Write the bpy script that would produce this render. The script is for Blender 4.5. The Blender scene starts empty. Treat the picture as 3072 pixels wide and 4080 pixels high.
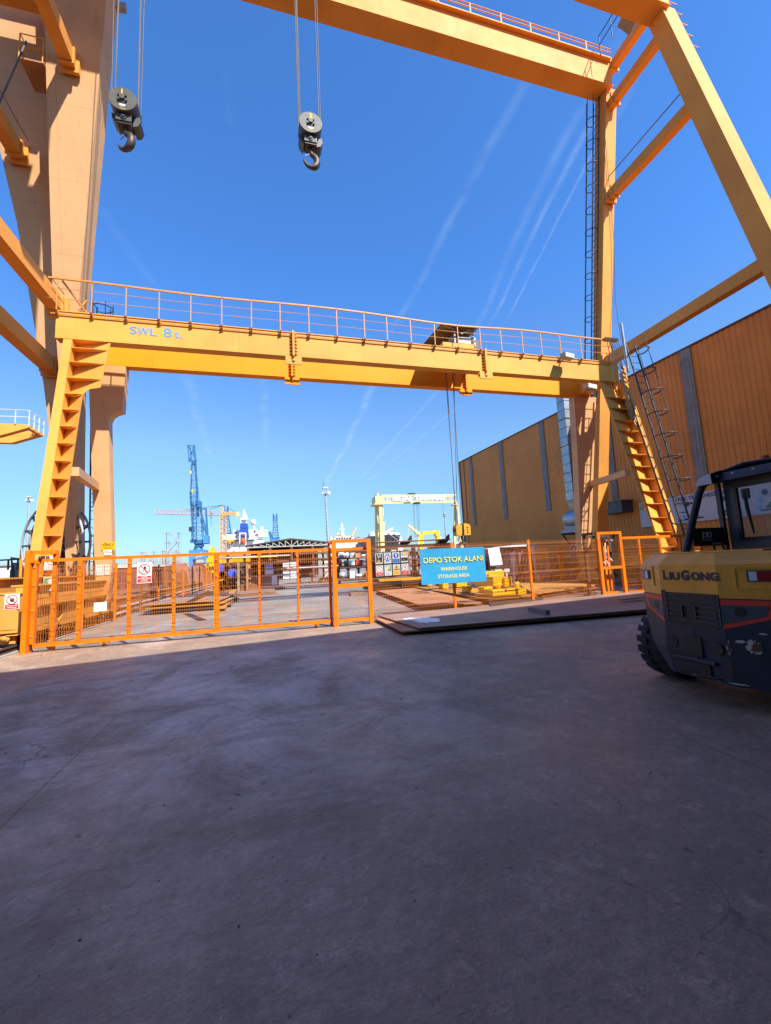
import bpy, math, random
from mathutils import Vector as V, Matrix
random.seed(7)
S = bpy.context.scene
COL = S.collection
R = math.radians
rnd = random.uniform

# ------------------------------------------------------------------ camera
F, PITCH, ROLL, YAW, EYE = 1694.0, R(6.86), R(2.816), R(15.363), 1.56
_f = V((0, math.cos(PITCH), math.sin(PITCH))); _u = V((0, -math.sin(PITCH), math.cos(PITCH))); _r = V((1, 0, 0))
_r, _u = _r*math.cos(ROLL) - _u*math.sin(ROLL), _r*math.sin(ROLL) + _u*math.cos(ROLL)
_Z = Matrix.Rotation(-YAW, 3, 'Z')
_r, _u, _f = _Z @ _r, _Z @ _u, _Z @ _f
C0 = V((0, 0, EYE))
cam = bpy.data.cameras.new('camera'); camo = bpy.data.objects.new('camera', cam); COL.objects.link(camo)
cam.sensor_fit = 'HORIZONTAL'; cam.sensor_width = 36; cam.lens = F/3072*36
cam.clip_start = .05; cam.clip_end = 6000
camo.matrix_world = Matrix(((_r.x, _u.x, -_f.x, 0), (_r.y, _u.y, -_f.y, 0), (_r.z, _u.z, -_f.z, EYE), (0, 0, 0, 1)))
S.camera = camo

# survey helper: where the sight line through a measured point of the photograph meets a real plane n.P = c
def on(u, v, n, c):
    d = _f + _r*((u-1536)/F) - _u*((v-2040)/F); n = V(n)
    return C0 + d*((c - n.dot(C0))/n.dot(d))
def PX(u, v, x): return on(u, v, (1, 0, 0), x)
def PY(u, v, y): return on(u, v, (0, 1, 0), y)
def PZ(u, v, z=0): return on(u, v, (0, 0, 1), z)

# ------------------------------------------------------------------ materials
def srgb(r, g, b):
    f = lambda c: (c/255/12.92 if c/255 <= .04045 else ((c/255+.055)/1.055)**2.4)
    return (f(r), f(g), f(b))
def mat(name, col, rough=.5, metal=0.0, var=.1, scale=1.2, rust=0.0, rustcol=(.13, .045, .018), bump=.0, bscale=40, streak=0.0, spec=.5, dirt=0.0, alpha=None, seam=0.0):
    m = bpy.data.materials.new(name); m.use_nodes = True
    nt = m.node_tree; N = nt.nodes; L = nt.links; N.clear()
    out = N.new('ShaderNodeOutputMaterial'); p = N.new('ShaderNodeBsdfPrincipled'); L.new(p.outputs[0], out.inputs[0])
    p.inputs['Roughness'].default_value = rough; p.inputs['Metallic'].default_value = metal
    p.inputs['Specular IOR Level'].default_value = spec
    geo = N.new('ShaderNodeNewGeometry')
    cur = None
    def noise(sc, det=5, vec=None, rough_=.6):
        n = N.new('ShaderNodeTexNoise'); n.inputs['Scale'].default_value = sc; n.inputs['Detail'].default_value = det
        n.inputs['Roughness'].default_value = rough_; L.new(vec or geo.outputs['Position'], n.inputs['Vector']); return n.outputs[0]
    def ramp(src, a, b):
        r = N.new('ShaderNodeMapRange'); r.inputs['From Min'].default_value = a; r.inputs['From Max'].default_value = b
        L.new(src, r.inputs['Value']); return r.outputs[0]
    def mix(fac, a, b):
        x = N.new('ShaderNodeMix'); x.data_type = 'RGBA'
        if hasattr(fac, 'node'): L.new(fac, x.inputs[0])
        else: x.inputs[0].default_value = fac
        for i, s in ((6, a), (7, b)):
            if hasattr(s, 'node'): L.new(s, x.inputs[i])
            else: x.inputs[i].default_value = (*s, 1)
        return x.outputs[2]
    c = V(col)
    if var:
        cur = mix(ramp(noise(scale), .3, .7), tuple(c*(1-var)), tuple(min(1, q) for q in c*(1+var)))
    else:
        cur = mix(0.0, tuple(c), tuple(c))
    if dirt:
        cur = mix(ramp(noise(scale*.6, 8), .5, .8), cur, tuple(V(col)*(1-dirt)*.7 + V((.06, .05, .04))*dirt))
    if streak:
        mp = N.new('ShaderNodeMapping'); mp.inputs['Scale'].default_value = (9, 9, .35); L.new(geo.outputs['Position'], mp.inputs[0])
        s = ramp(noise(1.0, 6, mp.outputs[0]), .58, .78)
        g2 = ramp(noise(.8, 2), .4, .65)
        mm = N.new('ShaderNodeMath'); mm.operation = 'MULTIPLY'; L.new(s, mm.inputs[0]); L.new(g2, mm.inputs[1])
        m3 = N.new('ShaderNodeMath'); m3.operation = 'MULTIPLY'; m3.inputs[1].default_value = streak; L.new(mm.outputs[0], m3.inputs[0])
        cur = mix(m3.outputs[0], cur, rustcol)
    if rust:
        cur = mix(ramp(noise(scale*5, 8, None, .75), .78-rust*.5, .82-rust*.42), cur, rustcol)
    if seam:
        sx = N.new('ShaderNodeSeparateXYZ'); L.new(geo.outputs['Position'], sx.inputs[0]); ms = None
        for ax, per, o_ in ((0, 3.1, 1.3), (2, 2.6, .9)):
            q = N.new('ShaderNodeMath'); q.operation = 'MULTIPLY_ADD'; q.inputs[1].default_value = 1/per; q.inputs[2].default_value = 100+o_; L.new(sx.outputs[ax], q.inputs[0])
            q2 = N.new('ShaderNodeMath'); q2.operation = 'FRACT'; L.new(q.outputs[0], q2.inputs[0])
            q3 = N.new('ShaderNodeMath'); q3.operation = 'LESS_THAN'; q3.inputs[1].default_value = .016/per; L.new(q2.outputs[0], q3.inputs[0])
            if ms is None: ms = q3.outputs[0]
            else: q4 = N.new('ShaderNodeMath'); q4.operation = 'MAXIMUM'; L.new(ms, q4.inputs[0]); L.new(q3.outputs[0], q4.inputs[1]); ms = q4.outputs[0]
        q5 = N.new('ShaderNodeMath'); q5.operation = 'MULTIPLY'; q5.inputs[1].default_value = seam; L.new(ms, q5.inputs[0]); cur = mix(q5.outputs[0], cur, tuple(V(col)*.45))
    L.new(cur, p.inputs['Base Color'])
    rr = N.new('ShaderNodeMapRange'); rr.inputs['To Min'].default_value = max(0, rough-.1); rr.inputs['To Max'].default_value = min(1, rough+.12)
    L.new(noise(scale*3), rr.inputs['Value']); L.new(rr.outputs[0], p.inputs['Roughness'])
    if bump:
        b = N.new('ShaderNodeBump'); b.inputs['Strength'].default_value = bump; b.inputs['Distance'].default_value = .01 if bscale > 5 else .05
        L.new(noise(bscale, 6), b.inputs['Height']); L.new(b.outputs[0], p.inputs['Normal'])
    if alpha is not None:
        p.inputs['Transmission Weight'].default_value = alpha; p.inputs['IOR'].default_value = 1.1
    return m

M = {}
def mk(k, *a, **b): M[k] = mat(k, *a, **b)
mk('gantry_paint', (.80, .335, .062), .62, var=.07, scale=.35, streak=.35, dirt=.06, spec=.3, seam=.45, bump=.35, bscale=1.1)
mk('pale_paint', (.66, .385, .185), .62, var=.06, scale=.3, streak=.55, dirt=.08, spec=.3, seam=.45, bump=.35, bscale=1.1)
mk('small_paint', (.82, .37, .065), .62, var=.07, scale=.5, streak=.3, dirt=.08, spec=.3, seam=.45, bump=.35, bscale=1.1)
mk('girder_paint', (.86, .30, .0), .62, var=.05, scale=.5, streak=.2, spec=.3, seam=.45, bump=.35, bscale=1.1)
mk('leg_paint', (.70, .33, .07), .62, var=.1, scale=.7, streak=.35, dirt=.15, spec=.3, bump=.35, bscale=1.1)
mk('fence_paint', (.84, .19, .002), .42, var=.08, scale=3, dirt=.12)
mk('wire_paint', (.56, .165, .02), .5, var=.1, scale=3, dirt=.1)
mk('rail_paint', (.60, .27, .06), .5, var=.1, scale=2, rust=.12)
mk('swl_blue', srgb(88, 150, 200), .5, var=.05)
mk('black_steel', (.018, .018, .022), .5, var=.3, scale=3)
mk('dark_steel', (.05, .05, .055), .45, var=.3, scale=3)
mk('rope', (.12, .10, .09), .6, var=.3, scale=5)
mk('hook_steel', (.085, .062, .055), .5, .4, var=.25, scale=6)
mk('block_paint', (.085, .085, .075), .5, var=.2, scale=4, dirt=.3)
mk('yellow_mark', srgb(215, 190, 60), .6, var=.1)
mk('galv', (.36, .38, .41), .38, .75, var=.2, scale=2.5)
mk('galv_dull', (.38, .40, .43), .55, .2, var=.15, scale=1.2)
mk('rust', (.20, .085, .042), .85, var=.35, scale=1.6, bump=.3)
mk('rust_dark', (.085, .045, .03), .85, var=.4, scale=1.5, bump=.3)
mk('rust_tan', (.42, .20, .095), .8, var=.25, scale=.8, dirt=.3, bump=.2)
mk('rust_ochre', (.46, .22, .045), .8, var=.3, scale=.8, dirt=.35, bump=.2)
mk('plate_grey', (.30, .185, .135), .6, var=.25, scale=.9, dirt=.3, bump=.15)
mk('white', (.78, .78, .77), .5, var=.04)
mk('offwhite', (.62, .61, .58), .6, var=.12, scale=2, dirt=.2)
mk('paper', (.82, .82, .80), .7, var=.03)
mk('sign_red', srgb(190, 40, 38), .5, var=.05)
mk('sign_black', (.012, .012, .013), .5, var=.1)
mk('sign_blue', srgb(30, 75, 150), .5, var=.05)
mk('sign_yellow', srgb(225, 160, 30), .5, var=.05)
mk('sign_green', srgb(60, 130, 75), .5, var=.05)
mk('board_blue', srgb(48, 150, 200), .42, var=.09, scale=2, dirt=.12, streak=.15, rustcol=(.16, .2, .2))
mk('letter_yellow', srgb(235, 222, 95), .45, var=.03)
mk('wall_clad', (.69, .25, .03), .55, var=.12, scale=.3, streak=.45, dirt=.12, rustcol=(.25, .09, .03))
mk('wall_flash', (.10, .055, .03), .6, var=.1)
mk('skylight', (.215, .215, .205), .5, var=.18, scale=1.5, dirt=.2)
mk('banner', (.52, .54, .57), .55, var=.05, scale=.6)
mk('banner_blue', srgb(40, 75, 120), .5, var=.05)
mk('banner_sky', srgb(110, 170, 225), .5, var=.05)
mk('olive', srgb(170, 165, 75), .5, var=.1)
mk('concrete_kerb', (.36, .34, .30), .9, var=.2, scale=2, dirt=.4, bump=.4)
mk('crane_blue', srgb(44, 104, 152), .5, var=.12, scale=.3)
mk('crane_sky', srgb(62, 132, 190), .5, var=.1, scale=.2)
mk('tower_tan', srgb(205, 165, 110), .5, var=.1, scale=.3)
mk('tower_pink', srgb(190, 165, 165), .5, var=.08, scale=.3)
mk('crane_yellow', srgb(238, 185, 10), .45, var=.08, scale=1, dirt=.1)
mk('hook_yellow', srgb(205, 150, 35), .55, var=.15, scale=4, dirt=.35, rust=.1)
mk('canopy_tin', (.24, .19, .13), .7, var=.25, scale=3, dirt=.3)
mk('poster', (.50, .50, .50), .4, var=.1)
mk('cream', srgb(225, 200, 140), .5, var=.06, scale=.3)
mk('ship_white', (.80, .80, .78), .45, var=.04, scale=.1)
mk('ship_blue', srgb(35, 75, 170), .45, var=.05, scale=.2)
mk('ship_black', (.012, .014, .022), .5, var=.2, scale=.2)
mk('boat_orange', srgb(215, 85, 45), .5, var=.1, scale=1)
mk('window_dark', (.03, .04, .05), .15, var=.2)
mk('shed_roof', (.075, .055, .05), .7, var=.2, scale=.3)
mk('truss', (.42, .40, .36), .6, var=.1)
mk('shed_dark', (.03, .024, .02), .8, var=.3)
mk('timber', (.30, .21, .12), .8, var=.3, scale=3, bump=.3)
mk('timber_grey', (.20, .17, .15), .85, var=.3, scale=4, bump=.3)
mk('pipe_cap', srgb(50, 95, 215), .4, var=.08, scale=3)
mk('pipe_rust', (.14, .062, .033), .8, var=.35, scale=2, bump=.3)
mk('primer_red', (.17, .055, .045), .7, var=.2, scale=.6, dirt=.2)
mk('primer_pink', (.38, .19, .14), .75, var=.2, scale=.6, dirt=.2)
mk('purple_tarp', (.115, .085, .115), .6, var=.25, scale=1.2)
mk('plastic_white', (.80, .80, .82), .4, var=.05, scale=2)
mk('scaffold', (.42, .42, .41), .5, .3, var=.1)
mk('sea_grey', (.30, .31, .33), .8, var=.15, scale=.1)
# forklift
mk('fl_yellow', (.88, .37, .03), .36, var=.12, scale=3, dirt=.12, streak=.2)
mk('fl_black', (.014, .016, .022), .42, var=.3, scale=4, dirt=.2)
mk('fl_bumper', (.020, .026, .040), .45, var=.35, scale=4, rust=.13, rustcol=(.42, .36, .26), bump=.15)
mk('fl_red', srgb(222, 62, 38), .4, var=.05)
mk('fl_grey', (.055, .062, .075), .45, var=.15)
mk('fl_text', (.03, .02, .035), .5, var=.1)
mk('tyre', (.022, .021, .024), .85, var=.3, scale=8, bump=.3)
mk('lamp_red', srgb(150, 10, 20), .2, var=.05)
mk('lamp_white', (.70, .70, .72), .2, var=.05)
mk('lamp_orange', srgb(230, 90, 15), .25, var=.05)
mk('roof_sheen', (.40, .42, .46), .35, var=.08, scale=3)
mk('glass', (.72, .82, .92), .03, var=0, alpha=.92, spec=.6)
mk('chip', (.50, .46, .36), .7, var=.2, scale=8)
mk('chip_rust', (.17, .065, .03), .85, var=.4, scale=10)
mk('rag', (.62, .60, .58), .9, var=.2)
mk('floodlight', (.30, .30, .29), .4, var=.1)
mk('lamp_glass', (.75, .75, .68), .2, var=.05)

def concrete(name, yard):
    m = bpy.data.materials.new(name); m.use_nodes = True; nt = m.node_tree; N = nt.nodes; L = nt.links; N.clear()
    out = N.new('ShaderNodeOutputMaterial'); p = N.new('ShaderNodeBsdfPrincipled'); L.new(p.outputs[0], out.inputs[0])
    geo = N.new('ShaderNodeNewGeometry'); pos = geo.outputs['Position']
    def noise(sc, det=6, vec=None, ro=.6, dist=0):
        n = N.new('ShaderNodeTexNoise'); n.inputs['Scale'].default_value = sc; n.inputs['Detail'].default_value = det
        n.inputs['Roughness'].default_value = ro; n.inputs['Distortion'].default_value = dist; L.new(vec or pos, n.inputs['Vector']); return n.outputs[0]
    def ramp(src, a, b, c=0., d=1.):
        r = N.new('ShaderNodeMapRange'); r.inputs['From Min'].default_value = a; r.inputs['From Max'].default_value = b
        r.inputs['To Min'].default_value = c; r.inputs['To Max'].default_value = d; L.new(src, r.inputs['Value']); return r.outputs[0]
    def mix(fac, a, b, mode='MIX'):
        x = N.new('ShaderNodeMix'); x.data_type = 'RGBA'; x.blend_type = mode
        if hasattr(fac, 'node'): L.new(fac, x.inputs[0])
        else: x.inputs[0].default_value = fac
        for i, s in ((6, a), (7, b)):
            if hasattr(s, 'node'): L.new(s, x.inputs[i])
            else: x.inputs[i].default_value = (*s, 1)
        return x.outputs[2]
    def mul(a, b):
        q = N.new('ShaderNodeMath'); q.operation = 'MULTIPLY'; L.new(a, q.inputs[0])
        if hasattr(b, 'node'): L.new(b, q.inputs[1])
        else: q.inputs[1].default_value = b
        return q.outputs[0]
    base = (.44, .37, .285) if yard else (.54, .40, .285)
    b = V(base)
    sx = N.new('ShaderNodeSeparateXYZ'); L.new(pos, sx.inputs[0])
    c = mix(ramp(noise(.22, 4), .35, .65), tuple(b*.84), tuple(b*1.14))
    # slab to slab tone
    fl_ = N.new('ShaderNodeVectorMath'); fl_.operation = 'FLOOR'; dv = N.new('ShaderNodeVectorMath'); dv.operation = 'MULTIPLY_ADD'; dv.inputs[1].default_value = (.2, .2, 0); dv.inputs[2].default_value = (100.34, 100.07, 0)
    L.new(pos, dv.inputs[0]); L.new(dv.outputs[0], fl_.inputs[0]); wn = N.new('ShaderNodeTexWhiteNoise'); L.new(fl_.outputs[0], wn.inputs['Vector'])
    c = mix(ramp(wn.outputs['Value'], 0, 1, 0, .28), c, tuple(b*.62))
    c = mix(ramp(noise(.9, 9, None, .72), .36, .60, 0, 1), c, tuple(b*.48))
    c = mix(ramp(noise(.16, 3, None, .5, .6), .46, .66, 0, .38), c, (b.x*.96, b.y*.78, b.z*.68))      # reddish rust dust
    c = mix(ramp(noise(.27, 6, None, .68, .9), .52, .68, 0, .85), c, (b.x*1.45, b.y*1.55, b.z*1.8))   # pale worn surface
    c = mix(ramp(noise(5.5, 9, None, .78), .40, .62, 0, .8), c, tuple(b*.5))                         # fine mottling
    c = mix(ramp(noise(3.1, 10, None, .82), .50, .535, 0, .42), c, tuple(b*.5))                         # flaked skin, sharp edged
    c = mix(ramp(noise(4.7, 10, None, .85, .5), .55, .59, 0, .24), c, tuple(b*1.45))
    c = mix(ramp(noise(15, 8, None, .8), .54, .58, 0, .5), c, tuple(b*.42))
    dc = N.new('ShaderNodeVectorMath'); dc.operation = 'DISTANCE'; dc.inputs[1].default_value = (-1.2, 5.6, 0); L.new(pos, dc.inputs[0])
    c = mix(mul(ramp(dc.outputs['Value'], 1.2, 4.6, 1, 0), ramp(noise(.8, 9, None, .75, .6), .42, .60, 0, .8)), c, (b.x*1.35, b.y*1.5, b.z*1.8))   # pale bluish patch around one spot, broken up by noise
    c = mix(ramp(noise(.42, 7, None, .7, .8), .56, .65, 0, .65), c, tuple(b*.38))                     # big oil stains
    c = mix(ramp(noise(2.2, 9, None, .8, 1.2), .58, .66, 0, .6), c, tuple(b*.4))
    c = mix(ramp(noise(9, 4, None, .6, .4), .66, .71, 0, .85), c, tuple(b*.2))                        # dark spots
    c = mix(ramp(noise(26, 3), .65, .72, 0, .7), c, tuple(b*.35))
    c = mix(ramp(noise(70, 4), .5, .75, 0, .55), c, tuple(b*.45)); c = mix(ramp(noise(55, 3), .64, .76, 0, .5), c, tuple(b*1.7))   # grit
    # tyre marks: straight streaks in three directions and turning arcs
    for ang, sc in ((.5, 1), (-.25, 1.3), (1.35, .9)):
        mp = N.new('ShaderNodeMapping'); mp.inputs['Rotation'].default_value = (0, 0, ang); mp.inputs['Scale'].default_value = (.16*sc, 3.2*sc, 1); L.new(pos, mp.inputs[0])
        c = mix(ramp(noise(1.0, 8, mp.outputs[0], .72, .3), .54, .70, 0, .55), c, tuple(b*.46))
    for (ax, ay, per) in ((-9.0, 1.0, 2.9), (7.5, 9.5, 3.7)):
        dd = N.new('ShaderNodeVectorMath'); dd.operation = 'DISTANCE'; dd.inputs[1].default_value = (ax, ay, 0); L.new(pos, dd.inputs[0])
        w1 = N.new('ShaderNodeMath'); w1.operation = 'MULTIPLY_ADD'; w1.inputs[1].default_value = 1/per; L.new(dd.outputs['Value'], w1.inputs[0]); L.new(ramp(noise(.5, 3), 0, 1, -.12, .12), w1.inputs[2])
        w2 = N.new('ShaderNodeMath'); w2.operation = 'FRACT'; L.new(w1.outputs[0], w2.inputs[0])
        w3 = N.new('ShaderNodeMath'); w3.operation = 'PINGPONG'; w3.inputs[1].default_value = .5; L.new(w2.outputs[0], w3.inputs[0])
        c = mix(mul(mul(ramp(w3.outputs[0], .05, .085, 1, 0), ramp(noise(.6, 3), .48, .62)), ramp(noise(12, 3), .25, .6, .2, .6)), c, tuple(b*.36))
    # cracks
    vo = N.new('ShaderNodeTexVoronoi'); vo.feature = 'DISTANCE_TO_EDGE'; vo.inputs['Scale'].default_value = .33
    nz = N.new('ShaderNodeTexNoise'); nz.inputs['Scale'].default_value = 1.1; nz.inputs['Detail'].default_value = 6; L.new(pos, nz.inputs['Vector'])
    ad = N.new('ShaderNodeVectorMath'); ad.operation = 'MULTIPLY_ADD'; ad.inputs[1].default_value = (1.1, 1.1, 0); L.new(nz.outputs['Color'], ad.inputs[0]); L.new(pos, ad.inputs[2]); L.new(ad.outputs[0], vo.inputs['Vector'])
    ck = mul(ramp(vo.outputs['Distance'], .0, .004, 1, 0), ramp(noise(.5, 3), .50, .62))
    c = mix(mul(ck, .75), c, tuple(b*.25))
    # saw-cut joints every 5 m
    js = []
    for ax, off in ((0, 1.7), (1, .35)):
        a = N.new('ShaderNodeMath'); a.operation = 'ADD'; a.inputs[1].default_value = 500+off; L.new(sx.outputs[ax], a.inputs[0])
        o = N.new('ShaderNodeMath'); o.operation = 'MODULO'; o.inputs[1].default_value = 5.0; L.new(a.outputs[0], o.inputs[0])
        s_ = N.new('ShaderNodeMath'); s_.operation = 'LESS_THAN'; s_.inputs[1].default_value = .014; L.new(o.outputs[0], s_.inputs[0]); js.append(s_.outputs[0])
    mx = N.new('ShaderNodeMath'); mx.operation = 'MAXIMUM'; L.new(js[0], mx.inputs[0]); L.new(js[1], mx.inputs[1])
    c = mix(mul(mul(mx.outputs[0], .7), ramp(noise(.7, 4), .38, .55)), c, tuple(b*.25))
    L.new(c, p.inputs['Base Color'])
    L.new(ramp(noise(.5, 6), .35, .65, .33, .8), p.inputs['Roughness'])
    p.inputs['Specular IOR Level'].default_value = .5
    bp = N.new('ShaderNodeBump'); bp.inputs['Strength'].default_value = .8; bp.inputs['Distance'].default_value = .02
    L.new(noise(14, 8, None, .7), bp.inputs['Height'])
    b2 = N.new('ShaderNodeBump'); b2.inputs['Strength'].default_value = .35; b2.inputs['Distance'].default_value = .05
    L.new(noise(1.6, 4), b2.inputs['Height']); L.new(bp.outputs[0], b2.inputs['Normal']); L.new(b2.outputs[0], p.inputs['Normal'])
    return m
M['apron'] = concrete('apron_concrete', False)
M['yard'] = concrete('yard_concrete', True)

# ------------------------------------------------------------------ geometry helpers
def origin_of(o):
    v = V((0, 0, 0))
    while o is not None:
        v = v + o.location; o = o.parent
    return v
class MB:
    def __init__(s, m=None): s.v = []; s.f = []; s.m = []; s.sm = []; s.cur = m
    def face(s, pts, m=None, smooth=False):
        i = len(s.v); s.v += [V(p) for p in pts]; s.f.append(tuple(range(i, i+len(pts)))); s.m.append(m or s.cur); s.sm.append(smooth)
    def grid(s, rows, m=None, smooth=False, close=False):       # rows of equal length -> quads
        i = len(s.v); n = len(rows[0])
        for r in rows: s.v += [V(p) for p in r]
        for a in range(len(rows)-1):
            for b in range(n if close else n-1):
                c = (b+1) % n
                s.f.append((i+a*n+b, i+a*n+c, i+(a+1)*n+c, i+(a+1)*n+b)); s.m.append(m or s.cur); s.sm.append(smooth)
    def hexa(s, p, m=None):     # 8 corners: bottom loop 0-3, top loop 4-7
        i = len(s.v); s.v += [V(q) for q in p]
        for f in ((3, 2, 1, 0), (4, 5, 6, 7), (0, 1, 5, 4), (1, 2, 6, 5), (2, 3, 7, 6), (3, 0, 4, 7)):
            s.f.append(tuple(i+k for k in f)); s.m.append(m or s.cur); s.sm.append(False)
    def box(s, a, b, m=None):
        x0, y0, z0 = (min(a[k], b[k]) for k in range(3)); x1, y1, z1 = (max(a[k], b[k]) for k in range(3))
        s.hexa([(x0, y0, z0), (x1, y0, z0), (x1, y1, z0), (x0, y1, z0), (x0, y0, z1), (x1, y0, z1), (x1, y1, z1), (x0, y1, z1)], m)
    def cbox(s, c, d, m=None, rz=0):
        h = V(d)/2; c = V(c); q = []
        for z in (-h.z, h.z):
            for x, y in ((-h.x, -h.y), (h.x, -h.y), (h.x, h.y), (-h.x, h.y)):
                q.append((c.x+x*math.cos(rz)-y*math.sin(rz), c.y+x*math.sin(rz)+y*math.cos(rz), c.z+z))
        s.hexa(q, m)
    def beam(s, a, b, w, h, up=(0, 0, 1), m=None, w2=None, h2=None):
        a = V(a); b = V(b); d = (b-a).normalized(); up = V(up)
        if abs(d.dot(up.normalized())) > .999: up = V((0, 1, 0)) if abs(d.y) < .9 else V((1, 0, 0))
        x = d.cross(up).normalized(); y = x.cross(d).normalized(); w2 = w if w2 is None else w2; h2 = h if h2 is None else h2
        q = [a+x*sx*w/2+y*sy*h/2 for sx, sy in ((-1, -1), (1, -1), (1, 1), (-1, 1))] + [b+x*sx*w2/2+y*sy*h2/2 for sx, sy in ((-1, -1), (1, -1), (1, 1), (-1, 1))]
        s.hexa(q, m)
    def tube(s, pts, r, n=8, m=None, cap=True, closed=False, smooth=True):
        pts = [V(p) for p in pts]; k = len(pts); rs = r if isinstance(r, (list, tuple)) else [r]*k
        rows = []; prev = None
        for i, p in enumerate(pts):
            if closed: t = (pts[(i+1) % k]-pts[i-1]).normalized()
            else: t = (pts[min(i+1, k-1)]-pts[max(i-1, 0)]).normalized()
            if prev is None:
                a = V((0, 0, 1)) if abs(t.z) < .9 else V((1, 0, 0)); x = t.cross(a).normalized()
            else:
                x = prev - t*prev.dot(t)
                x = x.normalized() if x.length > 1e-6 else t.orthogonal().normalized()
            prev = x; y = t.cross(x)
            rows.append([p+x*rs[i]*math.cos(2*math.pi*j/n)+y*rs[i]*math.sin(2*math.pi*j/n) for j in range(n)])
        if closed: rows.append(rows[0])
        s.grid(rows, m, smooth, True)
        if cap and not closed:
            s.face(rows[0][::-1], m); s.face(rows[-1], m)
    def prism(s, poly, off, m=None):
        off = V(off); a = [V(p) for p in poly]; b = [p+off for p in a]; n = len(a)
        s.face(a[::-1], m); s.face(b, m)
        for i in range(n): s.face([a[i], a[(i+1) % n], b[(i+1) % n], b[i]], m)
    def lathe(s, c, axis, prof, n=32, m=None, smooth=True, a0=0, a1=2*math.pi):   # prof: (along, radius)
        c = V(c); ax = V(axis).normalized(); x = ax.orthogonal().normalized(); y = ax.cross(x)
        rows = [[c+ax*t+(x*math.cos(a0+(a1-a0)*j/n)+y*math.sin(a0+(a1-a0)*j/n))*r for j in range(n)] for t, r in prof]
        s.grid(rows, m, smooth, True)
    def disc(s, c, axis, r, t, n=24, m=None): s.lathe(c, axis, [(0, 0.0001), (0, r), (t, r), (t, .0001)], n, m, False)
    def build(s, name, parent=None, loc=None, bevel=0, label=None):
        me = bpy.data.meshes.new(name)
        if parent is not None: o0 = origin_of(parent)
        elif loc is not None: o0 = V(loc)
        else:
            lo = V([min(v[k] for v in s.v) for k in range(3)]); hi = V([max(v[k] for v in s.v) for k in range(3)]); o0 = V(((lo.x+hi.x)/2, (lo.y+hi.y)/2, lo.z))
        me.from_pydata([tuple(v-o0) for v in s.v], [], s.f)
        ks = []
        for k in s.m:
            if k not in ks: ks.append(k)
        for k in ks: me.materials.append(M[k])
        me.polygons.foreach_set('material_index', [ks.index(k) for k in s.m])
        me.polygons.foreach_set('use_smooth', s.sm); me.update()
        o = bpy.data.objects.new(name, me); COL.objects.link(o)
        if parent is not None: o.parent = parent
        else: o.location = o0
        if bevel:
            b = o.modifiers.new('bevel', 'BEVEL'); b.width = bevel; b.segments = 2; b.limit_method = 'ANGLE'; b.angle_limit = R(40)
        if label: o['label'] = label
        return o
def tag(o, label, cat, group=None):
    o['label'] = label; o['category'] = cat
    if group: o['group'] = group
    return o
def thing(name, label, cat, loc=(0, 0, 0), group=None):
    o = bpy.data.objects.new(name, None); COL.objects.link(o); o.location = loc; o.empty_display_size = .3
    return tag(o, label, cat, group)
def struct(o, kind='structure'): o['kind'] = kind; return o
def dup(root, loc, label=None, group=None, rz=None):
    r = root.copy(); COL.objects.link(r); r.location = loc
    if rz is not None: r.rotation_euler = (0, 0, rz)
    if label: r['label'] = label
    if group: r['group'] = group
    for ch in list(root.children):
        c = ch.copy(); COL.objects.link(c); c.parent = r
        for g in ch.children:
            d = g.copy(); COL.objects.link(d); d.parent = c
    return r
def text(mb, body, p, xd, yd, h, m, width=None, bold=.0, depth=.004, align='L', vsquash=None, shear=0):
    """letters standing on the baseline point p; h is the capital height"""
    cu = bpy.data.curves.new('t', 'FONT'); cu.body = body; cu.size = 1; cu.offset = bold; cu.extrude = .5; cu.resolution_u = 3; cu.shear = shear
    o = bpy.data.objects.new('t', cu); COL.objects.link(o); bpy.context.view_layer.update()
    me = bpy.data.meshes.new_from_object(o.evaluated_get(bpy.context.evaluated_depsgraph_get()))
    xs = [v.co.x for v in me.vertices]; x0, x1 = min(xs), max(xs); w = x1-x0
    k = h/.69; kx = k if width is None else width/w
    xd = V(xd).normalized(); yd = V(yd).normalized(); nd = xd.cross(yd); p = V(p)
    if align == 'C': p = p - xd*(w*kx/2)
    i0 = len(mb.v)
    for v in me.vertices: mb.v.append(p + xd*((v.co.x-x0)*kx) + yd*(v.co.y*k) + nd*((v.co.z+.5)*depth))
    for f in me.polygons: mb.f.append(tuple(i0+i for i in f.vertices)); mb.m.append(m); mb.sm.append(False)
    bpy.data.objects.remove(o); bpy.data.curves.remove(cu); bpy.data.meshes.remove(me)
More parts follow.
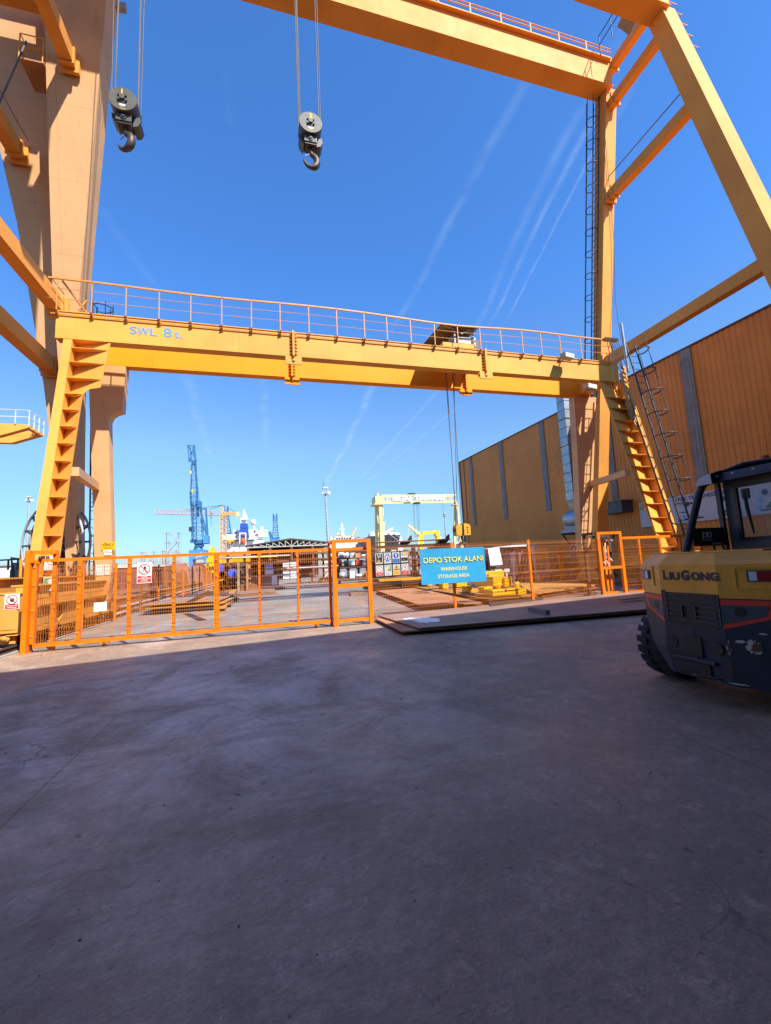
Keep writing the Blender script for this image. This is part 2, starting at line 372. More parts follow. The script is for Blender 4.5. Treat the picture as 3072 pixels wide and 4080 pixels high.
class Board:
    """flat sign in its own frame: x right, y up, n towards the viewer; sizes in metres"""
    def __init__(s, o, xd, yd): s.o = V(o); s.x = V(xd).normalized(); s.y = V(yd).normalized(); s.n = s.x.cross(s.y); s.mb = MB()
    def P(s, x, y, l): return s.o + s.x*x + s.y*y + s.n*(.0018*l)
    def poly(s, pts, m, l): s.mb.face([s.P(x, y, l) for x, y in pts], m)
    def rect(s, x0, y0, x1, y1, m, l=1): s.poly([(x0, y0), (x1, y0), (x1, y1), (x0, y1)], m, l)
    def slab(s, x0, y0, x1, y1, t, m): s.mb.prism([s.P(x, y, 0)-s.n*t for x, y in ((x0, y0), (x1, y0), (x1, y1), (x0, y1))], s.n*t, m)
    def disc(s, x, y, r, m, l=1, n=20, ry=None): s.poly([(x+r*math.cos(2*math.pi*i/n), y+(ry or r)*math.sin(2*math.pi*i/n)) for i in range(n)], m, l)
    def ring(s, x, y, r, t, m, l=1, n=24):
        rows = [[s.P(x+q*math.cos(2*math.pi*i/n), y+q*math.sin(2*math.pi*i/n), l) for i in range(n)] for q in (r-t, r)]
        s.mb.grid(rows, m, False, True)
    def bar(s, x0, y0, x1, y1, w, m, l=1):
        d = V((x1-x0, y1-y0)); d.normalize(); q = V((-d.y, d.x))*w/2
        s.poly([(x0+q.x, y0+q.y), (x0-q.x, y0-q.y), (x1-q.x, y1-q.y), (x1+q.x, y1+q.y)], m, l)
    def lines(s, x0, y0, x1, y1, n, m, l=2, fill=.45):
        h = (y1-y0)/n
        for i in range(n):
            a = rnd(0, .12)*(x1-x0); s.rect(x0+a, y0+i*h+h*.25, x1-a, y0+i*h+h*(.25+fill), m, l)
    def text(s, body, x, y, h, m, l=1, **k): text(s.mb, body, s.P(x, y, l), s.x, s.y, h, m, **k)
# ------------------------------------------------------------------ light and sky
SUN = V((.91, -1.76, 2.01)).normalized()
el = math.asin(SUN.z); az = math.atan2(SUN.x, SUN.y)        # azimuth from +Y towards +X
w = bpy.data.worlds.new('World'); S.world = w; w.use_nodes = True
nt = w.node_tree; N = nt.nodes; L = nt.links; N.clear()
wo = N.new('ShaderNodeOutputWorld'); bg = N.new('ShaderNodeBackground'); L.new(bg.outputs[0], wo.inputs[0])
sky = N.new('ShaderNodeTexSky'); sky.sky_type = 'NISHITA'; sky.sun_disc = False; sky.sun_elevation = el; sky.sun_rotation = az
sky.air_density = 1.0; sky.dust_density = .35; sky.ozone_density = 3.2; sky.altitude = 0
bg.inputs[1].default_value = SKY_STRENGTH = .11
# contrails: streaks of thin cloud on a high plane (direction / elevation), soft and broken up
tc = N.new('ShaderNodeTexCoord'); sp = N.new('ShaderNodeSeparateXYZ'); L.new(tc.outputs['Generated'], sp.inputs[0])
def mth(op, a, b=None, c=None):
    n = N.new('ShaderNodeMath'); n.operation = op
    for i, s in enumerate((a, b, c)):
        if s is None: continue
        if hasattr(s, 'node'): L.new(s, n.inputs[i])
        else: n.inputs[i].default_value = s
    return n.outputs[0]
zz = mth('MAXIMUM', sp.outputs[2], .02); cx = mth('DIVIDE', sp.outputs[0], zz); cy = mth('DIVIDE', sp.outputs[1], zz)
cmb = N.new('ShaderNodeCombineXYZ'); L.new(cx, cmb.inputs[0]); L.new(cy, cmb.inputs[1])
nz = N.new('ShaderNodeTexNoise'); nz.inputs['Scale'].default_value = 1.6; nz.inputs['Detail'].default_value = 6; L.new(cmb.outputs[0], nz.inputs[0])
nz2 = N.new('ShaderNodeTexNoise'); nz2.inputs['Scale'].default_value = 7; nz2.inputs['Detail'].default_value = 7; L.new(cmb.outputs[0], nz2.inputs[0])
def skyp(u, v):
    d = _f + _r*((u-1536)/F) - _u*((v-2040)/F); return d.x/d.z, d.y/d.z
tot = None
for (a, b, wd, am, kx) in TRAILS if 'TRAILS' in globals() else [
        ((2050, 420), (1600, 1260), .030, .17, .02), ((2330, 420), (1900, 1290), .028, .18, .02), ((2330, 560), (1960, 1270), .02, .22, .02),
        ((2320, 700), (2010, 1290), .011, .28, .01), ((2600, 160), (2480, 440), .02, .10, .02), ((1480, 1560), (1310, 1910), .05, .20, .03),
        ((1720, 1580), (1450, 1895), .035, .14, .02), ((1800, 1640), (1490, 1900), .03, .12, .02), ((1050, 1560), (1060, 1760), .06, .12, .02),
        ((740, 1480), (830, 1800), .06, .10, .02), ((430, 860), (600, 1110), .04, .07, .02), ((900, 300), (920, 480), .02, .05, .01)]:
    (x0, y0), (x1, y1) = skyp(*a), skyp(*b)
    wd *= .75; am *= 1.5 if a[1] > 1400 else .8; dx, dy = x1-x0, y1-y0; ln = math.hypot(dx, dy); ux, uy = dx/ln, dy/ln
    # signed distance to the trail, wandering a little
    dist = mth('ADD', mth('MULTIPLY_ADD', cx, -uy, (x0*uy - y0*ux)), mth('MULTIPLY', cy, ux))
    dist = mth('ADD', dist, mth('MULTIPLY_ADD', nz.outputs[0], kx*4, -kx*2))
    along = mth('ADD', mth('MULTIPLY_ADD', cx, ux/ln, -(x0*ux+y0*uy)/ln), mth('MULTIPLY', cy, uy/ln))
    g = mth('SUBTRACT', 1.0, mth('DIVIDE', mth('ABSOLUTE', dist), wd)); g = mth('MAXIMUM', g, 0.0); g = mth('MULTIPLY', mth('MULTIPLY', g, g), mth('MULTIPLY_ADD', g, -2.0, 3.0))
    e = mth('MINIMUM', mth('MULTIPLY_ADD', along, 6.0, 1.2), mth('MULTIPLY_ADD', along, -6.0, 7.2)); e = mth('MINIMUM', mth('MAXIMUM', e, 0.0), 1.0)
    k = mth('MULTIPLY', mth('MULTIPLY', g, e), mth('MULTIPLY', mth('MAXIMUM', mth('MULTIPLY_ADD', nz2.outputs[0], 4.2, -1.35), 0.0), am*.42))
    tot = k if tot is None else mth('ADD', tot, k)
tot = mth('MINIMUM', tot, .6)
rp = N.new('ShaderNodeValToRGB'); L.new(sp.outputs[2], rp.inputs[0]); cr = rp.color_ramp
cr.elements[0].position = 0.0; cr.elements[0].color = (.25, .34, .43, 1); cr.elements[1].position = .55; cr.elements[1].color = (.345, .66, 1.0, 1)
e_ = cr.elements.new(.10); e_.color = (.33, .445, .54, 1); e_ = cr.elements.new(.26); e_.color = (.50, .61, .68, 1)
sc_ = N.new('ShaderNodeMix'); sc_.data_type = 'RGBA'; sc_.blend_type = 'MULTIPLY'; sc_.inputs[0].default_value = 1.0; L.new(rp.outputs[0], sc_.inputs[6]); sc_.inputs[7].default_value = (1.66, 1.66, 1.66, 1)
tint = N.new('ShaderNodeMix'); tint.data_type = 'RGBA'; tint.blend_type = 'MULTIPLY'; tint.inputs[0].default_value = 1.0
L.new(sky.outputs[0], tint.inputs[6]); L.new(sc_.outputs[2], tint.inputs[7])
mx = N.new('ShaderNodeMix'); mx.data_type = 'RGBA'; L.new(tot, mx.inputs[0]); L.new(tint.outputs[2], mx.inputs[6]); mx.inputs[7].default_value = (5.0, 6.0, 7.2, 1)
L.new(mx.outputs[2], bg.inputs[0])
sl = bpy.data.lights.new('sun', 'SUN'); so = bpy.data.objects.new('sun', sl); COL.objects.link(so)
sl.energy = 5.0; sl.angle = R(.5); sl.color = (1, .93, .82)
so.rotation_euler = (-SUN).to_track_quat('-Z', 'Y').to_euler(); so.location = (20, -30, 60)
S.view_settings.view_transform = 'Standard'; S.view_settings.look = 'None'; S.view_settings.exposure = 0.75; S.view_settings.gamma = 1
S.render.engine = 'CYCLES'; S.cycles.max_bounces = 6; S.cycles.diffuse_bounces = 3; S.cycles.glossy_bounces = 3; S.cycles.transmission_bounces = 6
S.cycles.use_denoising = True; S.cycles.caustics_reflective = False; S.cycles.caustics_refractive = False

# ------------------------------------------------------------------ ground
GATE_Y = 11.25
mk('far_ground', (.13, .11, .09), .9, var=.25, scale=.05)
b = MB('far_ground'); b.box((-3000, -3000, -.6), (3000, 3000, -.16)); struct(b.build('ground'))
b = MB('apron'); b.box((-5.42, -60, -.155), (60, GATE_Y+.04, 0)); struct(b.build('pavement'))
b = MB('yard'); b.box((-5.42, GATE_Y+.04, -.155), (60, 260, .0)); struct(b.build('yard_ground'))
b = MB('rust'); b.box((-60, -60, -.155), (-7.9, 260, -.02)); struct(b.build('side_ground'))
b = MB('rust_dark')
b.box((-7.9, -60, -.155), (-5.42, 260, -.10)); struct(b.build('track_bed'))
b = MB('concrete_kerb')
for x0, x1 in ((-5.80, -5.42), (-6.74, -6.10), (-7.9, -7.1)): b.box((x0+.16, -40, -.098), (x1-.10, 250, -.012))
struct(b.build('track_kerb'))
def rail(x, lab):
    b = MB('rust_dark'); y0, y1, z = -20, 240, -.098
    prof = [(-.07, 0), (.07, 0), (.07, .02), (.012, .035), (.012, .10), (.036, .115), (.036, .15), (-.036, .15), (-.036, .115), (-.012, .10), (-.012, .035), (-.07, .02)]
    b.prism([(x+px, y0, z+pz) for px, pz in prof], (0, y1-y0, 0)); tag(b.build('crane_rail'), lab, 'rail', 'crane rails beside the yard')
RX = {'sl': -5.92, 'bl': -6.95, 'sr': 15.1, 'br': 16.75}
rail(RX['sl'], 'rusty crane rail nearest the left gate post, under the smaller gantry'); rail(RX['bl'], 'outer rusty crane rail at the far left, under the bogies of the tall gantry')

b = MB('rust_dark'); rr = random.Random(77)
for i in range(420):
    x, y = rr.uniform(-5.2, 8), rr.uniform(1.2, 11); s_ = rr.choice((.002, .003, .003, .004, .006))*(1 if y < 4 else 1.6); a = rr.uniform(0, 6.28); k = rr.choice(('rust_dark', 'timber_grey', 'concrete_kerb', 'offwhite', 'rust_dark'))
    if not (4 < x < 7.5 and 2.6 < y < 4.7): b.lathe((x, y, .0008), (rr.uniform(-.3, .3), rr.uniform(-.3, .3), 1), [(-.0, s_*1.2), (s_*.5, s_*1.0), (s_*.9, s_*.3)], rr.choice((5, 6, 7)), k, False)
struct(b.build('grit'), 'stuff')
# ------------------------------------------------------------------ hall behind the camera (its roof edge shades the apron)
HH = 10.2; off = V((-.91, 1.76, 0))*(HH/2.01)
p0 = V((-4.57, 9.17, 0))-off; p1 = V((1.83, 10.23, 0))-off; dl = (p1-p0).normalized(); nb = V((dl.y, -dl.x, 0))
a = p0 - dl*26; c = p0 + dl*60
hall = thing('workshop_hall', 'big open fronted workshop hall whose roof shades the concrete apron', 'building', (a+c)/2+nb*14)
b = MB('shed_roof'); up = V((0, 0, HH-.5)); b.prism([a+up, c+up, c+nb*28+up, a+nb*28+up], (0, 0, .5)); b.build('roof', hall)
b = MB('wall_clad'); b.prism([a+nb*27.7, c+nb*27.7, c+nb*28, a+nb*28], (0, 0, HH-.51)); b.build('wall', hall)
for q in (a, c-dl*.3): b = MB('wall_clad'); b.prism([q+nb*.2, q+dl*.3+nb*.2, q+dl*.3+nb*27.69, q+nb*27.69], (0, 0, HH-.51)); b.build('wall', hall)
for k in (0, 1, 2, 4, 5):
    q = a+dl*(.8+k*17.0)+nb*.6; b = MB('primer_red'); b.cbox((q.x, q.y, (HH-.51)/2), (.4, .4, HH-.51)); b.build('column', hall)

# ------------------------------------------------------------------ warehouse on the right
WX = 20.0
WHz = lambda y: 11.28+(y-12)*.0248
WH = 11.65; WY0, WY1 = -4, 41.6
wh = thing('warehouse', 'long orange corrugated metal warehouse with grey skylight strips at right', 'building', (WX+12, 20, 0))
b = MB('wall_clad'); y = WY0; prof = []
while y < WY1-.01:
    for dy, dx in ((0, 0), (.16, 0), (.18, .02), (.23, .02), (.25, 0)):
        if y+dy <= WY1: prof.append((y+dy, dx))
    y += .25
b.grid([[V((WX+dx, yy, 0)) for yy, dx in prof], [V((WX+dx, yy, WHz(yy))) for yy, dx in prof]])
za, zc = WHz(WY0), WHz(WY1)
b.box((WX+.05, WY1-.05, 0), (WX+30, WY1, zc)); b.hexa([(WX+.06, WY0, za-.3), (WX+30, WY0, za-.3), (WX+30, WY1-.06, zc-.3), (WX+.06, WY1-.06, zc-.3), (WX+.06, WY0, za-.02), (WX+30, WY0, za-.02), (WX+30, WY1-.06, zc-.02), (WX+.06, WY1-.06, zc-.02)]); b.box((WX+.05, WY0, 0), (WX+30, WY0+.05, za-.31))
b.build('wall', wh)
b = MB('wall_flash'); b.hexa([(WX-.06, WY0, za), (WX+.3, WY0, za), (WX+.3, WY1+.04, zc), (WX-.06, WY1+.04, zc), (WX-.06, WY0, za+.08), (WX+.3, WY0, za+.08), (WX+.3, WY1+.04, zc+.08), (WX-.06, WY1+.04, zc+.08)]); b.box((WX-.05, WY1-.25, 0), (WX-.004, WY1+.05, zc-.01)); b.build('flashing', wh)
for (uL, vT, uR, uL2, vB, uR2) in ((2707, 1410, 2758, 2777, 1921, 2827), (2138, 1700, 2164, 2177, 2036, 2199), (1984, 1780, 2003, 2011, 2068, 2026), (1866, 1830, 1881, 1888, 2093, 1900), (2404, 1600, 2440, 2442, 1990, 2468)):
    ya = PX(uL2, vB, WX).y; yb = PX(uR2, vB, WX).y; z0 = PX((uL2+uR2)/2, vB, WX).z
    y0, y1 = min(ya, yb), max(ya, yb)
    n = max(5, int((y1-y0)/.09)); pr = []
    for i in range(n+1): pr.append((y0+(y1-y0)*i/n, -.02 if i % 2 else -.055))
    b = MB('skylight'); b.grid([[V((WX+dx, yy, z0)) for yy, dx in pr], [V((WX+dx, yy, WHz(yy)-.01)) for yy, dx in pr]]); b.build('skylight', wh)
b = MB('wall_flash'); yy = PX(1855, 1950, WX).y; b.box((WX-.03, yy-.05, 0), (WX-.003, yy+.05, WHz(yy)-.02)); b.build('downpipe', wh)
b = MB('wall_flash'); rr = random.Random(2)
b.box((WX-.006, WY0+1, 6.05), (WX-.001, WY1-1, 6.058))
b.build('sheet_lap', wh)

# banner on the warehouse wall
bx = WX-.10
tl = PX(2545, 2007, bx); bl = PX(2555, 2103, bx); tr = PX(3015, 1928, bx); yL, yR = tl.y, -1.5
ztop = PX(2700, 1977, bx).z; zbot = (bl.z + PX(2905, 2063, bx).z)/2
ban = thing('wall_banner', 'long white safety banner with blue heading on the orange warehouse wall', 'banner', (bx, (yL+yR)/2, zbot))
B = Board((bx, yL, zbot), (0, -1, 0), (0, 0, 1)); W_ = yL-yR; H_ = ztop-zbot
B.slab(0, 0, W_, H_, .05, 'banner'); B.mb.build('panel', ban)
B.mb = MB()
x_t = yL - PX(2688, 2000, bx).y; xe = yL - PX(2880, 1968, bx).y
B.text('TARK TERSANESİ 10 ALTIN KURAL' if False else 'TARK TERSANESİ 10', x_t, H_*.80, H_*.125, 'banner_blue', 1, bold=.035, width=(xe-x_t)*1.02)
B.mb.build('heading', ban)
B.mb = MB(); st = W_/10
for i in range(10):
    x = .55+i*1.72
    B.disc(x+.55, H_*.66, .13, 'banner_blue', 1); B.lines(x+.2, H_*.52, x+1.25, H_*.60, 2, 'sea_grey', 1, .3)
    B.disc(x+.35, H_*.42, .10, 'banner_sky', 1); B.disc(x+.3, H_*.22, .10, 'banner_sky', 1)
    B.bar(x+.55, H_*.2, x+.8, H_*.36, .10, 'sign_green', 1); B.bar(x+.8, H_*.36, x+1.0, H_*.28, .07, 'olive', 1); B.poly([(x+.5, H_*.18), (x+1.15, H_*.18), (x+1.0, H_*.25), (x+.6, H_*.24)], 'banner_blue', 2)
    B.rect(x+.3, H_*.10, x+1.3, H_*.15, 'sign_black', 1)
B.poly([(0, H_*.75), (.25, H_-.02), (.7, H_-.02), (.2, H_*.7), (0, H_*.7)], 'olive', 1)
B.mb.build('pictograms', ban)

# ventilation duct standing against the warehouse
dx0 = 18.9
t1 = PX(2218, 1586, dx0); t2 = PX(2247, 1586, dx0); b1 = PX(2254, 1997, dx0); b2 = PX(2285, 1997, dx0)
dy1 = (t1.y+b1.y)/2; dy0 = (t2.y+b2.y)/2; z0 = b1.z; zt = t1.z+.8
duct = thing('ventilation_duct', 'galvanised square ventilation duct rising up the warehouse wall behind the crane leg', 'duct', (dx0+.5, dy0+.5, 0))
b = MB('galv')
dxw = .95; ns = 13
for i in range(ns):
    za = z0+(zt-z0)*i/ns; zb = z0+(zt-z0)*(i+1)/ns
    b.box((dx0, dy0, za+.012), (dx0+dxw, dy1, zb-.012))
b.build('shaft', duct)
b = MB('dark_steel')
for i in range(ns+1):
    z = z0+(zt-z0)*i/ns; k = .05 if i % 3 == 0 else .02
    b.box((dx0-k, dy0-k, z-.011), (dx0+dxw+k, dy1+k, z+.011))
b.build('flange', duct)
b = MB('galv'); cm = V((dx0+.48, (dy0+dy1)/2, z0))
b.hexa([(cm.x-.25, cm.y-.25, z0-.7), (cm.x+.25, cm.y-.25, z0-.7), (cm.x+.25, cm.y+.25, z0-.7), (cm.x-.25, cm.y+.25, z0-.7), (dx0, dy0, z0-.02), (dx0+dxw, dy0, z0-.02), (dx0+dxw, dy1, z0-.02), (dx0, dy1, z0-.02)])
b.build('reducer', duct)
b = MB('galv'); b.lathe((cm.x, cm.y+.75, z0-1.25), (0, -1, 0), [(0, .01), (0, .62), (.5, .66), (1.0, .66), (1.5, .62), (1.5, .01)], 24, None, False); b.build('fan_housing', duct)
b = MB('galv_dull'); b.box((cm.x-.65, cm.y-.4, z0-2.1), (cm.x+.5, cm.y+1.0, z0-1.9)); b.box((cm.x-.5, cm.y-.2, z0-1.9), (cm.x+.4, cm.y+.8, z0-1.6)); b.build('fan_base', duct)
b = MB('primer_red')
for yy in (cm.y-.35, cm.y+.95): b.beam((cm.x-.6, yy, z0-2.1), (WX+.02, yy-.5, z0-4.4), .09, .09)
b.box((cm.x-.65, cm.y-.42, z0-2.2), (WX, cm.y-.32, z0-2.1)); b.box((cm.x-.65, cm.y+.9, z0-2.2), (WX, cm.y+1.0, z0-2.1)); b.build('bracket', duct)
q0 = PX(2400, 2052, 19.2); q1 = PX(2474, 1995, 19.2)
vb = MB('dark_steel'); vb.box((19.2, q1.y, q0.z), (WX-.01, q0.y, q1.z)); vb.box((19.15, q1.y-.05, q1.z), (WX-.01, q0.y+.05, q1.z+.06)); tag(vb.build('wall_box'), 'dark metal duct box fixed to the warehouse wall right of the crane leg', 'duct box')

# ------------------------------------------------------------------ tall gantry crane
def lerp(p, q, z): return p + (q-p)*((z-p.z)/(q.z-p.z))
NY = lambda z: 18.9-.172*z           # front face of the far legs
BXR = 16.5
big = thing('tall_gantry_crane', 'towering orange double girder gantry crane with a pale tapered leg at left', 'gantry crane', (5, 13, 0))
FN = lambda uv: on(uv[0], uv[1], (0, 1, .172), 18.9)
ZB, ZT = 24.5, 25.85
# right far leg
nr0, nr1 = PX(2416, 380, BXR), PX(2380, 2150, BXR); fl0, fl1 = PX(2372, 416, BXR), PX(2358, 2110, BXR)
rw = .62
def legbox(mb, near0, near1, far0, far1, w, za, zb, m=None):
    A, D = lerp(near0, near1, za), lerp(near0, near1, zb); E_, H = lerp(far0, far1, za), lerp(far0, far1, zb); o = V((w, 0, 0))
    mb.hexa([A, A+o, E_+o, E_, D, D+o, H+o, H], m)
b = MB('gantry_paint'); legbox(b, nr0, nr1, fl0, fl1, rw, 1.66, ZB); b.build('leg', big)
# right near leg
g0, g1 = PX(2647, 49, BXR), PX(3063, 900, BXR); h0, h1 = PX(2593, 124, BXR), PX(2953, 900, BXR)
b = MB('gantry_paint'); legbox(b, g0, g1, h0, h1, .8, 1.66, ZB+.3); b.build('leg', big)
# girders
yf0 = (ZB-1.56)/1.574; yf1 = (ZB-1.56)/1.499; yn1 = (ZB-1.56)/1.886; yn0 = yn1-(yf1-yf0)
def girder(y0, y1, x0, x1, nm):
    b = MB('gantry_paint'); b.box((x0, y0, ZB), (x1, y1, ZT)); b.box((x0, y0-.06, ZB-.035), (x1, y1+.06, ZB-.003)); b.box((x0, y0-.06, ZT+.003), (x1, y1+.06, ZT+.035)); return b.build(nm, big)
gf = girder(yf0, yf1, -8.2, BXR+.25, 'girder'); gn = girder(yn0, yn1, -8.2, BXR+.25, 'girder')
for y, gg in ((yf0-.16, gf), (yn0-.16, gn)):
    b = MB('gantry_paint'); zr = ZT+.10
    b.box((-8, y-.02, zr-.12), (BXR+.2, y+.16, zr-.06))
    for zq in (zr+.22, zr+.42): b.tube([(-8, y, zq), (BXR+.2, y, zq)], .028, 6)
    x = -8
    while x < BXR+.3: b.box((x-.03, y-.02, zr-.06), (x+.03, y+.02, zr+.44)); x += 1.55
    b.build('railing', gg)
# end ties between the two girders at right
for z, x in ((ZT-.1, BXR+.50), (ZB-.75, BXR+.30)): b = MB('gantry_paint'); b.beam((x, yf0+.35, z), (x, yn1-.2, z), .34, .42); b.beam((x, yf0-.05, z), (x, yf0+.05, z), .5, .6); b.build('end_tie', big)
b = MB('black_steel'); x = BXR-.45
for z in (ZT+.55, ZT+1.0): b.tube([(x, yf0-.2, z), (x, yn1, z)], .022, 6)
for k in range(4): yy = yn1+(yf0-.2-yn1)*k/3; b.tube([(x, yy, ZT-.1), (x, yy, ZT+1.0)], .02, 6)
b.build('handrail', big)
b = MB('gantry_paint')
for k in range(6):
    z = 22.6+k*.75; p = lerp(g0, g1, z); xx = p.x+.8; b.tube([(xx, p.y+.1, z), (xx+.55, p.y+.1, z), (xx+.55, p.y+.55, z), (xx, p.y+.55, z)], .018, 5)
b.build('ladder', big)
# struts
def strut(x, yfar, ynear, z, wdt, hgt, m='gantry_paint'):
    b = MB(m); b.beam((x, ynear, z), (x, yfar, z), wdt, hgt); b.beam((x, yfar-.14, z), (x, yfar-.02, z), wdt+.22, hgt+.25); b.beam((x, yfar-.40, z), (x, yfar-.33, z), wdt+.10, hgt+.13); return b.build('strut', big)
FR = lambda z: lerp(nr0, nr1, z).y
NR = lambda z: lerp(h0, h1, z).y
for ub, vb_, ut, vt in ((2437, 800, 2440, 740), (2480, 1430, 2480, 1375)):
    z = (PX(ub, vb_, BXR+.25).z + PX(ut, vt, BXR+.25).z)/2
    strut(BXR+.3, FR(z), NR(z), z, .36, .5)
    if z > 15: b = MB('rope'); b.tube([(BXR+.3, FR(z+1), z+1.05), (BXR+.3, NR(z+1), z+1.05)], .025, 6); b.build('cable', big)
b = MB('rope'); za = 23.5; b.tube([lerp(nr0, nr1, 22.)+V((-.05, -.05, 0)), lerp(nr0, nr1, 17.2)+V((.55, -.1, 0)), PX(2452, 1200, 17.2), PX(2487, 1440, 17.3)], .014, 5); b.build('stay_wire', big)
# left legs: two tapered box legs side by side, each with a far and a near leg
def taper_leg(Ls, Rs, depth0, depth1, m, near=None, dy=0):
    """front face outline from left/right edge points (bottom to top) on the leaning front plane; near = function giving the face y on the other side"""
    b = MB(m); rows = []
    for (l, r) in zip(Ls, Rs):
        z = (l.z+r.z)/2; t = (z-1)/24; d = depth0+(depth1-depth0)*t
        if near is None: y0, y1 = NY(z)+dy, NY(z)+dy+d
        else: y1 = near(z); y0 = y1-d
        rows.append([V((l.x, y0, z)), V((r.x, y0, z)), V((r.x, y1, z)), V((l.x, y1, z))])
    b.grid(rows, None, False, True); b.face(rows[0][::-1]); b.face(rows[-1])
    # vertical corner stiffener down the right edge
    return b.build('leg', big)
pl = [FN((252, 1980)), FN((236, 1500)), FN((212, 1240)), FN((182, 250))]; pr = [FN((303, 1980)), FN((304, 1700)), FN((310, 1240)), FN((400, 255))]
def prof(ps, z):
    ps = sorted(ps, key=lambda p: p.z)
    for i in range(len(ps)-1):
        if z <= ps[i+1].z or i == len(ps)-2: return ps[i].x+(ps[i+1].x-ps[i].x)*(z-ps[i].z)/(ps[i+1].z-ps[i].z)
zs = [1.66, 3, 6, 9, 12, 15, 18, 21, 24.4]
Ls = [V((prof(pl, max(z, 3)), 0, z)) for z in zs]; Rs = [V((prof(pr, max(z, 3)), 0, z)) for z in zs]
taper_leg(Ls, Rs, .75, .95, 'pale_paint')
DC = 1.3
FD = lambda uv: on(uv[0], uv[1], (0, 1, .172), 18.9+DC)
dl_ = [FD((212, 1850)), FD((198, 1702)), FD((160, 1440)), FD((75, 920)), FD((0, 600))]
DL = [V((prof(dl_, max(z, 4.5)), 0, z)) for z in zs]
DR = [V((l.x + (r.x-q.x)*1.35+.15, 0, l.z)) for l, q, r in zip(DL, Ls, Rs)]
taper_leg(DL, DR, .75, .95, 'pale_paint', None, DC)
NL = lambda z: 12.75*2-NY(z)+.15
taper_leg(Ls, Rs, .75, .95, 'pale_paint', NL); taper_leg(DL, DR, .75, .95, 'pale_paint', NL)
for (u, v, uc) in ((282, 262, 'p'), (238, 1232, 'p'), (78, 622, 'd'), (208, 1466, 'd')):
    p = (FN if uc == 'p' else FD)((u, v)); strut(p.x, p.y, NL(p.z), p.z, .42, .52)
# cross members and platform between the two left legs
for z in (22.2, 24.0): b = MB('gantry_paint'); b.box((DL[-2].x+.6, NY(z)+.25, z-.25), (Ls[-2].x+.1, NY(z)+.65, z+.25)); b.build('cross_beam', big)
b = MB('rust_tan'); z = 19.6; xa = Ls[6].x-.75; b.box((xa, NY(z)-.1, z), (Ls[6].x, NY(z)+1.0, z+.06))
b.build('platform', big)
b = MB('gantry_paint')
for zq in (.5, 1.0): b.tube([(xa, NY(z)+1.0, z+zq), (xa, NY(z)-.1, z+zq), (Ls[6].x, NY(z)-.1, z+zq)], .022, 6)
for x in (xa, Ls[6].x-.05): b.tube([(x, NY(z)-.1, z), (x, NY(z)-.1, z+1.0)], .022, 6)
b.build('handrail', big)
b = MB('rope')
p = FN((105, 165)); q = PX(0, 405, p.x); b.tube([p, p+(q-p)*2.2], .03, 6); p = FN((112, 560)); q = PX(0, 360, p.x); b.tube([p, p+(q-p)*2.0], .015, 5); b.build('cable', big)
b = MB('floodlight'); p = FN((420, 40)); 
f0 = PY(485, 20, NY(p.z)-.4); b.beam(f0, f0+V((.06, -.25, -.55)), .32, .16, (0, -1, 0)); b.beam(f0+V((-.3, .2, .1)), f0, .06, .06); b.build('floodlight', big)
b = MB('floodlight'); f0 = PX(2500, 92, BXR-.7); b.beam(f0+V((-.25, 0, .25)), f0+V((.25, -.1, -.2)), .6, .2, (0, 0, 1)); b.build('floodlight', big)
b = MB('pale_paint'); b.box((-7.3, 9.3, 16.8), (-4.55, 10.5, 24.3)); b.build('shade_box', big)  # unseen box, added only to throw shade on the set-back left leg
# sills, bogies and wheels on both rails
def bogies(xc, wd, ys, z0, z1, ya, yb, mm='leg_paint', parent=big):
    b = MB(mm); b.box((xc-wd/2, ya, z0), (xc+wd/2, yb, z1)); b.box((xc-wd/2-.1, ya-.02, z1+.003), (xc+wd/2+.1, yb+.02, z1+.045)); b.box((xc-wd/2-.1, ya-.02, z0-.045), (xc+wd/2+.1, yb+.02, z0-.003)); sill = b.build('sill_beam', parent)
    for y in ys:
        b = MB(mm); x0, x1 = xc-wd*.42, xc+wd*.42
        b.prism([(x0, y-.95, .28), (x0, y+.95, .28), (x0, y+.75, .48), (x0, y+.30, z0-.06), (x0, y-.30, z0-.06), (x0, y-.75, .48)], (x1-x0, 0, 0)); bo = b.build('bogie', parent)
        w = MB('rust_dark')
        for q in (-.55, .55): w.lathe((xc-.09, y+q, .235), (1, 0, 0), [(0, .01), (0, .22), (.02, .235), (.03, .19), (.15, .19), (.16, .235), (.18, .22), (.18, .01)], 20)
        w.build('wheel', bo)
bogies(RX['bl'], .62, (8.2, 10.0, 15.8, 18.9), 1.1, 1.62, 6.8, 20.2)
bogies(RX['br'], .62, (8.2, 10.0, 15.8, 18.9), 1.1, 1.62, 6.8, 20.2)
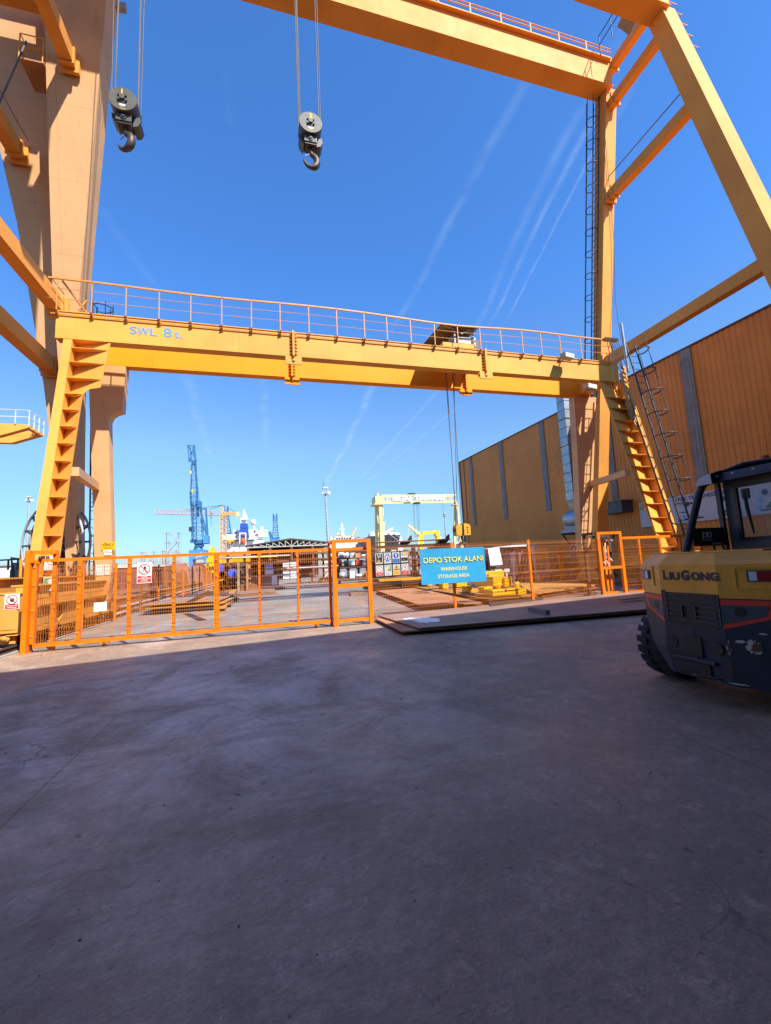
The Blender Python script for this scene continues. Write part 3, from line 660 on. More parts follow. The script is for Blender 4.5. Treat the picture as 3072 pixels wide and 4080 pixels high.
# caged ladder on the right far leg
def ladder(mb, p0, p1, side, outv, width=.45, depth=.6, step=.33, cage=1.1, rail_r=.03, hoop_from=0., hoop_r=.02):
    p0 = V(p0); p1 = V(p1); d = p1-p0; n = d.length; d.normalize(); s_ = V(side).normalized(); o_ = V(outv).normalized()
    for k in (-1, 1): mb.tube([p0+s_*k*width/2, p1+s_*k*width/2], rail_r, 6)
    t = .2
    while t < n: mb.tube([p0+d*t-s_*width/2, p0+d*t+s_*width/2], .014, 5); t += step
    t = max(2.2, hoop_from); ang = [R(a) for a in (-80, -50, -25, 0, 25, 50, 80)]; hw = width*.75
    while t < n:
        c = p0+d*t
        pts = [c-s_*width/2] + [c+s_*(math.sin(a)*hw)+o_*(.12+math.cos(a)*depth) for a in ang] + [c+s_*width/2]
        mb.tube(pts, hoop_r, 5); t += cage
    for a in (-50, 0, 50): mb.tube([p0+d*max(2.2, hoop_from)+s_*(math.sin(R(a))*hw)+o_*(.12+math.cos(R(a))*depth), p1+s_*(math.sin(R(a))*hw)+o_*(.12+math.cos(R(a))*depth)], .017, 5)
b = MB('black_steel')
la, lb = lerp(fl0, fl1, 9.2), lerp(fl0, fl1, ZB-.1)
ladder(b, la+V((-.12, -.2, 0)), lb+V((-.12, -.2, 0)), (0, 1, 0), (-1, 0, 0), depth=.42, width=.40); b.build('caged_ladder', big)
b = MB('black_steel'); ladder(b, (Rs[0].x+.25, NY(1)+.55, 1), (Rs[4].x+.25, NY(12)+.7, 12), (0, 1, 0), (1, 0, 0), depth=.5); b.build('caged_ladder', big)
# hoist trolley on the two girders (above the frame)
b = MB('gantry_paint'); ym = (yf0+yn1)/2
b.box((-5.2, yn0, ZT+.5), (2.6, yf1, ZT+.9)); b.box((-4.9, ym-1, ZT+.9), (-2.5, ym+1, ZT+2.1)); b.box((.4, ym-1, ZT+.9), (2.4, ym+1, ZT+2.1))
for x in (-4.8, 2.2):
    for y in ((yf0+yf1)/2, (yn0+yn1)/2): b.lathe((x, y-.08, ZT+.32), (0, 1, 0), [(0, .01), (0, .26), (.16, .26), (.16, .01)], 16)
b.build('trolley', big)

# ------------------------------------------------------------------ hook blocks
YH = 13.0
def hook_block(u, v, hookturn, lab, mark):
    KS = .78; c = PY(u, v, YH-.46*KS); c = c+V((0, .46*KS, 0)); t = thing('hook_block', lab, 'hook block', c, 'hook blocks hanging from the tall gantry')
    Rr = .50; f = -.46
    b = MB('block_paint'); b.lathe(c+V((0, f, 0)), (0, 1, 0), [(0, .01), (0, Rr*.98), (.015, Rr), (.05, Rr), (.05, Rr*.98)], 44, None, False)
    b.lathe(c+V((0, f+.05, 0)), (0, 1, 0), [(0, Rr*.975), (.62, Rr*.975), (.62, Rr), (.67, Rr*.99), (.67, .01)], 44, 'dark_steel', False)
    b.build('sheave_guard', t)
    b = MB('dark_steel'); b.lathe(c+V((0, f-.02, 0)), (0, 1, 0), [(0, .01), (0, .20), (.03, .20)], 24, 'block_paint', False)
    b.lathe(c+V((0, f-.10, 0)), (0, 1, 0), [(0, .01), (0, .095), (.10, .095)], 20, 'block_paint', False)
    for a in (40, 140, 220, 320): b.cbox(c+V((.16*math.cos(R(a)), f-.04, .16*math.sin(R(a)))), (.07, .06, .05))
    b.build('axle', t)
    b = MB('block_paint'); b.box(c+V((-.27, -.30, -.76)), c+V((.27, -.26, -.44))); b.box(c+V((-.27, .22, -.76)), c+V((.27, .26, -.44)))
    b.box(c+V((-.24, -.258, -.84)), c+V((.24, .218, -.50)), 'dark_steel')
    b.prism([c+V(q) for q in ((.275, -.1, -.40), (.50, -.1, -.28), (.54, -.1, -.50), (.44, -.1, -.70), (.275, -.1, -.76))], (0, .55, 0)); b.prism([c+V(q) for q in ((-.275, -.1, -.40), (-.48, -.1, -.30), (-.46, -.1, -.52), (-.275, -.1, -.76))], (0, .5, 0)); b.build('crosshead', t)
    b = MB('dark_steel'); b.lathe(c+V((0, -.33, -.60)), (0, 1, 0), [(0, .01), (0, .12), (.028, .12), (.028, .01)], 18, None, False); b.lathe(c+V((0, -.37, -.60)), (0, 1, 0), [(0, .01), (0, .06), (.04, .06)], 14, None, False); b.build('trunnion', t)
    hb = MB('hook_steel'); sh = c+V((0, 0, -.86)); pts = [sh+V((0, 0, .08)), sh+V((0, 0, -.10))]; rs = [.10, .10]
    cc = V((0, 0, -.54)); dirx = V((math.cos(hookturn), math.sin(hookturn), 0))
    for i in range(17):
        a = R(78-i*15.6); q = dirx*(math.cos(a)*.285)+V((0, 0, math.sin(a)*.31)); s_ = i/16
        pts.append(sh+cc+q); rs.append(.10+.045*math.sin(min(1, s_*1.5)*math.pi*.85)-.075*max(0, s_-.55)/.45)
    hb.tube(pts, rs, 14); hb.build('hook', t)
    b = MB('galv'); b.tube([sh+V((0, -.02, -.22))-dirx*.0, sh+cc-dirx*.24+V((0, 0, .18))], .018, 6); b.build('safety_latch', t)
    b = MB('yellow_mark'); y = f
    text(b, mark, c+V((-.05, f-.002, .22)), (1, 0, 0), (0, 0, 1), .18, 'yellow_mark', bold=.04)
    b.box(c+V((-.10, f-.006, -.32)), c+V((.10, f-.001, -.24)), 'white'); text(b, '25', c+V((-.06, f-.002, -.40)), (1, 0, 0), (0, 0, 1), .06, 'yellow_mark'); text(b, 'TON', c+V((-.09, f-.002, -.48)), (1, 0, 0), (0, 0, 1), .06, 'yellow_mark'); b.build('marking', t)
    b = MB('rope')
    for x, y in ((-.46, -.2), (-.46, .2), (.46, -.2), (.46, .2), (-.40, 0), (.42, .02)): b.tube([c+V((x, y, 0)), c+(V((c.x+x*.8, c.y+y*1.5, ZT+.7))-c)/KS], .019, 5)
    b.build('hoist_rope', t); t.scale = (KS, KS, KS)
hook_block(488, 392, R(-28), 'left hook block numbered 1, black sheave disc beside the pale leg', '1')
hook_block(1238, 486, R(4), 'right hook block numbered 2, hanging alone against open blue sky', '2')
# ------------------------------------------------------------------ smaller gantry crane under the tall one
YN = 14.6
ZSB = PY(219, 1345, YN).z; ZST = PY(258, 1243, YN).z
yfr = PZ(1000, 1492, ZSB).y; yfb = PZ(1000, 1507, ZSB).y; ynb = PZ(444, 1383, ZSB).y
XL = PY(219, 1345, YN).x; XR = PY(2468, 1512, YN).x
sm = thing('small_gantry_crane', 'lower orange gantry crane lettered SWL 8t. with a railed walkway along its beam', 'gantry crane', (4.4, 16, 0))
b = MB('small_paint'); b.box((XL, YN, ZSB), (XR, ynb, ZST)); b.box((XL, YN-.03, ZST+.002), (XR, ynb+.03, ZST+.03)); gnear = b.build('girder', sm)
b = MB('girder_paint'); b.box((XL+.15, yfr, ZSB), (XR-.1, yfb, ZST)); b.box((XL+.15, yfr-.03, ZST+.002), (XR-.1, yfb+.03, ZST+.03)); gfar = b.build('girder', sm)
# bolted splices
for g, yy, us in ((gnear, YN, (1170, 1930)), (gfar, yfr, (1162, 1846))):
    for u in us:
        x = PY(u, 1430, yy).x
        b = MB('small_paint' if g is gnear else 'girder_paint')
        b.box((x-.035, yy-.16, ZSB-.04), (x+.035, yy-.002, ZST+.02)); k = ZSB+.06
        while k < ZST-.05:
            for s_ in (-1, 1): b.prism([(x+s_*.036, yy-.15, k), (x+s_*.036, yy-.004, k), (x+s_*.14, yy-.004, k)], (0, 0, .03))
            k += .125
        b.box((x-.28, yy-.06, ZSB-.32), (x+.28, yy-.01, ZSB-.03)); b.box((x-.28, yy+.05, ZSB-.20), (x+.28, yy+.1, ZSB-.035)); b.lathe((x, yy-.065, ZSB-.18), (0, -1, 0), [(0, .01), (0, .05), (.03, .05), (.03, .01)], 12)
        b.build('splice_plate', g)
# lettering SWL 8t.
b = MB()
for k, (ox, oz) in enumerate(((0, 0), (.009, .003), (-.009, .006), (0, .010))):
    for body, u0, v0, u1, hh in (('S', 517, 1329, 545, .25), ('W', 549, 1333, 592, .25), ('L', 599, 1338, 627, .25), ('8', 652, 1342, 684, .31), ('t', 695, 1345, 712, .25), ('.', 719, 1347, 727, .25)):
        p = PY(u0, v0, YN-.004); q = PY(u1, v0, YN-.004); text(b, body, (p.x+ox, YN-.004-.0012*(k+1), p.z+oz), (1, 0, 0), (0, 0, 1), hh, 'swl_blue', width=q.x-p.x, bold=.0, depth=.001)
b.build('lettering', gnear)
# railing on brackets in front of the near girder
yr = YN-.16; rb = MB('rail_paint'); zt = ZST+.98
posts = []
x = PY(362, 1240, yr).x
for u in (222, 362, 500, 633, 760, 884, 1003, 1118, 1233, 1345, 1455, 1545, 1640, 1735, 1828, 1917, 2000, 2085, 2160, 2236, 2318): posts.append(PY(u, 1300+.06*(u-362), yr).x)
sag = lambda x: -.10*math.exp(-((x-7.6)/2.2)**2)+.03*math.sin(x*.8)
for x in posts:
    rb.beam((x, yr, ZST-.06), (x, yr, zt+sag(x)), .028, .028)
    rb.prism([(x-.02, yr-.04, ZST-.04), (x-.02, YN-.002, ZST-.04), (x-.02, YN-.002, ZST-.22)], (.04, 0, 0)); rb.box((x-.02, yr-.02, ZST-.035), (x+.02, YN+.1, ZST-.004))
xs = [posts[0]-.25]+posts+[XR-.1]
for h, r in ((.33, .010), (.66, .010)): rb.tube([(x, yr, ZST+h+sag(x)*h) for x in xs], r, 5)
top = [(x, yr, zt+sag(x)) for x in xs]
for a_, c_ in zip(top[:-1], top[1:]): rb.beam(V(a_)+V((-.005, 0, 0)), V(c_)+V((.005, 0, 0)), .05, .05)
rb.box((posts[0]-.2, YN-.055, ZST-.115), (XR-.3, YN-.03, ZST-.085)); rb.build('railing', gnear)
b = MB('rail_paint')
for h in (.33, .66, .98): b.tube([(posts[0]-.15, yr, ZST+h), (posts[0]-.15, ynb+.3, ZST+h)], .016, 5)
b.tube([(posts[0]+.1, yr+.05, ZST+.98), (posts[0]+.75, ynb+.2, ZST+.05)], .03, 5); b.tube([(posts[0]+.55, yr+.1, ZST+.08), (posts[0]+.75, yr+.15, ZST+.45)], .03, 5); b.build('end_gate', gnear)
# legs: leaning in the rail direction
LS = .155                                                   # lean of the near legs
n_near = (0, 1, -LS); c_near = YN - LS*ZSB                    # front plane  y - LS z = c
LF = .135; n_far = (0, 1, LF); c_far = yfr + LF*ZSB
GN = lambda u, v: on(u, v, n_near, c_near)
GF = lambda u, v: on(u, v, n_far, c_far)
def lin(ps, z):
    ps = sorted(ps, key=lambda p: p.z)
    for i in range(len(ps)-1):
        if z <= ps[i+1].z or i == len(ps)-2:
            dz = ps[i+1].z-ps[i].z
            return ps[i].x+(ps[i+1].x-ps[i].x)*((z-ps[i].z)/dz if abs(dz) > 1e-4 else 0)
def near_leg(boxL, boxR, plate, zbot, zribs, zt, dep, m, sgn):
    """box strip between boxL and boxR; slanted plate from the box's inner side (set back) out to the plate edge (flush), carried by triangular gussets"""
    yf = lambda z: c_near+LS*z
    b = MB(m); r0 = []
    zz = [zbot, zt*.5, zt-.01]
    rows = [[V((lin(boxL, z), yf(z), z)), V((lin(boxR, z), yf(z), z)), V((lin(boxR, z), yf(z)+dep+.12, z)), V((lin(boxL, z), yf(z)+dep+.12, z))] for z in zz]
    b.grid(rows, None, False, True); b.face(rows[0][::-1]); b.face(rows[-1])
    inner = boxR if sgn > 0 else boxL
    xm = lambda z: lin(inner, z)*.5 + (lin(boxL, z)+lin(boxR, z))*.25
    b.box((xm(zt)-.0, yf(zt)-.012, zt-.3), (xm(zt)+.01, yf(zt)-.004, zt-.29))
    leg = b.build('leg', sm)
    w_ = MB(m); ps = sorted(plate, key=lambda p: p.z); levels = sorted({round(p.z, 3) for p in ps if p.z < zt} | {zt-.02} | set(zribs))
    rows = []
    for z in levels:
        xi, xo = lin(inner, z)+.002*sgn, lin(plate, z); rows.append([V((xi, yf(z)+dep, z)), V((xo, yf(z)+.02, z)), V((xo, yf(z)+.05, z)), V((xi, yf(z)+dep+.03, z))])
    w_.grid(rows, None, False, True); w_.face(rows[0][::-1]); w_.face(rows[-1]); w_.build('web_plate', leg)
    for z in zribs:
        xi, xo = lin(inner, z)+.002*sgn, lin(plate, z)
        q = MB(m); q.prism([(xi, yf(z)+.01, z), (xo-.02*sgn, yf(z)+.012, z), (xi, yf(z)+dep-.005, z)], (0, 0, .018)); q.build('gusset', leg)
    return leg
bl_ = [GN(249, 1372), GN(120, 2194)]; br_ = [GN(285, 1369), GN(162, 2200)]
plate = [GN(157, 2462), GN(238, 2213), GN(259, 2046), GN(276, 1912), GN(327, 1580), GN(338, 1562), GN(360, 1548), GN(399, 1543), GN(435, 1384)]
ribs = []
for v in (1385, 1441, 1504, 1567, 1630, 1697, 1765, 1835, 1906, 1980, 2055, 2134, 2215, 2300, 2385): ribs.append(GN(300-(v-1385)*.15, v).z)
near_leg(bl_, br_, plate, .75, ribs, ZSB-.005, .36, 'small_paint', 1)
rl = [GN(2505, 1583), GN(2682, 2110)]; rr_ = [GN(2522, 1583), GN(2700, 2110)]
rp = [GN(2402, 1554), GN(2603, 2100), GN(2641, 2204)]
rribs = [GN(2460+(v-1560)*.33, v).z for v in (1585, 1628, 1675, 1717, 1763, 1810, 1858, 1908, 1957, 2007, 2062, 2120, 2180)]
near_leg(rl, rr_, rp, .75, rribs, ZSB-.005, .36, 'small_paint', -1)
def far_leg(outline_l, outline_r, m, dep=.38):
    yf = lambda z: c_far-LF*z
    lv = sorted({round(p.z, 3) for p in outline_l+outline_r if p.z < ZSB-.02} | {ZSB-.008})
    lv = [z for z in lv if z > .3]
    b = MB(m); rows = [[V((lin(outline_l, z), yf(z), z)), V((lin(outline_r, z), yf(z), z)), V((lin(outline_r, z), yf(z)+dep, z)), V((lin(outline_l, z), yf(z)+dep, z))] for z in lv]
    b.grid(rows, None, False, True); b.face(rows[0][::-1]); b.face(rows[-1]); return b.build('leg', sm)
mk('leg_pink', (.70, .38, .17), .5, var=.08, scale=.6, streak=.35, dirt=.12)
far_leg([GF(352, 1480), GF(355, 1560), GF(361, 1760), GF(367, 1939), GF(376, 2218), GF(386, 2400)], [GF(501, 1467), GF(487, 1637), GF(462, 1643), GF(443, 1655), GF(433, 1676), GF(436, 1830), GF(441, 2000), GF(447, 2218), GF(445, 2278), GF(427, 2400)], 'leg_pink')
far_leg([GF(2288, 1585), GF(2303, 1846), GF(2313, 2100), GF(2318, 2194)], [GF(2375, 1600), GF(2373, 1637), GF(2358, 2100), GF(2352, 2165), GF(2337, 2194)], 'leg_pink')
# cross ties between near and far legs
for (ua, va, ub, vb_) in ((285, 1872, 380, 1930), (2515, 1880, 2358, 1922)):
    p = GN(ua, va); q = GF(ub, vb_); b = MB('leg_pink'); b.beam(p+V((0, .2, 0)), V((q.x, q.y+.1, p.z*.5+q.z*.5)), .22, .26); b.build('cross_tie', sm)
# end carriers joining the two girders
b = MB('small_paint')
b.box((XL+.1, ynb+.002, ZSB+.1), (XL+.7, yfr-.002, ZST-.1)); b.box((XR-.7, ynb+.002, ZSB+.1), (XR-.1, yfr-.002, ZST-.1)); b.build('end_carriage', sm)
yA = c_near+LS*.8; yB = c_far-LF*.8
bogies(RX['sl'], .42, (yA-.0, yA+1.7, yB-1.0, yB+.6), .95, 1.42, yA-.55, yB+1.1, 'leg_paint', sm)
q0 = PY(0, 2480, 12.35); q1 = PY(76, 2368, 12.35); cx0, cx1 = q1.x-1.1, q1.x
b = MB('leg_paint'); b.box((cx0, 12.35, .34), (cx1, 13.0, q1.z)); b.box((cx0-.03, 12.33, q1.z+.002), (cx1+.03, 13.02, q1.z+.04)); b.box((cx1-.5, 12.335, .42), (cx1-.03, 12.348, q1.z-.06)); cabi = b.build('drive_cabinet', sm, bevel=.008)
b = MB('leg_paint'); b.box((cx0+.1, 12.5, .08), (cx1-.1, 12.95, .33)); b.box((cx1-.75, 12.38, .06), (cx1-.5, 12.49, .32)); b.lathe((cx1-.28, 12.49, .22), (0, -1, 0), [(0, .01), (0, .10), (.08, .10), (.08, .05), (.13, .05), (.13, .01)], 16); b.build('buffer', cabi)
xr = (lin(rl, 1)+lin(rp, 1))/2; bogies(xr, .42, (yA-.2, yB+.6), .95, 1.42, yA-.9, yB+1.1, 'leg_paint', sm)
# caged ladder on the right near leg
b = MB('dark_steel'); yf = lambda z: c_near+LS*z
la = V((lin(rr_, 1.2)+.16, yf(1.2)-.05, 1.2)); lb = V((lin(rr_, ZST+.9)+.22, yf(ZSB)-.05, ZST+.9))
ladder(b, la+V((.25, 0, 0)), lb+V((.25, 0, 0)), (1, 0, 0), (0, -1, 0), width=.5, depth=.62, cage=1.0, rail_r=.04, hoop_r=.028); b.build('caged_ladder', sm)
b = MB('black_steel'); b.tube([V((lin(rl, z), yf(z)-.03, z)) for z in (.9, 5, ZSB-.05)], .035, 6); b.build('cable_conduit', sm)
b = MB('galv'); b.tube([(lb.x-.05, lb.y, ZST-.4), (lb.x-.12, lb.y, ZST+1.9)], .06, 8); b.build('mast', sm)
# hanging cable bundle and festoon trolley at the right end of the beam
b = MB('rail_paint'); b.box((XR-.75, yr-.1, ZST+.93), (XR-.05, yr+.1, ZST+1.03)); b.build('festoon_rail', gnear)
b = MB('tower_tan')
for i in range(9):
    x = XR-.7+i*.065; dp = rnd(.9, 1.9); pts = []
    for k in range(9):
        t = k/8; pts.append((x+t*(.25+.03*i)+.03*math.sin(t*5+i), yr-.1-.05*math.sin(i), ZST+.9-dp*math.sin(t*math.pi*.5)-.25*t))
    b.tube(pts, .016, 5)
for i in range(4):
    x = XR-.25+i*.05; b.tube([(x, yr-.12, ZST-.6), (x+.1, yr-.15, ZSB-.5), (x+.22+.1*i, yr-.14, ZSB-1.6-.25*i), (x+.15, yr-.13, ZSB-1.5)], .016, 5)
b.build('festoon_cable', gnear)
b = MB('small_paint')
for i in range(5): b.tube([(XR+.1+i*.0, YN-.08, ZST-.2-.2*i), (XR+.22, YN-.12, ZST-.3-.2*i), (XR+.2+.03*i, YN-.1, ZST-.42-.2*i)], .07, 8)
b.build('cable_guide', gnear)
# flood lamps on the small crane
for (u, v, ln) in ((2262, 1418, 'a'), (2352, 1540, 'b')):
    p = PY(u, v, YN-.5); b = MB('floodlight'); b.hexa([p+V(q) for q in ((-.24, -.12, -.1), (.20, -.12, -.16), (.24, .2, -.12), (-.2, .2, -.06), (-.24, -.16, .08), (.20, -.16, .02), (.24, .2, .1), (-.2, .2, .16))]); b.tube([p+V((0, .1, 0)), (p.x+.05, YN, p.z)], .03, 6); b.face([p+V(q) for q in ((-.22, -.145, -.1), (.19, -.145, -.15), (.19, -.165, .02), (-.22, -.165, .07))], 'lamp_glass'); b.build('floodlight', gnear)
# hoist trolley with tin canopy
x0 = PY(1728, 1360, 15.6).x; x1 = PY(1852, 1380, 15.6).x
b = MB('small_paint'); b.box((x0, YN+.1, ZST+.12), (x1, yfb-.1, ZST+.3)); tr = b.build('trolley', sm)
b = MB('canopy_tin'); cz = PY(1800, 1322, 15.2).z
rows0 = []; rows1 = []; n = 26
for i in range(n+1):
    x = x0-.1+(x1-x0+.2)*i/n; k = .02 if i % 2 else 0; rows0.append(V((x, YN-.1, cz-.12+k))); rows1.append(V((x, yfb+.05, cz+.12+k)))
b.grid([rows0, rows1]); b.grid([[p+V((0, 0, -.03)) for p in rows1], [p+V((0, 0, -.03)) for p in rows0]])
b.grid([[p+V((0, .0, -.04)) for p in rows1], [V((p.x-.25, yfb+.1, ZST+.35)) for p in rows1]])
b.build('canopy', tr)
b = MB('galv_dull')
for x in (x0+.55, x1-.05):
    for y in (YN+.15, yfb-.1): b = MB('galv_dull'); b.beam((x, y, ZST+.3), (x, y, cz-.1), .06, .06); b.build('canopy_post', tr)
b = MB('galv_dull'); b.beam((x0+.5, YN+.1, ZST+.9), (x0+.05, YN, cz-.12), .05, .05); b.beam((x1-.6, YN+.1, ZST+.7), (x1+.05, YN, cz-.1), .05, .05); b.build('canopy_frame', tr)
b = MB('dark_steel'); b.lathe((x0+.5, 15.6, ZST+.55), (1, 0, 0), [(0, .01), (0, .24), (.08, .24), (.08, .18), (.9, .18), (.9, .24), (.98, .24), (.98, .01)], 20, None, False); b.box((x0+1.6, 15.3, ZST+.32), (x0+1.95, 15.9, ZST+.8)); b.build('winch', tr)
b = MB('galv_dull'); b.lathe((x1-.75, 15.2, ZST+.62), (0, -1, 0), [(0, .01), (0, .2), (.12, .2), (.16, .16), (.16, .01)], 20, None, False); b.box((x1-.7, YN+.16, ZST+.31), (x1-.15, YN+.5, ZST+.6)); b.box((x1-.12, YN+.2, ZST+.31), (x1+.08, YN+.4, ZST+.65), 'white'); b.build('motor', tr)
# the hook of the small gantry
hc = PY(1836, 2112, 15.8)
hk = thing('hoist_hook', 'small yellow hook block hanging low on four ropes above the blue sign', 'hook block', hc)
b = MB('hook_yellow')
b.prism([hc+V(q) for q in ((-.27, -.18, -.22), (-.05, -.18, -.24), (-.02, -.18, .2), (-.22, -.18, .22), (-.28, -.18, .12))], (0, .36, 0))
b.prism([hc+V(q) for q in ((.05, -.2, -.22), (.33, -.2, -.22), (.34, -.2, .12), (.28, -.2, .22), (.06, -.2, .26))], (0, .4, 0)); b.build('guard', hk, bevel=.02)
b = MB('dark_steel'); b.box(hc+V((-.06, -.14, -.16)), hc+V((.06, .14, .16))); b.lathe(hc+V((-.3, 0, -.0)), (1, 0, 0), [(0, .01), (0, .09), (.62, .09), (.62, .01)], 14, None, False); b.tube([hc+V((.02, 0, -.2)), hc+V((.03, 0, -.34)), hc+V((.06, 0, -.44)), hc+V((.03, 0, -.56)), hc+V((-.05, 0, -.6)), hc+V((-.1, 0, -.52))], [.06, .05, .055, .055, .04, .015], 10); b.build('hook', hk)
b = MB('sign_black')
for z in (-.12, -.02, .08): b.cbox(hc+V((.2, -.203, z)), (.07, .004, .05))
b.build('marking', hk)
b = MB('hook_steel')
for dx, a in ((-.04, .3), (.06, -.4)): b.tube([hc+V((dx+math.sin(t*.7854)*.19*math.cos(a), math.sin(t*.7854)*.19*math.sin(a), -.72+.24*math.cos(t*.7854))) for t in range(8)], .022, 8, closed=True)
b.build('shackle_ring', hk)
b = MB('rope')
for (dx, dy, u, v) in ((-.2, -.1, 1770, 1486), (-.14, .1, 1783, 1480), (.02, -.08, 1800, 1484), (-.1, .05, 1813, 1484)):
    p = PY(u, v, 15.7); b.tube([hc+V((dx, dy, .15)), (p.x, 15.7+dy, ZST+.5)], .013, 5)
b.tube([hc+V((-.32, -.05, 0)), hc+V((-.37, -.05, -.3)), hc+V((-.33, -.05, -.9)), hc+V((-.3, -.05, -1.6))], .014, 5); b.build('hoist_rope', hk)

# ------------------------------------------------------------------ fences and gate
def mesh_panel(mb, p0, p1, z0, z1, dv=.05, dh=.2, r=.0023, bends=(), nrm=None, r2=None):
    p0 = V(p0); p1 = V(p1); d = p1-p0; n = d.length; d.normalize(); nn = V((d.y, -d.x, 0)) if nrm is None else V(nrm)
    zs = [z0]
    for bz in bends: zs += [bz-.05, bz, bz+.05]
    zs.append(z1)
    k = max(2, int(n/dv))
    for i in range(k+1):
        c = p0+d*(n*i/k); rows = []
        for z in zs: o = nn*(.045 if z in bends else 0); rows.append(V((c.x, c.y, z))+o)
        for a_, c_ in zip(rows[:-1], rows[1:]): mb.beam(a_, c_, r*2, r*2, tuple(nn))
    hz = []; z = z0+.02
    while z < z1:
        if all(abs(z-bz) > .08 for bz in bends): hz.append(z)
        z += dh
    for bz in bends: hz += [bz-.05, bz+.05]
    r2 = r2 or r*1.3
    for z in hz: mb.beam(V((p0.x, p0.y, z))-nn*.006, V((p1.x, p1.y, z))-nn*.006, r2*2, r2*2)
gx = lambda u, v: PY(u, v, GATE_Y).x
# left gate post (square, with guide slot on top)
gp = thing('gate_post', 'thick orange square gate post at the far left end of the sliding gate', 'gate post', (gx(100, 2600), GATE_Y, 0))
x0, x1 = gx(97, 2400), gx(118, 2400)
b = MB('fence_paint'); b.box((x0, GATE_Y-.08, 0), (x1, GATE_Y+.08, 2.22)); b.box((x1+.36, GATE_Y+.1, 0), (x1+.44, GATE_Y+.2, 2.22)); b.box((x1+.002, GATE_Y+.02, 2.14), (x1+.44, GATE_Y+.098, 2.22)); b.box((x1+.002, GATE_Y-.06, 1.95), (x1+.06, GATE_Y-.01, 2.138)); b.box((x0-.04, GATE_Y-.12, 0.002), (x1+.04, GATE_Y+.12, .015)); b.build('post', gp)
b = MB('dark_steel'); b.lathe((x1+.16, GATE_Y-.0, 2.02), (0, 0, 1), [(0, .01), (0, .035), (.07, .035), (.07, .01)], 12); b.lathe((x1+.26, GATE_Y+.09, 2.02), (0, 0, 1), [(0, .01), (0, .035), (.07, .035), (.07, .01)], 12); b.build('guide_roller', gp)
# sliding gate leaf
gl = thing('sliding_gate', 'long orange sliding mesh gate across the yard entrance', 'gate', (-1.7, GATE_Y+.03, 0))
yg = GATE_Y+.06; gxa, gxb = x1+.08, gx(1318, 2480)
b = MB('fence_paint'); b.box((gxa, yg-.03, 1.96), (gxb, yg+.03, 2.03)); b.box((gxa, yg-.04, .10), (gxb, yg+.04, .18)); b.box((gxa, yg-.05, 1.93), (gxa+.06, yg+.05, 2.02)); b.build('frame', gl)
for (u, wd) in ((127, .08), (310, .085), (510, .075), (690, .07), (862, .12), (1035, .06), (1190, .06)):
    x = gx(u, 2440); b = MB('fence_paint'); b.box((x-wd/2, yg-.032, .178), (x+wd/2, yg+.032, 1.962))
    for z in (.35, .9, 1.45, 1.85): b.cbox((x, yg-.045, z), (.045, .02, .03), 'rail_paint')
    b.build('stile', gl)
b = MB('wire_paint'); mesh_panel(b, (gxa+.1, yg-.045, 0), (gxb-.02, yg-.045, 0), .17, 1.95, bends=(.45, 1.05, 1.65), nrm=(0, -1, 0)); b.build('mesh', gl)
for u in (415, 1262):
    x = gx(u, 2550); b = MB('fence_paint'); b.prism([(x-.09, yg-.03, .098), (x+.09, yg-.03, .098), (x+.05, yg-.03, .03), (x-.05, yg-.03, .03)], (0, .06, 0)); b.lathe((x, yg-.05, .045), (0, 1, 0), [(0, .01), (0, .043), (.1, .043), (.1, .01)], 16, 'dark_steel'); b.build('wheel', gl)
b = MB('rust_dark'); b.box((gxa-.1, yg-.025, .001), (gxb+5, yg+.025, .006)); tag(b.build('gate_track'), 'thin flat steel track on the ground below the sliding gate', 'gate track')
# centre portal frame of the gate
pf = thing('gate_portal', 'tall orange portal frame with middle bar in the centre of the fence', 'gate frame', (2, GATE_Y, 0))
xa, xb = gx(1324, 2300), gx(1463, 2300); yb_ = GATE_Y-.06
b = MB('fence_paint'); b.box((xa, yb_-.05, 0), (xa+.11, yb_+.05, 2.24)); b.build('post', pf)
b = MB('fence_paint'); b.box((xb, yb_-.05, 0), (xb+.11, yb_+.05, 2.24)); b.build('post', pf)
b = MB('fence_paint'); b.box((xa+.112, yb_-.05, 2.15), (xb-.002, yb_+.05, 2.24)); b.build('lintel', pf)
b = MB('fence_paint'); b.box((xa+.112, yb_-.04, .98), (xb-.002, yb_+.04, 1.08)); b.build('cross_rail', pf); b = MB('fence_paint'); b.box((xa+.112, yb_-.03, .10), (xb-.002, yb_+.03, .18)); b.build('cross_rail', pf)
b = MB('fence_paint')
for x in (xa-.03, xb+.10): b.box((x-.035, yb_+.22, 0), (x+.035, yb_+.30, 2.16))
b.box((xa-.03, yb_+.30, 1.95), (xb+.1, yb_+.34, 2.03)); b.box((xa-.06, yb_+.052, 2.16), (xa, yb_+.3, 2.22)); b.box((xb+.07, yb_+.052, 2.16), (xb+.13, yb_+.3, 2.22)); b.build('rear_frame', pf)
b = MB('wire_paint'); mesh_panel(b, (xa+.11, yb_+.06, 0), (xb, yb_+.06, 0), .18, .98, bends=(.45,), nrm=(0, -1, 0)); b.build('mesh', pf)
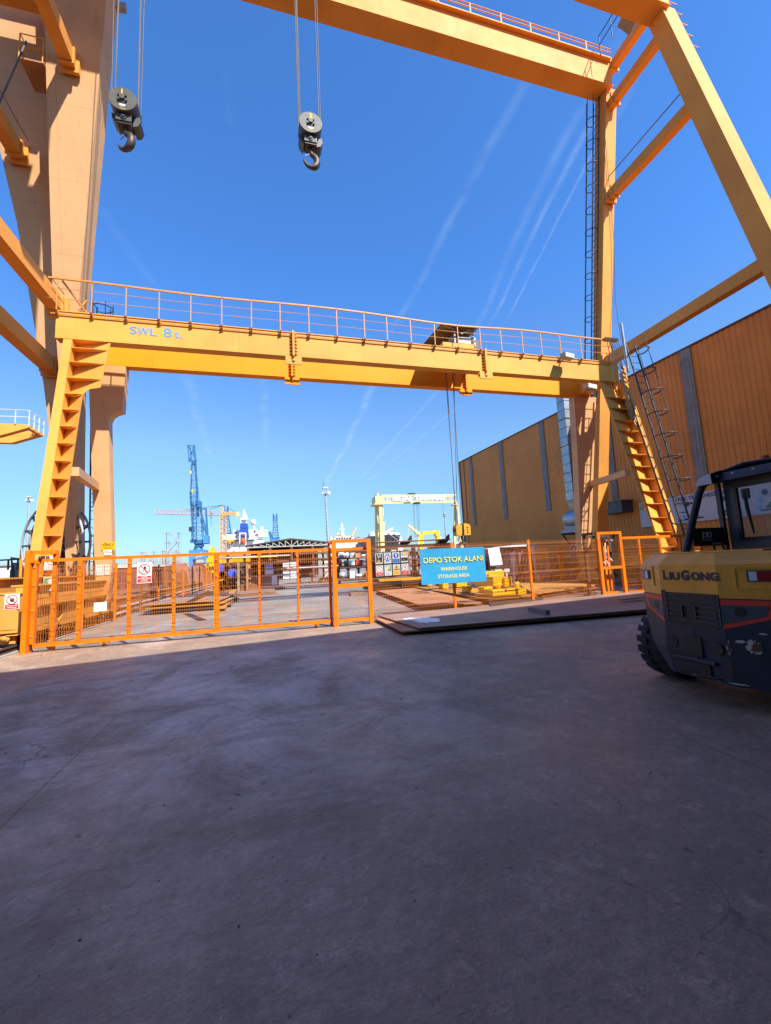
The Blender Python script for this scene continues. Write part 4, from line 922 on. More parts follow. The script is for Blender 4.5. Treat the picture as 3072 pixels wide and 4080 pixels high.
# fixed fence, centre to right: three panels slanting slightly away
fA = V((xb+.15, GATE_Y+.12, 0)); f1 = PZ(1818, 2440, 0); f2 = PZ(2128, 2412, 0); f3 = PZ(2400, 2383, 0)
f1.z = f2.z = f3.z = 0
def fence_panel(p, q, lab, z0=.06, z1=2.0):
    t = thing('mesh_fence', lab, 'mesh fence', (p+q)/2, 'orange mesh fence panels')
    b = MB('wire_paint'); d = (q-p).normalized(); mesh_panel(b, p+d*.04, q-d*.04, z0, z1+.06, bends=(.32, 1.0, 1.62, 1.93), r=.003); b.build('mesh', t); return t
def fence_post(p, lab, h=2.06, mt='fence_paint', w_=.065, group='orange fence posts'):
    b = MB(mt); b.box((p.x-w_/2, p.y-w_/2+.03, 0), (p.x+w_/2, p.y+w_/2+.03, h)); b.box((p.x-w_/2-.008, p.y-w_/2+.022, h), (p.x+w_/2+.008, p.y+w_/2+.038, h+.03)); 
    for z in (.4, 1.05, 1.7): b.box((p.x-w_/2-.012, p.y-w_/2+.015, z), (p.x+w_/2+.012, p.y-w_/2+.028, z+.05))
    return tag(b.build('fence_post'), lab, 'fence post', group)
fence_panel(fA, f1, 'mesh fence panel behind the dark safety poster board'); fence_panel(f1, f2, 'mesh fence panel behind the right half of the blue sign'); fence_panel(f2, f3, 'mesh fence panel left of the right gate frame')
fence_post(f1, 'orange fence post carrying the blue warehouse sign'); fence_post(f2, 'leaning orange fence post between the white paper and the right gate frame')
# right gate frame and fence beyond it
YR = 12.45
rx = lambda u, v: PY(u, v, YR).x
xa2, xb2 = rx(2392, 2250), rx(2480, 2250)
rf = thing('gate_portal', 'orange portal frame at right with dusty rags hanging inside', 'gate frame', ((xa2+xb2)/2, YR, 0))
b = MB('fence_paint'); b.box((xa2-.05, YR-.05, 0), (xa2+.06, YR+.05, 2.28)); b.build('post', rf)
b = MB('fence_paint'); b.box((xb2-.05, YR-.05, 0), (xb2+.06, YR+.05, 2.28)); b.build('post', rf)
b = MB('fence_paint'); b.box((xa2+.062, YR-.05, 2.19), (xb2-.052, YR+.05, 2.28)); b.build('lintel', rf)
b = MB('fence_paint'); b.box((xa2+.062, YR-.04, .98), (xb2-.052, YR+.04, 1.07)); b.build('cross_rail', rf); b = MB('fence_paint'); b.box((xa2+.062, YR+.14, .1), (xb2-.15, YR+.2, .18)); b.build('cross_rail', rf)
b = MB('rust_dark'); b.box((xa2-.14, YR+.5, 0), (xa2-.04, YR+.6, 2.2)); b.box((xa2-.14, YR+.052, 2.2), (xa2-.04, YR+.6, 2.28)); b.box((xb2-.05, YR+.5, 0), (xb2+.05, YR+.6, 2.2)); b.box((xa2-.03, YR+.5, 2.1), (xb2-.06, YR+.6, 2.2)); b.build('rear_frame', rf)
b = MB('fence_paint')
for x in (xb2-.42, xb2-.25): b.box((x-.04, YR+.3, .1), (x+.04, YR+.36, 1.95))
b.build('inner_stile', rf)
b = MB('dark_steel')
for x in (xa2-.06, xb2-.14): b.lathe((x, YR+.12, 2.06), (0, 0, 1), [(0, .01), (0, .05), (.1, .05), (.1, .01)], 12)
b.lathe((xb2-.3, YR+.17, .02), (0, 1, 0), [(0, .01), (0, .05), (.06, .05), (.06, .01)], 12); b.build('guide_roller', rf)
for (u, v, dx, dz) in ((2405, 2140, .12, -.15), (2420, 2145, .2, -.1), (2416, 2235, .1, -.2), (2408, 2240, .04, -.12), (2428, 2225, .12, -.1)):
    b = MB('rag'); p = PY(u, v, YR+.12); b.tube([p, p+V((dx*.5, .02, dz*.3)), p+V((dx, .0, dz))], [.03, .035, .02], 6); tag(b.build('rag'), 'pale dusty rag tied inside the right gate portal', 'rag', 'rags in the right gate portal')
xe = xb2+6.0
fe = thing('mesh_fence', 'framed orange mesh fence section behind the forklift', 'mesh fence', (xb2+3, YR+.05, 0), 'orange mesh fence panels')
b = MB('fence_paint'); b.box((xb2+.07, YR, 2.0), (xe, YR+.06, 2.08)); b.box((xb2+.07, YR, .1), (xe, YR+.06, .18)); b.build('frame', fe)
k = xb2+.85
while k < xe: b = MB('fence_paint'); b.box((k-.035, YR+.002, .182), (k+.035, YR+.058, 1.998)); b.build('stile', fe); k += .95
b = MB('wire_paint'); mesh_panel(b, (xb2+.08, YR-.01, 0), (xe, YR-.01, 0), .15, 2.0, bends=(.45, 1.05, 1.65), nrm=(0, -1, 0), dv=.055); b.build('mesh', fe)

# ------------------------------------------------------------------ signs
def prohibition(B, cx, cy, r, kind, l=2):
    B.disc(cx, cy, r*.9, 'white', l)
    if kind == 'walk':
        s = r/.5
        B.disc(cx+.05*s, cy+.30*s, .055*s, 'sign_black', l+1, 12)
        B.poly([(cx-.02*s, cy+.24*s), (cx+.10*s, cy+.24*s), (cx+.12*s, cy+.0*s), (cx-.03*s, cy+.0*s)], 'sign_black', l+1)
        B.bar(cx+.0*s, cy+.02*s, cx-.10*s, cy-.17*s, .07*s, 'sign_black', l+1); B.bar(cx-.10*s, cy-.15*s, cx-.14*s, cy-.36*s, .055*s, 'sign_black', l+1)
        B.bar(cx+.09*s, cy+.02*s, cx+.12*s, cy-.18*s, .07*s, 'sign_black', l+1); B.bar(cx+.12*s, cy-.16*s, cx+.19*s, cy-.34*s, .055*s, 'sign_black', l+1)
        B.bar(cx-.0*s, cy+.22*s, cx-.13*s, cy+.06*s, .04*s, 'sign_black', l+1); B.bar(cx+.09*s, cy+.22*s, cx+.21*s, cy+.02*s, .04*s, 'sign_black', l+1)
    elif kind == 'hand':
        B.poly([(cx-.12*r, cy-.5*r), (cx+.25*r, cy-.5*r), (cx+.45*r, cy-.1*r), (cx+.3*r, cy+.15*r), (cx-.3*r, cy+.1*r), (cx-.4*r, cy-.15*r)], 'sign_black', l+1)
        for i in range(4): B.bar(cx-.2*r+i*.15*r, cy+.05*r, cx-.25*r+i*.19*r, cy+.45*r, .09*r, 'sign_black', l+1)
    elif kind == 'smoke':
        B.bar(cx-.45*r, cy-.25*r, cx+.35*r, cy-.25*r, .13*r, 'sign_black', l+1); B.bar(cx+.3*r, cy-.1*r, cx+.45*r, cy+.4*r, .06*r, 'sign_black', l+1)
    q = .64*r; B.bar(cx-q, cy+q, cx+q, cy-q, .15*r, 'sign_red', l+2); B.ring(cx, cy, r, .15*r, 'sign_red', l+2)
def sign(name, lab, o, xd, yd, w_, h, parts, m='white', cat='sign', group=None, t=.006, bevel=0):
    th = thing(name, lab, cat, o, group); B = Board(o, xd, yd); B.slab(0, 0, w_, h, t, m); B.mb.build('panel', th, bevel=bevel)
    B.th = th
    for nm, fn in parts: B.mb = MB(); fn(B); B.mb.build(nm, th)
    return th
# no entry sign on the sliding gate
ys = yg-.075
q0 = PY(545, 2325, ys); q1 = PY(605, 2240, ys); w_ = q1.x-q0.x; h_ = q1.z-q0.z
def red_text(B):
    B.rect(w_*.04, h_*.03, w_*.96, h_*.345, 'sign_red', 1)
    B.text('YETKİSİZ', w_*.5, h_*.27, h_*.045, 'white', 2, align='C', bold=.03, depth=.001)
    B.text('PERSONEL GİRİŞİ', w_*.5, h_*.195, h_*.045, 'white', 2, align='C', bold=.03, width=w_*.84, depth=.001)
    B.text('YASAKTIR', w_*.5, h_*.12, h_*.045, 'white', 2, align='C', bold=.03, depth=.001); B.lines(w_*.1, h_*.05, w_*.9, h_*.09, 1, 'white', 2, .35)
sign('prohibition_sign', 'white no pedestrians sign with red text panel on the sliding gate', q0, (1, 0, 0), (0, 0, 1), w_, h_, [('pictogram', lambda B: prohibition(B, w_*.5, h_*.675, w_*.40, 'walk')), ('lettering', red_text)], 'white', 'sign')
# paper notice low on the left of the gate
q0 = PY(373, 2438, ys+.02); q1 = PY(426, 2406, ys+.02)
sign('paper_notice', 'white printed paper sheet low on the gate mesh', q0, (1, 0, .03), (0, 0, 1), q1.x-q0.x, .2, [('print', lambda B: B.lines(.04, .02, (q1.x-q0.x)-.03, .19, 4, 'sea_grey', 1, .28))], 'paper', 'notice')
# signs on the near leg of the small crane, behind the gate
def leg_sign(u, v, w_, h, parts, lab, m='white', cat='sign', plane=GN, dy=-.03):
    p = plane(u, v); th = thing('leg_sign', lab, cat, p); B = Board(p+V((0, dy, 0)), (1, 0, 0), (0, (LS if plane is GN else -LF), 1)); B.slab(0, 0, w_, h, .008, m); B.mb.build('panel', th)
    B.mb = MB(); parts(B); B.mb.build('print', th); return th
leg_sign(176, 2272, .32, .38, lambda B: (prohibition(B, .16, .25, .11, 'hand'), B.lines(.04, .03, .28, .12, 3, 'sign_black', 1, .3)), 'white no touching sign on the ribbed left crane leg')
leg_sign(169, 2355, .33, .36, lambda B: (B.rect(.02, .03, .31, .33, 'sign_green', 1), B.bar(.165, .13, .165, .27, .07, 'white', 2), B.poly([(.08, .24), (.25, .24), (.165, .31)], 'white', 2), B.lines(.05, .05, .28, .12, 2, 'white', 2, .3)), 'green emergency sign on the ribbed left crane leg')
leg_sign(405, 2192, .43, .27, lambda B: (B.text('VİNÇ 5', .215, .15, .075, 'sign_black', 1, align='C', bold=.03, depth=.001), B.lines(.04, .03, .39, .12, 2, 'sign_black', 1, .3)), 'yellow plate reading VİNÇ 5 on the pinkish far left crane leg', 'crane_yellow', plane=GF)
leg_sign(412, 2202, .28, .09, lambda B: B.lines(.02, .02, .2, .08, 1, 'sea_grey', 1, .4), 'small white label just under the yellow VİNÇ plate', plane=GF, dy=-.03)
leg_sign(415, 2213, .24, .08, lambda B: B.lines(.02, .02, .2, .07, 1, 'sea_grey', 1, .4), 'lower small white label under the yellow VİNÇ plate', plane=GF, dy=-.03)
leg_sign(385, 2293, .27, .37, lambda B: B.lines(.03, .05, .24, .33, 6, 'galv_dull', 1, .2), 'left of two white paper sheets on the far left crane leg', 'paper', 'notice', GF)
leg_sign(415, 2291, .19, .35, lambda B: B.lines(.03, .05, .16, .33, 6, 'galv_dull', 1, .2), 'right of two white paper sheets on the far left crane leg', 'paper', 'notice', GF)
# stop hand sign on the drive cabinet
q0 = PY(17, 2430, 12.335); w2, h2 = .30, .36
sign('prohibition_sign', 'white no touching sign with red strip on the drive cabinet at far left', V((q0.x, 12.325, q0.z)), (1, 0, 0), (0, 0, 1), w2, h2, [('pictogram', lambda B: prohibition(B, w2*.5, h2*.64, w2*.38, 'hand')), ('lettering', lambda B: (B.rect(.015, .015, w2-.015, h2*.33, 'sign_red', 1), B.lines(.04, .03, w2-.04, h2*.3, 2, 'white', 2, .3)))])
# blue board
YB = 11.62
q0 = PY(1680, 2331, YB); q1 = PY(1929, 2179, YB); qr = PY(1939, 2315, YB); ql = PY(1672, 2188, YB)
o = V((ql.x*.5+q0.x*.5, YB, q0.z)); xd = V((1, 0, (qr.z-q0.z)/(qr.x-q0.x))); w3 = ((qr.x-q0.x)+(q1.x-ql.x))/2; h3 = ((ql.z-q0.z)+(q1.z-qr.z))/2
def heading(B):
    B.text('DEPO STOK ALANI', w3*.045, h3*.60, h3*.145, 'letter_yellow', 6, width=w3*.92, bold=.0, depth=.012)
def sub(B):
    B.text('WAREHOUSE', w3*.50, h3*.365, h3*.095, 'letter_yellow', 2, align='C', width=w3*.41, bold=.004, depth=.003)
    B.mb.build('lettering', B.th); B.mb = MB()
    B.text('STORAGE AREA', w3*.49, h3*.16, h3*.095, 'letter_yellow', 2, align='C', width=w3*.485, bold=.004, depth=.003)
def bolts(B):
    for x, y in ((.03, .03), (w3-.03, .03), (.03, h3-.03), (w3-.03, h3-.03), (w3*.47, h3-.03)): B.disc(x, y, .008, 'dark_steel', 2, 8)
sign('site_sign', 'bright blue sign board reading DEPO STOK ALANI in yellow', o, xd, (0, 0, 1), w3, h3, [('heading', heading), ('lettering', sub), ('bolts', bolts)], 'board_blue', 'sign board', t=.02, bevel=.004)
# poster board with eight safety posters
YP = 11.28
q0 = PY(1498, 2300, YP); q1 = PY(1633, 2290, YP); qt = PY(1494, 2202, YP)
w4 = q1.x-q0.x; h4 = qt.z-q0.z; o = V((q0.x-.01, YP, q0.z)); xd = V((1, 0, (q1.z-q0.z)/w4)); pb = thing('poster_board', 'dark board with eight small safety posters on the mesh fence', 'notice board', o)
B = Board(o, xd, (0, 0, 1)); B.slab(0, 0, w4, h4, .02, 'fl_black'); B.mb.build('panel', pb)
cw, chh = w4/4, h4/2
for r_ in range(2):
    for c_ in range(4):
        B.mb = MB(); px, py = c_*cw+cw*.07, (1-r_)*chh+chh*.06; pw, ph = cw*.86, chh*.88; cxp, cyp = px+pw/2, py+ph*.64
        B.rect(px, py, px+pw, py+ph, 'poster', 1); k = r_*4+c_
        if k == 0: B.rect(px+.02, py+ph*.14, px+pw-.02, py+ph-.02, 'sign_black', 2); B.poly([(px+.04, py+ph*.16), (px+pw-.06, py+ph*.16), (px+pw*.6, py+ph*.36), (px+.07, py+ph*.4)], 'rust_ochre', 3); B.bar(px+pw*.3, py+ph*.9, px+pw*.45, py+ph*.5, .03, 'galv_dull', 3); B.bar(px+pw*.65, py+ph*.9, px+pw*.6, py+ph*.6, .04, 'sea_grey', 3); B.lines(px+.04, py+.02, px+pw-.04, py+ph*.1, 1, 'sea_grey', 2, .3)
        if k == 1:
            for i in range(8): a_ = i*.785+.3; B.disc(cxp+.075*math.cos(a_), py+ph*.5+.085*math.sin(a_), .022, 'sign_blue', 2, 8)
            B.bar(cxp, py+ph*.28, cxp, py+ph*.56, .035, 'sign_blue', 2); B.disc(cxp, py+ph*.6, .018, 'rust_ochre', 3, 8); B.lines(px+.03, py+ph*.8, px+pw-.03, py+ph*.95, 2, 'sign_blue', 2, .25)
        if k == 2: B.disc(cxp, py+ph*.69, pw*.36, 'sign_blue', 2); B.poly([(cxp-.02, py+ph*.85), (cxp+.02, py+ph*.85), (cxp+.012, py+ph*.64), (cxp-.012, py+ph*.64)], 'white', 3); B.disc(cxp, py+ph*.58, .014, 'white', 3, 10); B.rect(px+.01, py+.01, px+pw-.01, py+ph*.38, 'sign_blue', 2); B.lines(px+.03, py+.03, px+pw-.03, py+ph*.33, 3, 'banner_sky', 3, .25)
        if k == 3:
            B.rect(px+.01, py+ph*.55, px+pw-.01, py+ph-.01, 'sea_grey', 2); B.bar(cxp, py+ph*.7, cxp+.01, py+ph*.97, .05, 'sign_yellow', 3); B.rect(px+.01, py+ph*.14, px+pw-.01, py+ph*.45, 'sign_black', 3)
            for i in range(7): B.bar(px+.02+i*.026, py+ph*.45, px+.02+i*.026, py+ph*.6, .012, 'white', 4)
            B.lines(px+.04, py+ph*.2, px+pw*.6, py+ph*.32, 2, 'rust_ochre', 4, .3)
        if k == 4: prohibition(B, cxp, cyp, pw*.38, 'smoke'); B.rect(px+.01, py+.01, px+pw-.01, py+ph*.33, 'sign_red', 2); B.lines(px+.04, py+.03, px+pw-.04, py+ph*.28, 2, 'white', 3, .2)
        if k == 5: B.bar(px+.03, py+ph*.85, px+pw*.6, py+ph*.95, .03, 'galv_dull', 2); B.disc(cxp+.02, py+ph*.52, .045, 'rust_ochre', 2, 12, .03); B.bar(px+pw*.85, py+ph*.9, px+pw*.8, py+ph*.4, .03, 'sign_green', 2); B.lines(px+.02, py+.03, px+pw-.05, py+ph*.28, 3, 'galv_dull', 2, .3)
        if k == 6: B.poly([(cxp-pw*.46, py+ph*.44), (cxp+pw*.46, py+ph*.44), (cxp, py+ph*.96)], 'sign_black', 2); B.poly([(cxp-pw*.36, py+ph*.47), (cxp+pw*.36, py+ph*.47), (cxp, py+ph*.88)], 'sign_yellow', 3); B.bar(cxp, py+ph*.6, cxp, py+ph*.78, .02, 'sign_black', 4); B.rect(cxp-.05, py+ph*.50, cxp+.05, py+ph*.55, 'sign_black', 4); B.rect(px+.01, py+.01, px+pw-.01, py+ph*.38, 'sign_yellow', 2); B.lines(px+.03, py+.03, px+pw-.03, py+ph*.33, 3, 'rust_ochre', 3, .25)
        if k == 7: prohibition(B, cxp, cyp, pw*.38, 'walk'); B.rect(px+.01, py+.01, px+pw-.01, py+ph*.33, 'sign_red', 2); B.lines(px+.04, py+.03, px+pw-.04, py+ph*.28, 2, 'white', 3, .2)
        B.mb.build('poster', pb)
# curled white paper on a post behind the fence
q0 = PY(1948, 2255, 11.9); q1 = PY(1990, 2185, 11.9)
b = MB('paper'); wq = q1.x-q0.x; hq = q1.z-q0.z; rows = []
for i in range(9):
    t = i/8; rows.append([V((q0.x+wq*s_+.05*(1-t)*(1-t), 11.9-.04*math.sin(t*2.6+s_), q0.z+hq*t+.02*s_)) for s_ in (0, .25, .5, .75, 1.0)])
b.grid(rows, None, True); tag(b.build('paper_sheet'), 'blank curled white paper sheet right of the blue sign', 'paper')
# ------------------------------------------------------------------ forklift (seen from behind its left rear corner, in the hall's shade)
YC = 3.52; RXX = 4.18
fl = thing('forklift', 'yellow and black counterweight forklift seen from behind at the right edge', 'forklift', (5.4, YC, 0))
def plan(z, right=False):
    """half outline of the counterweight at height z: (x, y offset) from the middle outwards"""
    if z > 1.39: k = (z-1.39)/.12; return [(RXX+.10*k, 0), (RXX+.10*k, .305-.05*k), (4.40+.08*k, .72-.06*k), (4.95, .74-.05*k)]
    if z >= .80: return [(RXX, 0), (RXX, .315), (4.375, .735), (4.95, .75)]
    if right: k = (.80-z)/.56; return [(RXX+.035*k, 0), (RXX+.035*k, .315), (RXX+.035*k+(.735-.10*k-.315)*.464, .735-.10*k), (4.42+.3*(1-k), .75-.10*k)]
    if z >= .50: k = (.80-z)/.30; return [(RXX+.005*k, 0), (RXX+.005*k, .315+.02*k), (RXX+.005*k+(.735-.10*k-.315-.02*k)*.464, .735-.10*k), (4.80, .75-.14*k)]
    k = (.50-z)/.26; return [(RXX+.005+.03*k, 0), (RXX+.005+.03*k, .335-.03*k), (RXX+.005+.03*k+(.635-.27*k-.335+.03*k)*.464, .635-.27*k), (4.70, .61-.25*k)]
def shell(zs, m, cap=True):
    b = MB(m); rows = []
    for z in zs:
        h = plan(z); g = plan(z, True); rows.append([V((x, YC+y, z)) for x, y in h[::-1]] + [V((x, YC-y, z)) for x, y in g])
    b.grid(rows, None, False, True)
    if cap: b.face(rows[0][::-1]); b.face(rows[-1])
    return b
shell([1.065, 1.12, 1.39, 1.46, 1.505], 'fl_yellow').build('counterweight', fl, bevel=.012)
shell([.24+.56*i/24 for i in range(25)]+[.93, 1.06], 'fl_bumper').build('bumper', fl, bevel=.012)
# facet frames: right (facing the camera), left; coordinates t along the facet from the crease, z up
def facet(side):
    a = V((RXX, YC-side*.315, 0)); c = V((4.375, YC-side*.735, 0)); d = (c-a).normalized()
    B = Board(a, d*side, (0, 0, 1)); B.L = (c-a).length; B.side = side; B.x = d; B.n = V((d.y, -d.x, 0))*side; 
    if B.n.x > 0: B.n = -B.n
    return B
def fpoly(B, pts, m, l): 
    q = [B.P(t, z, l) for t, z in pts]; B.mb.face(q if B.side > 0 else q[::-1], m)
for side in (1, -1):
    B = facet(side); Lf = B.L
    # red flash stripe around a grey triangular panel
    fpoly(B, [(0, 1.055), (Lf*.93, 1.055), (Lf*.86, .90), (0, .775), (0, .815), (Lf*.73, .915), (Lf*.78, 1.005), (0, 1.0)], 'fl_red', 2)
    fpoly(B, [(0, .998), (Lf*.775, 1.003), (Lf*.725, .918), (0, .818)], 'fl_grey', 2); B.mb.build('flash_stripe', fl)
    B.mb = MB(); B.disc(Lf*.32, .945, .047, 'sign_black', 4, 20); B.mb.build('lifting_eye', fl)
    # recessed tail lamp
    B.mb = MB(); z0, z1 = 1.175, 1.345
    fpoly(B, [(Lf*.32, z0), (Lf*.98, z0), (Lf*.98, z1), (Lf*.32, z1)], 'fl_yellow', 1)
    o_ = B.n*.012
    B.mb.prism([B.P(t, z, 1) for t, z in ((Lf*.50, z0+.05), (Lf*.97, z0+.05), (Lf*.97, z1-.015), (Lf*.50, z1-.015))], o_, 'fl_grey'); tl_ = B.mb.build('tail_lamp', fl)
    for (t0, t1, m, nm) in ((.54, .66, 'lamp_white', 'lens'), (.66, .80, 'lamp_red', 'lens'), (.80, .95, 'lamp_orange' if side < 0 else 'lamp_red', 'lens')):
        B.mb = MB(); B.mb.prism([B.P(t, z, 1)+o_ for t, z in ((Lf*t0, z0+.062), (Lf*t1, z0+.062), (Lf*t1, z1-.027), (Lf*t0, z1-.027))], B.n*.012, m); B.mb.build('lens', tl_)
    # yellow lip around the recess
    B.mb = MB()
    for (t0, za, t1, zb) in ((.30, z0-.02, .99, z0), (.30, z1, .99, z1+.03), (.30, z0, .325, z1)): B.mb.prism([B.P(t, z, 1) for t, z in ((Lf*t0, za), (Lf*t1, za), (Lf*t1, zb), (Lf*t0, zb))], B.n*.010, 'fl_yellow')
    B.mb.build('lamp_surround', fl)
# lettering
b = MB(); tx = RXX-.004; base = 1.237
for body, h, u0, u1 in (('L', .092, 2643, 2663), ('IU', .072, 2668, 2709), ('G', .092, 2714, 2748), ('ONG', .074, 2753, 2864)):
    ya, yb_ = PX(u0, 2305, tx).y, PX(u1, 2309, tx).y; text(b, body, (tx, ya, base), (0, -1, 0), (0, 0, 1), h, 'fl_text', width=ya-yb_, bold=.05, depth=.002)
b.build('lettering', fl)
# grille
b = MB('sign_black'); y0, y1 = YC-.31, YC+.31
b.prism([(RXX-.004, y1, 1.10), (RXX-.004, y0, 1.10), (RXX-.004, y0, .80), (RXX-.004, y0+.05, .765), (RXX-.004, y1-.05, .765), (RXX-.004, y1, .80)], (.02, 0, 0)); gr = b.build('grille', fl)
b = MB('dark_steel')
for k in range(6):
    z = 1.075-k*.052
    if k in (3, 4): b.box((RXX-.022, YC+.08, z), (RXX-.005, y1-.03, z+.010)); b.box((RXX-.022, y0+.03, z), (RXX-.005, YC-.06, z+.010))
    else: b.box((RXX-.022, y0+.02, z), (RXX-.005, y1-.03, z+.010))
for y in (YC+.08, YC-.065): b.box((RXX-.024, y-.006, .85), (RXX-.005, y+.006, .975))
b.box((RXX-.012, y0, .80), (RXX-.005, y0+.014, 1.10)); b.box((RXX-.012, y1-.055, .80), (RXX-.005, y1-.04, 1.10)); b.build('slat', gr)
b = MB('fl_black'); b.box((RXX-.008, y1-.04, .79), (RXX-.0045, y1+.004, 1.12)); b.build('side_trim', fl)
# holes and tow slots in the bumper
def zplate(z): return plan(z)[0][0]
b = MB('sign_black')
for dy in (.255, -.225): b.disc((zplate(.6)+.004, YC+dy, .575), (-1, 0, 0), .062, .012, 22)
b.box((zplate(.6)-.006, YC-.07, .46), (zplate(.6)+.03, YC+.10, .66)); b.box((zplate(.33)-.016, YC-.12, .30), (zplate(.33)+.04, YC+.20, .395)); b.build('tow_opening', fl)
b = MB('fl_bumper'); b.box((zplate(.4)-.035, YC-.20, .405), (zplate(.4)+.01, YC+.26, .445)); b.prism([(zplate(.28)-.03, YC-.2, .285), (zplate(.28)-.03, YC+.24, .285), (zplate(.28)+.02, YC+.26, .255), (zplate(.28)+.02, YC-.22, .255)], (0, 0, .012)); b.build('tow_bracket', fl, bevel=.008)
# chipped paint on the rear right corner
B = facet(1)
def blob(B, cx, cz, rx_, rz_, m, l, n=15, seed=0):
    rr = random.Random(seed); pts = [(cx+rx_*math.cos(2*math.pi*i/n)*rr.uniform(.55, 1.1), cz+rz_*math.sin(2*math.pi*i/n)*rr.uniform(.55, 1.1)) for i in range(n)]; fpoly(B, pts, m, l)
def lowface(m, pts):    # patch on the lower leaning facet below the belt
    b = MB(m); b.face(pts); return b
blob(B, .19, .735+.02, .055, .0, 'chip', 3)
B.mb = MB(); n3 = B.n.copy()
def lowP(t, z, l=2):
    h = plan(z, True); a = V((h[1][0], YC-h[1][1], z)); c = V((h[2][0], YC-h[2][1], z)); return a+(c-a)*t - V((.0018*l, .0018*l, 0))
def lowblob(mb, cx, cz, rx_, rz_, m, l, seed, n=34):
    rr = random.Random(seed); ks = [rr.uniform(.45, 1.2) for i in range(n)]; ks = [ks[i]*.6+ks[i-1]*.4 for i in range(n)]; mb.face([lowP(cx+rx_*math.cos(2*math.pi*i/n)*ks[i], cz+rz_*math.sin(2*math.pi*i/n)*ks[i], l) for i in range(n)], m)
mb = MB(); lowblob(mb, .47, .63, .15, .075, 'chip', 2, 3); lowblob(mb, .50, .625, .105, .055, 'chip_rust', 3, 5); lowblob(mb, .25, .67, .11, .018, 'chip', 2, 9); lowblob(mb, .03, .60, .045, .07, 'chip', 2, 4); lowblob(mb, .03, .60, .03, .055, 'chip_rust', 3, 6)
lowblob(mb, .62, .755, .09, .01, 'chip', 2, 12); lowblob(mb, .015, .42, .015, .10, 'chip_rust', 2, 14); lowblob(mb, .10, .27, .22, .008, 'chip', 2, 17); mb.build('paint_chip', fl)
b = MB()
for i in range(26):
    rr = random.Random(i+40); y = YC+rr.uniform(-.26, .26); z = rr.choice([.262, .27, .28, .30, .40, .45])+rr.uniform(-.006, .006); x = zplate(z)-.038; s_ = rr.uniform(.004, .016)
    b.face([(x, y+s_, z), (x, y-s_, z+.002), (x, y-s_*.8, z+s_*.35), (x, y+s_*.6, z+s_*.4)], rr.choice(['chip', 'chip_rust']))
b.build('paint_chip', fl)
# chassis, hood, wheels
b = MB('fl_yellow'); b.box((4.45, YC-.58, 1.508), (5.55, YC+.58, 1.52)); b.build('hood', fl)
b = MB('fl_black'); b.box((4.96, YC-.55, .40), (7.1, YC+.55, 1.05)); b.box((4.96, YC-.72, .95), (5.6, YC+.72, 1.50)); b.build('chassis', fl)
def wheel(x, y, r, wd, nm='wheel'):
    mb = MB('tyre'); hw = wd/2
    mb.lathe((x, y-hw, r), (0, 1, 0), [(.0, r*.50), (.0, r*.80), (.03, r*.90), (.06, r*.93), (wd-.06, r*.93), (wd-.03, r*.90), (wd, r*.80), (wd, r*.50)], 44)
    nl = 20
    for i in range(nl):
        for s_ in (-1, 1):
            a = 2*math.pi*(i+(.5 if s_ > 0 else 0))/nl; da = 2*math.pi/nl*.30; q = []
            for rr_ in (r*.90, r*1.0):
                for aa, yy in ((a-da, s_*hw*1.0), (a+da, s_*hw*1.0), (a+da*1.1+.05, s_*.03), (a-da*.6+.05, s_*.03)):
                    k = rr_ if abs(yy) < hw*.9 else rr_*.975
                    q.append((x+math.cos(aa)*k, y+yy, r+math.sin(aa)*k))
            if s_ > 0: q = [q[3], q[2], q[1], q[0], q[7], q[6], q[5], q[4]]
            mb.hexa(q)
    o = mb.build(nm, fl); rm = MB('fl_grey'); rm.lathe((x, y-hw*.8, r), (0, 1, 0), [(0, .01), (0, r*.2), (.04, r*.42), (0, r*.5), (wd*.8, r*.5), (wd*.76, r*.42), (wd*.8, r*.2), (wd*.8, .01)], 24); rm.build('rim', o)
wheel(4.83, YC+.80, .42, .36); wheel(4.88, YC-.80, .42, .34); wheel(6.7, YC+.75, .45, .36); wheel(6.7, YC-.75, .45, .36)
# overhead guard and cab
b = MB('fl_black')
def pillar(s_): return [V((4.84, YC+s_*.52, 1.50)), V((5.0, YC+s_*.525, 1.85)), V((5.19, YC+s_*.53, 2.23)), V((5.27, YC+s_*.53, 2.34)), V((5.42, YC+s_*.53, 2.41))]
for s_ in (1, -1):
    b = MB('fl_black'); b.tube(pillar(s_), .042, 10); b.build('pillar', fl)
b = MB('fl_black'); b.box((4.98, YC+.505, 1.58), (5.54, YC+.535, 1.80)); b.beam((5.5, YC+.52, 1.52), (5.5, YC+.52, 2.40), .045, .05); b.build('side_panel', fl)
bb = Board((5.12, YC+.503, 1.64), (1, 0, 0), (0, 0, 1)); bb.n = V((0, -1, 0)); 
bb.slab(0, 0, .145, .105, .002, 'white'); bb.disc(.036, .075, .024, 'sign_blue', 2, 14); bb.disc(.108, .075, .024, 'sign_blue', 2, 14); bb.rect(.003, .003, .142, .045, 'sign_blue', 2); bb.lines(.015, .008, .13, .04, 2, 'banner_sky', 3, .3); bb.mb.build('safety_sticker', fl)
b = MB('fl_grey'); xw = 5.56
b.box((xw, YC+.38, 1.52), (xw+.08, YC+.50, 2.38)); b.box((xw, YC-.50, 1.52), (xw+.08, YC-.42, 2.38)); b.box((xw, YC-.418, 1.52), (xw+.08, YC+.378, 1.62)); b.box((xw, YC-.418, 2.30), (xw+.08, YC+.378, 2.38)); cab = b.build('cab_frame', fl)
b = MB('fl_black')
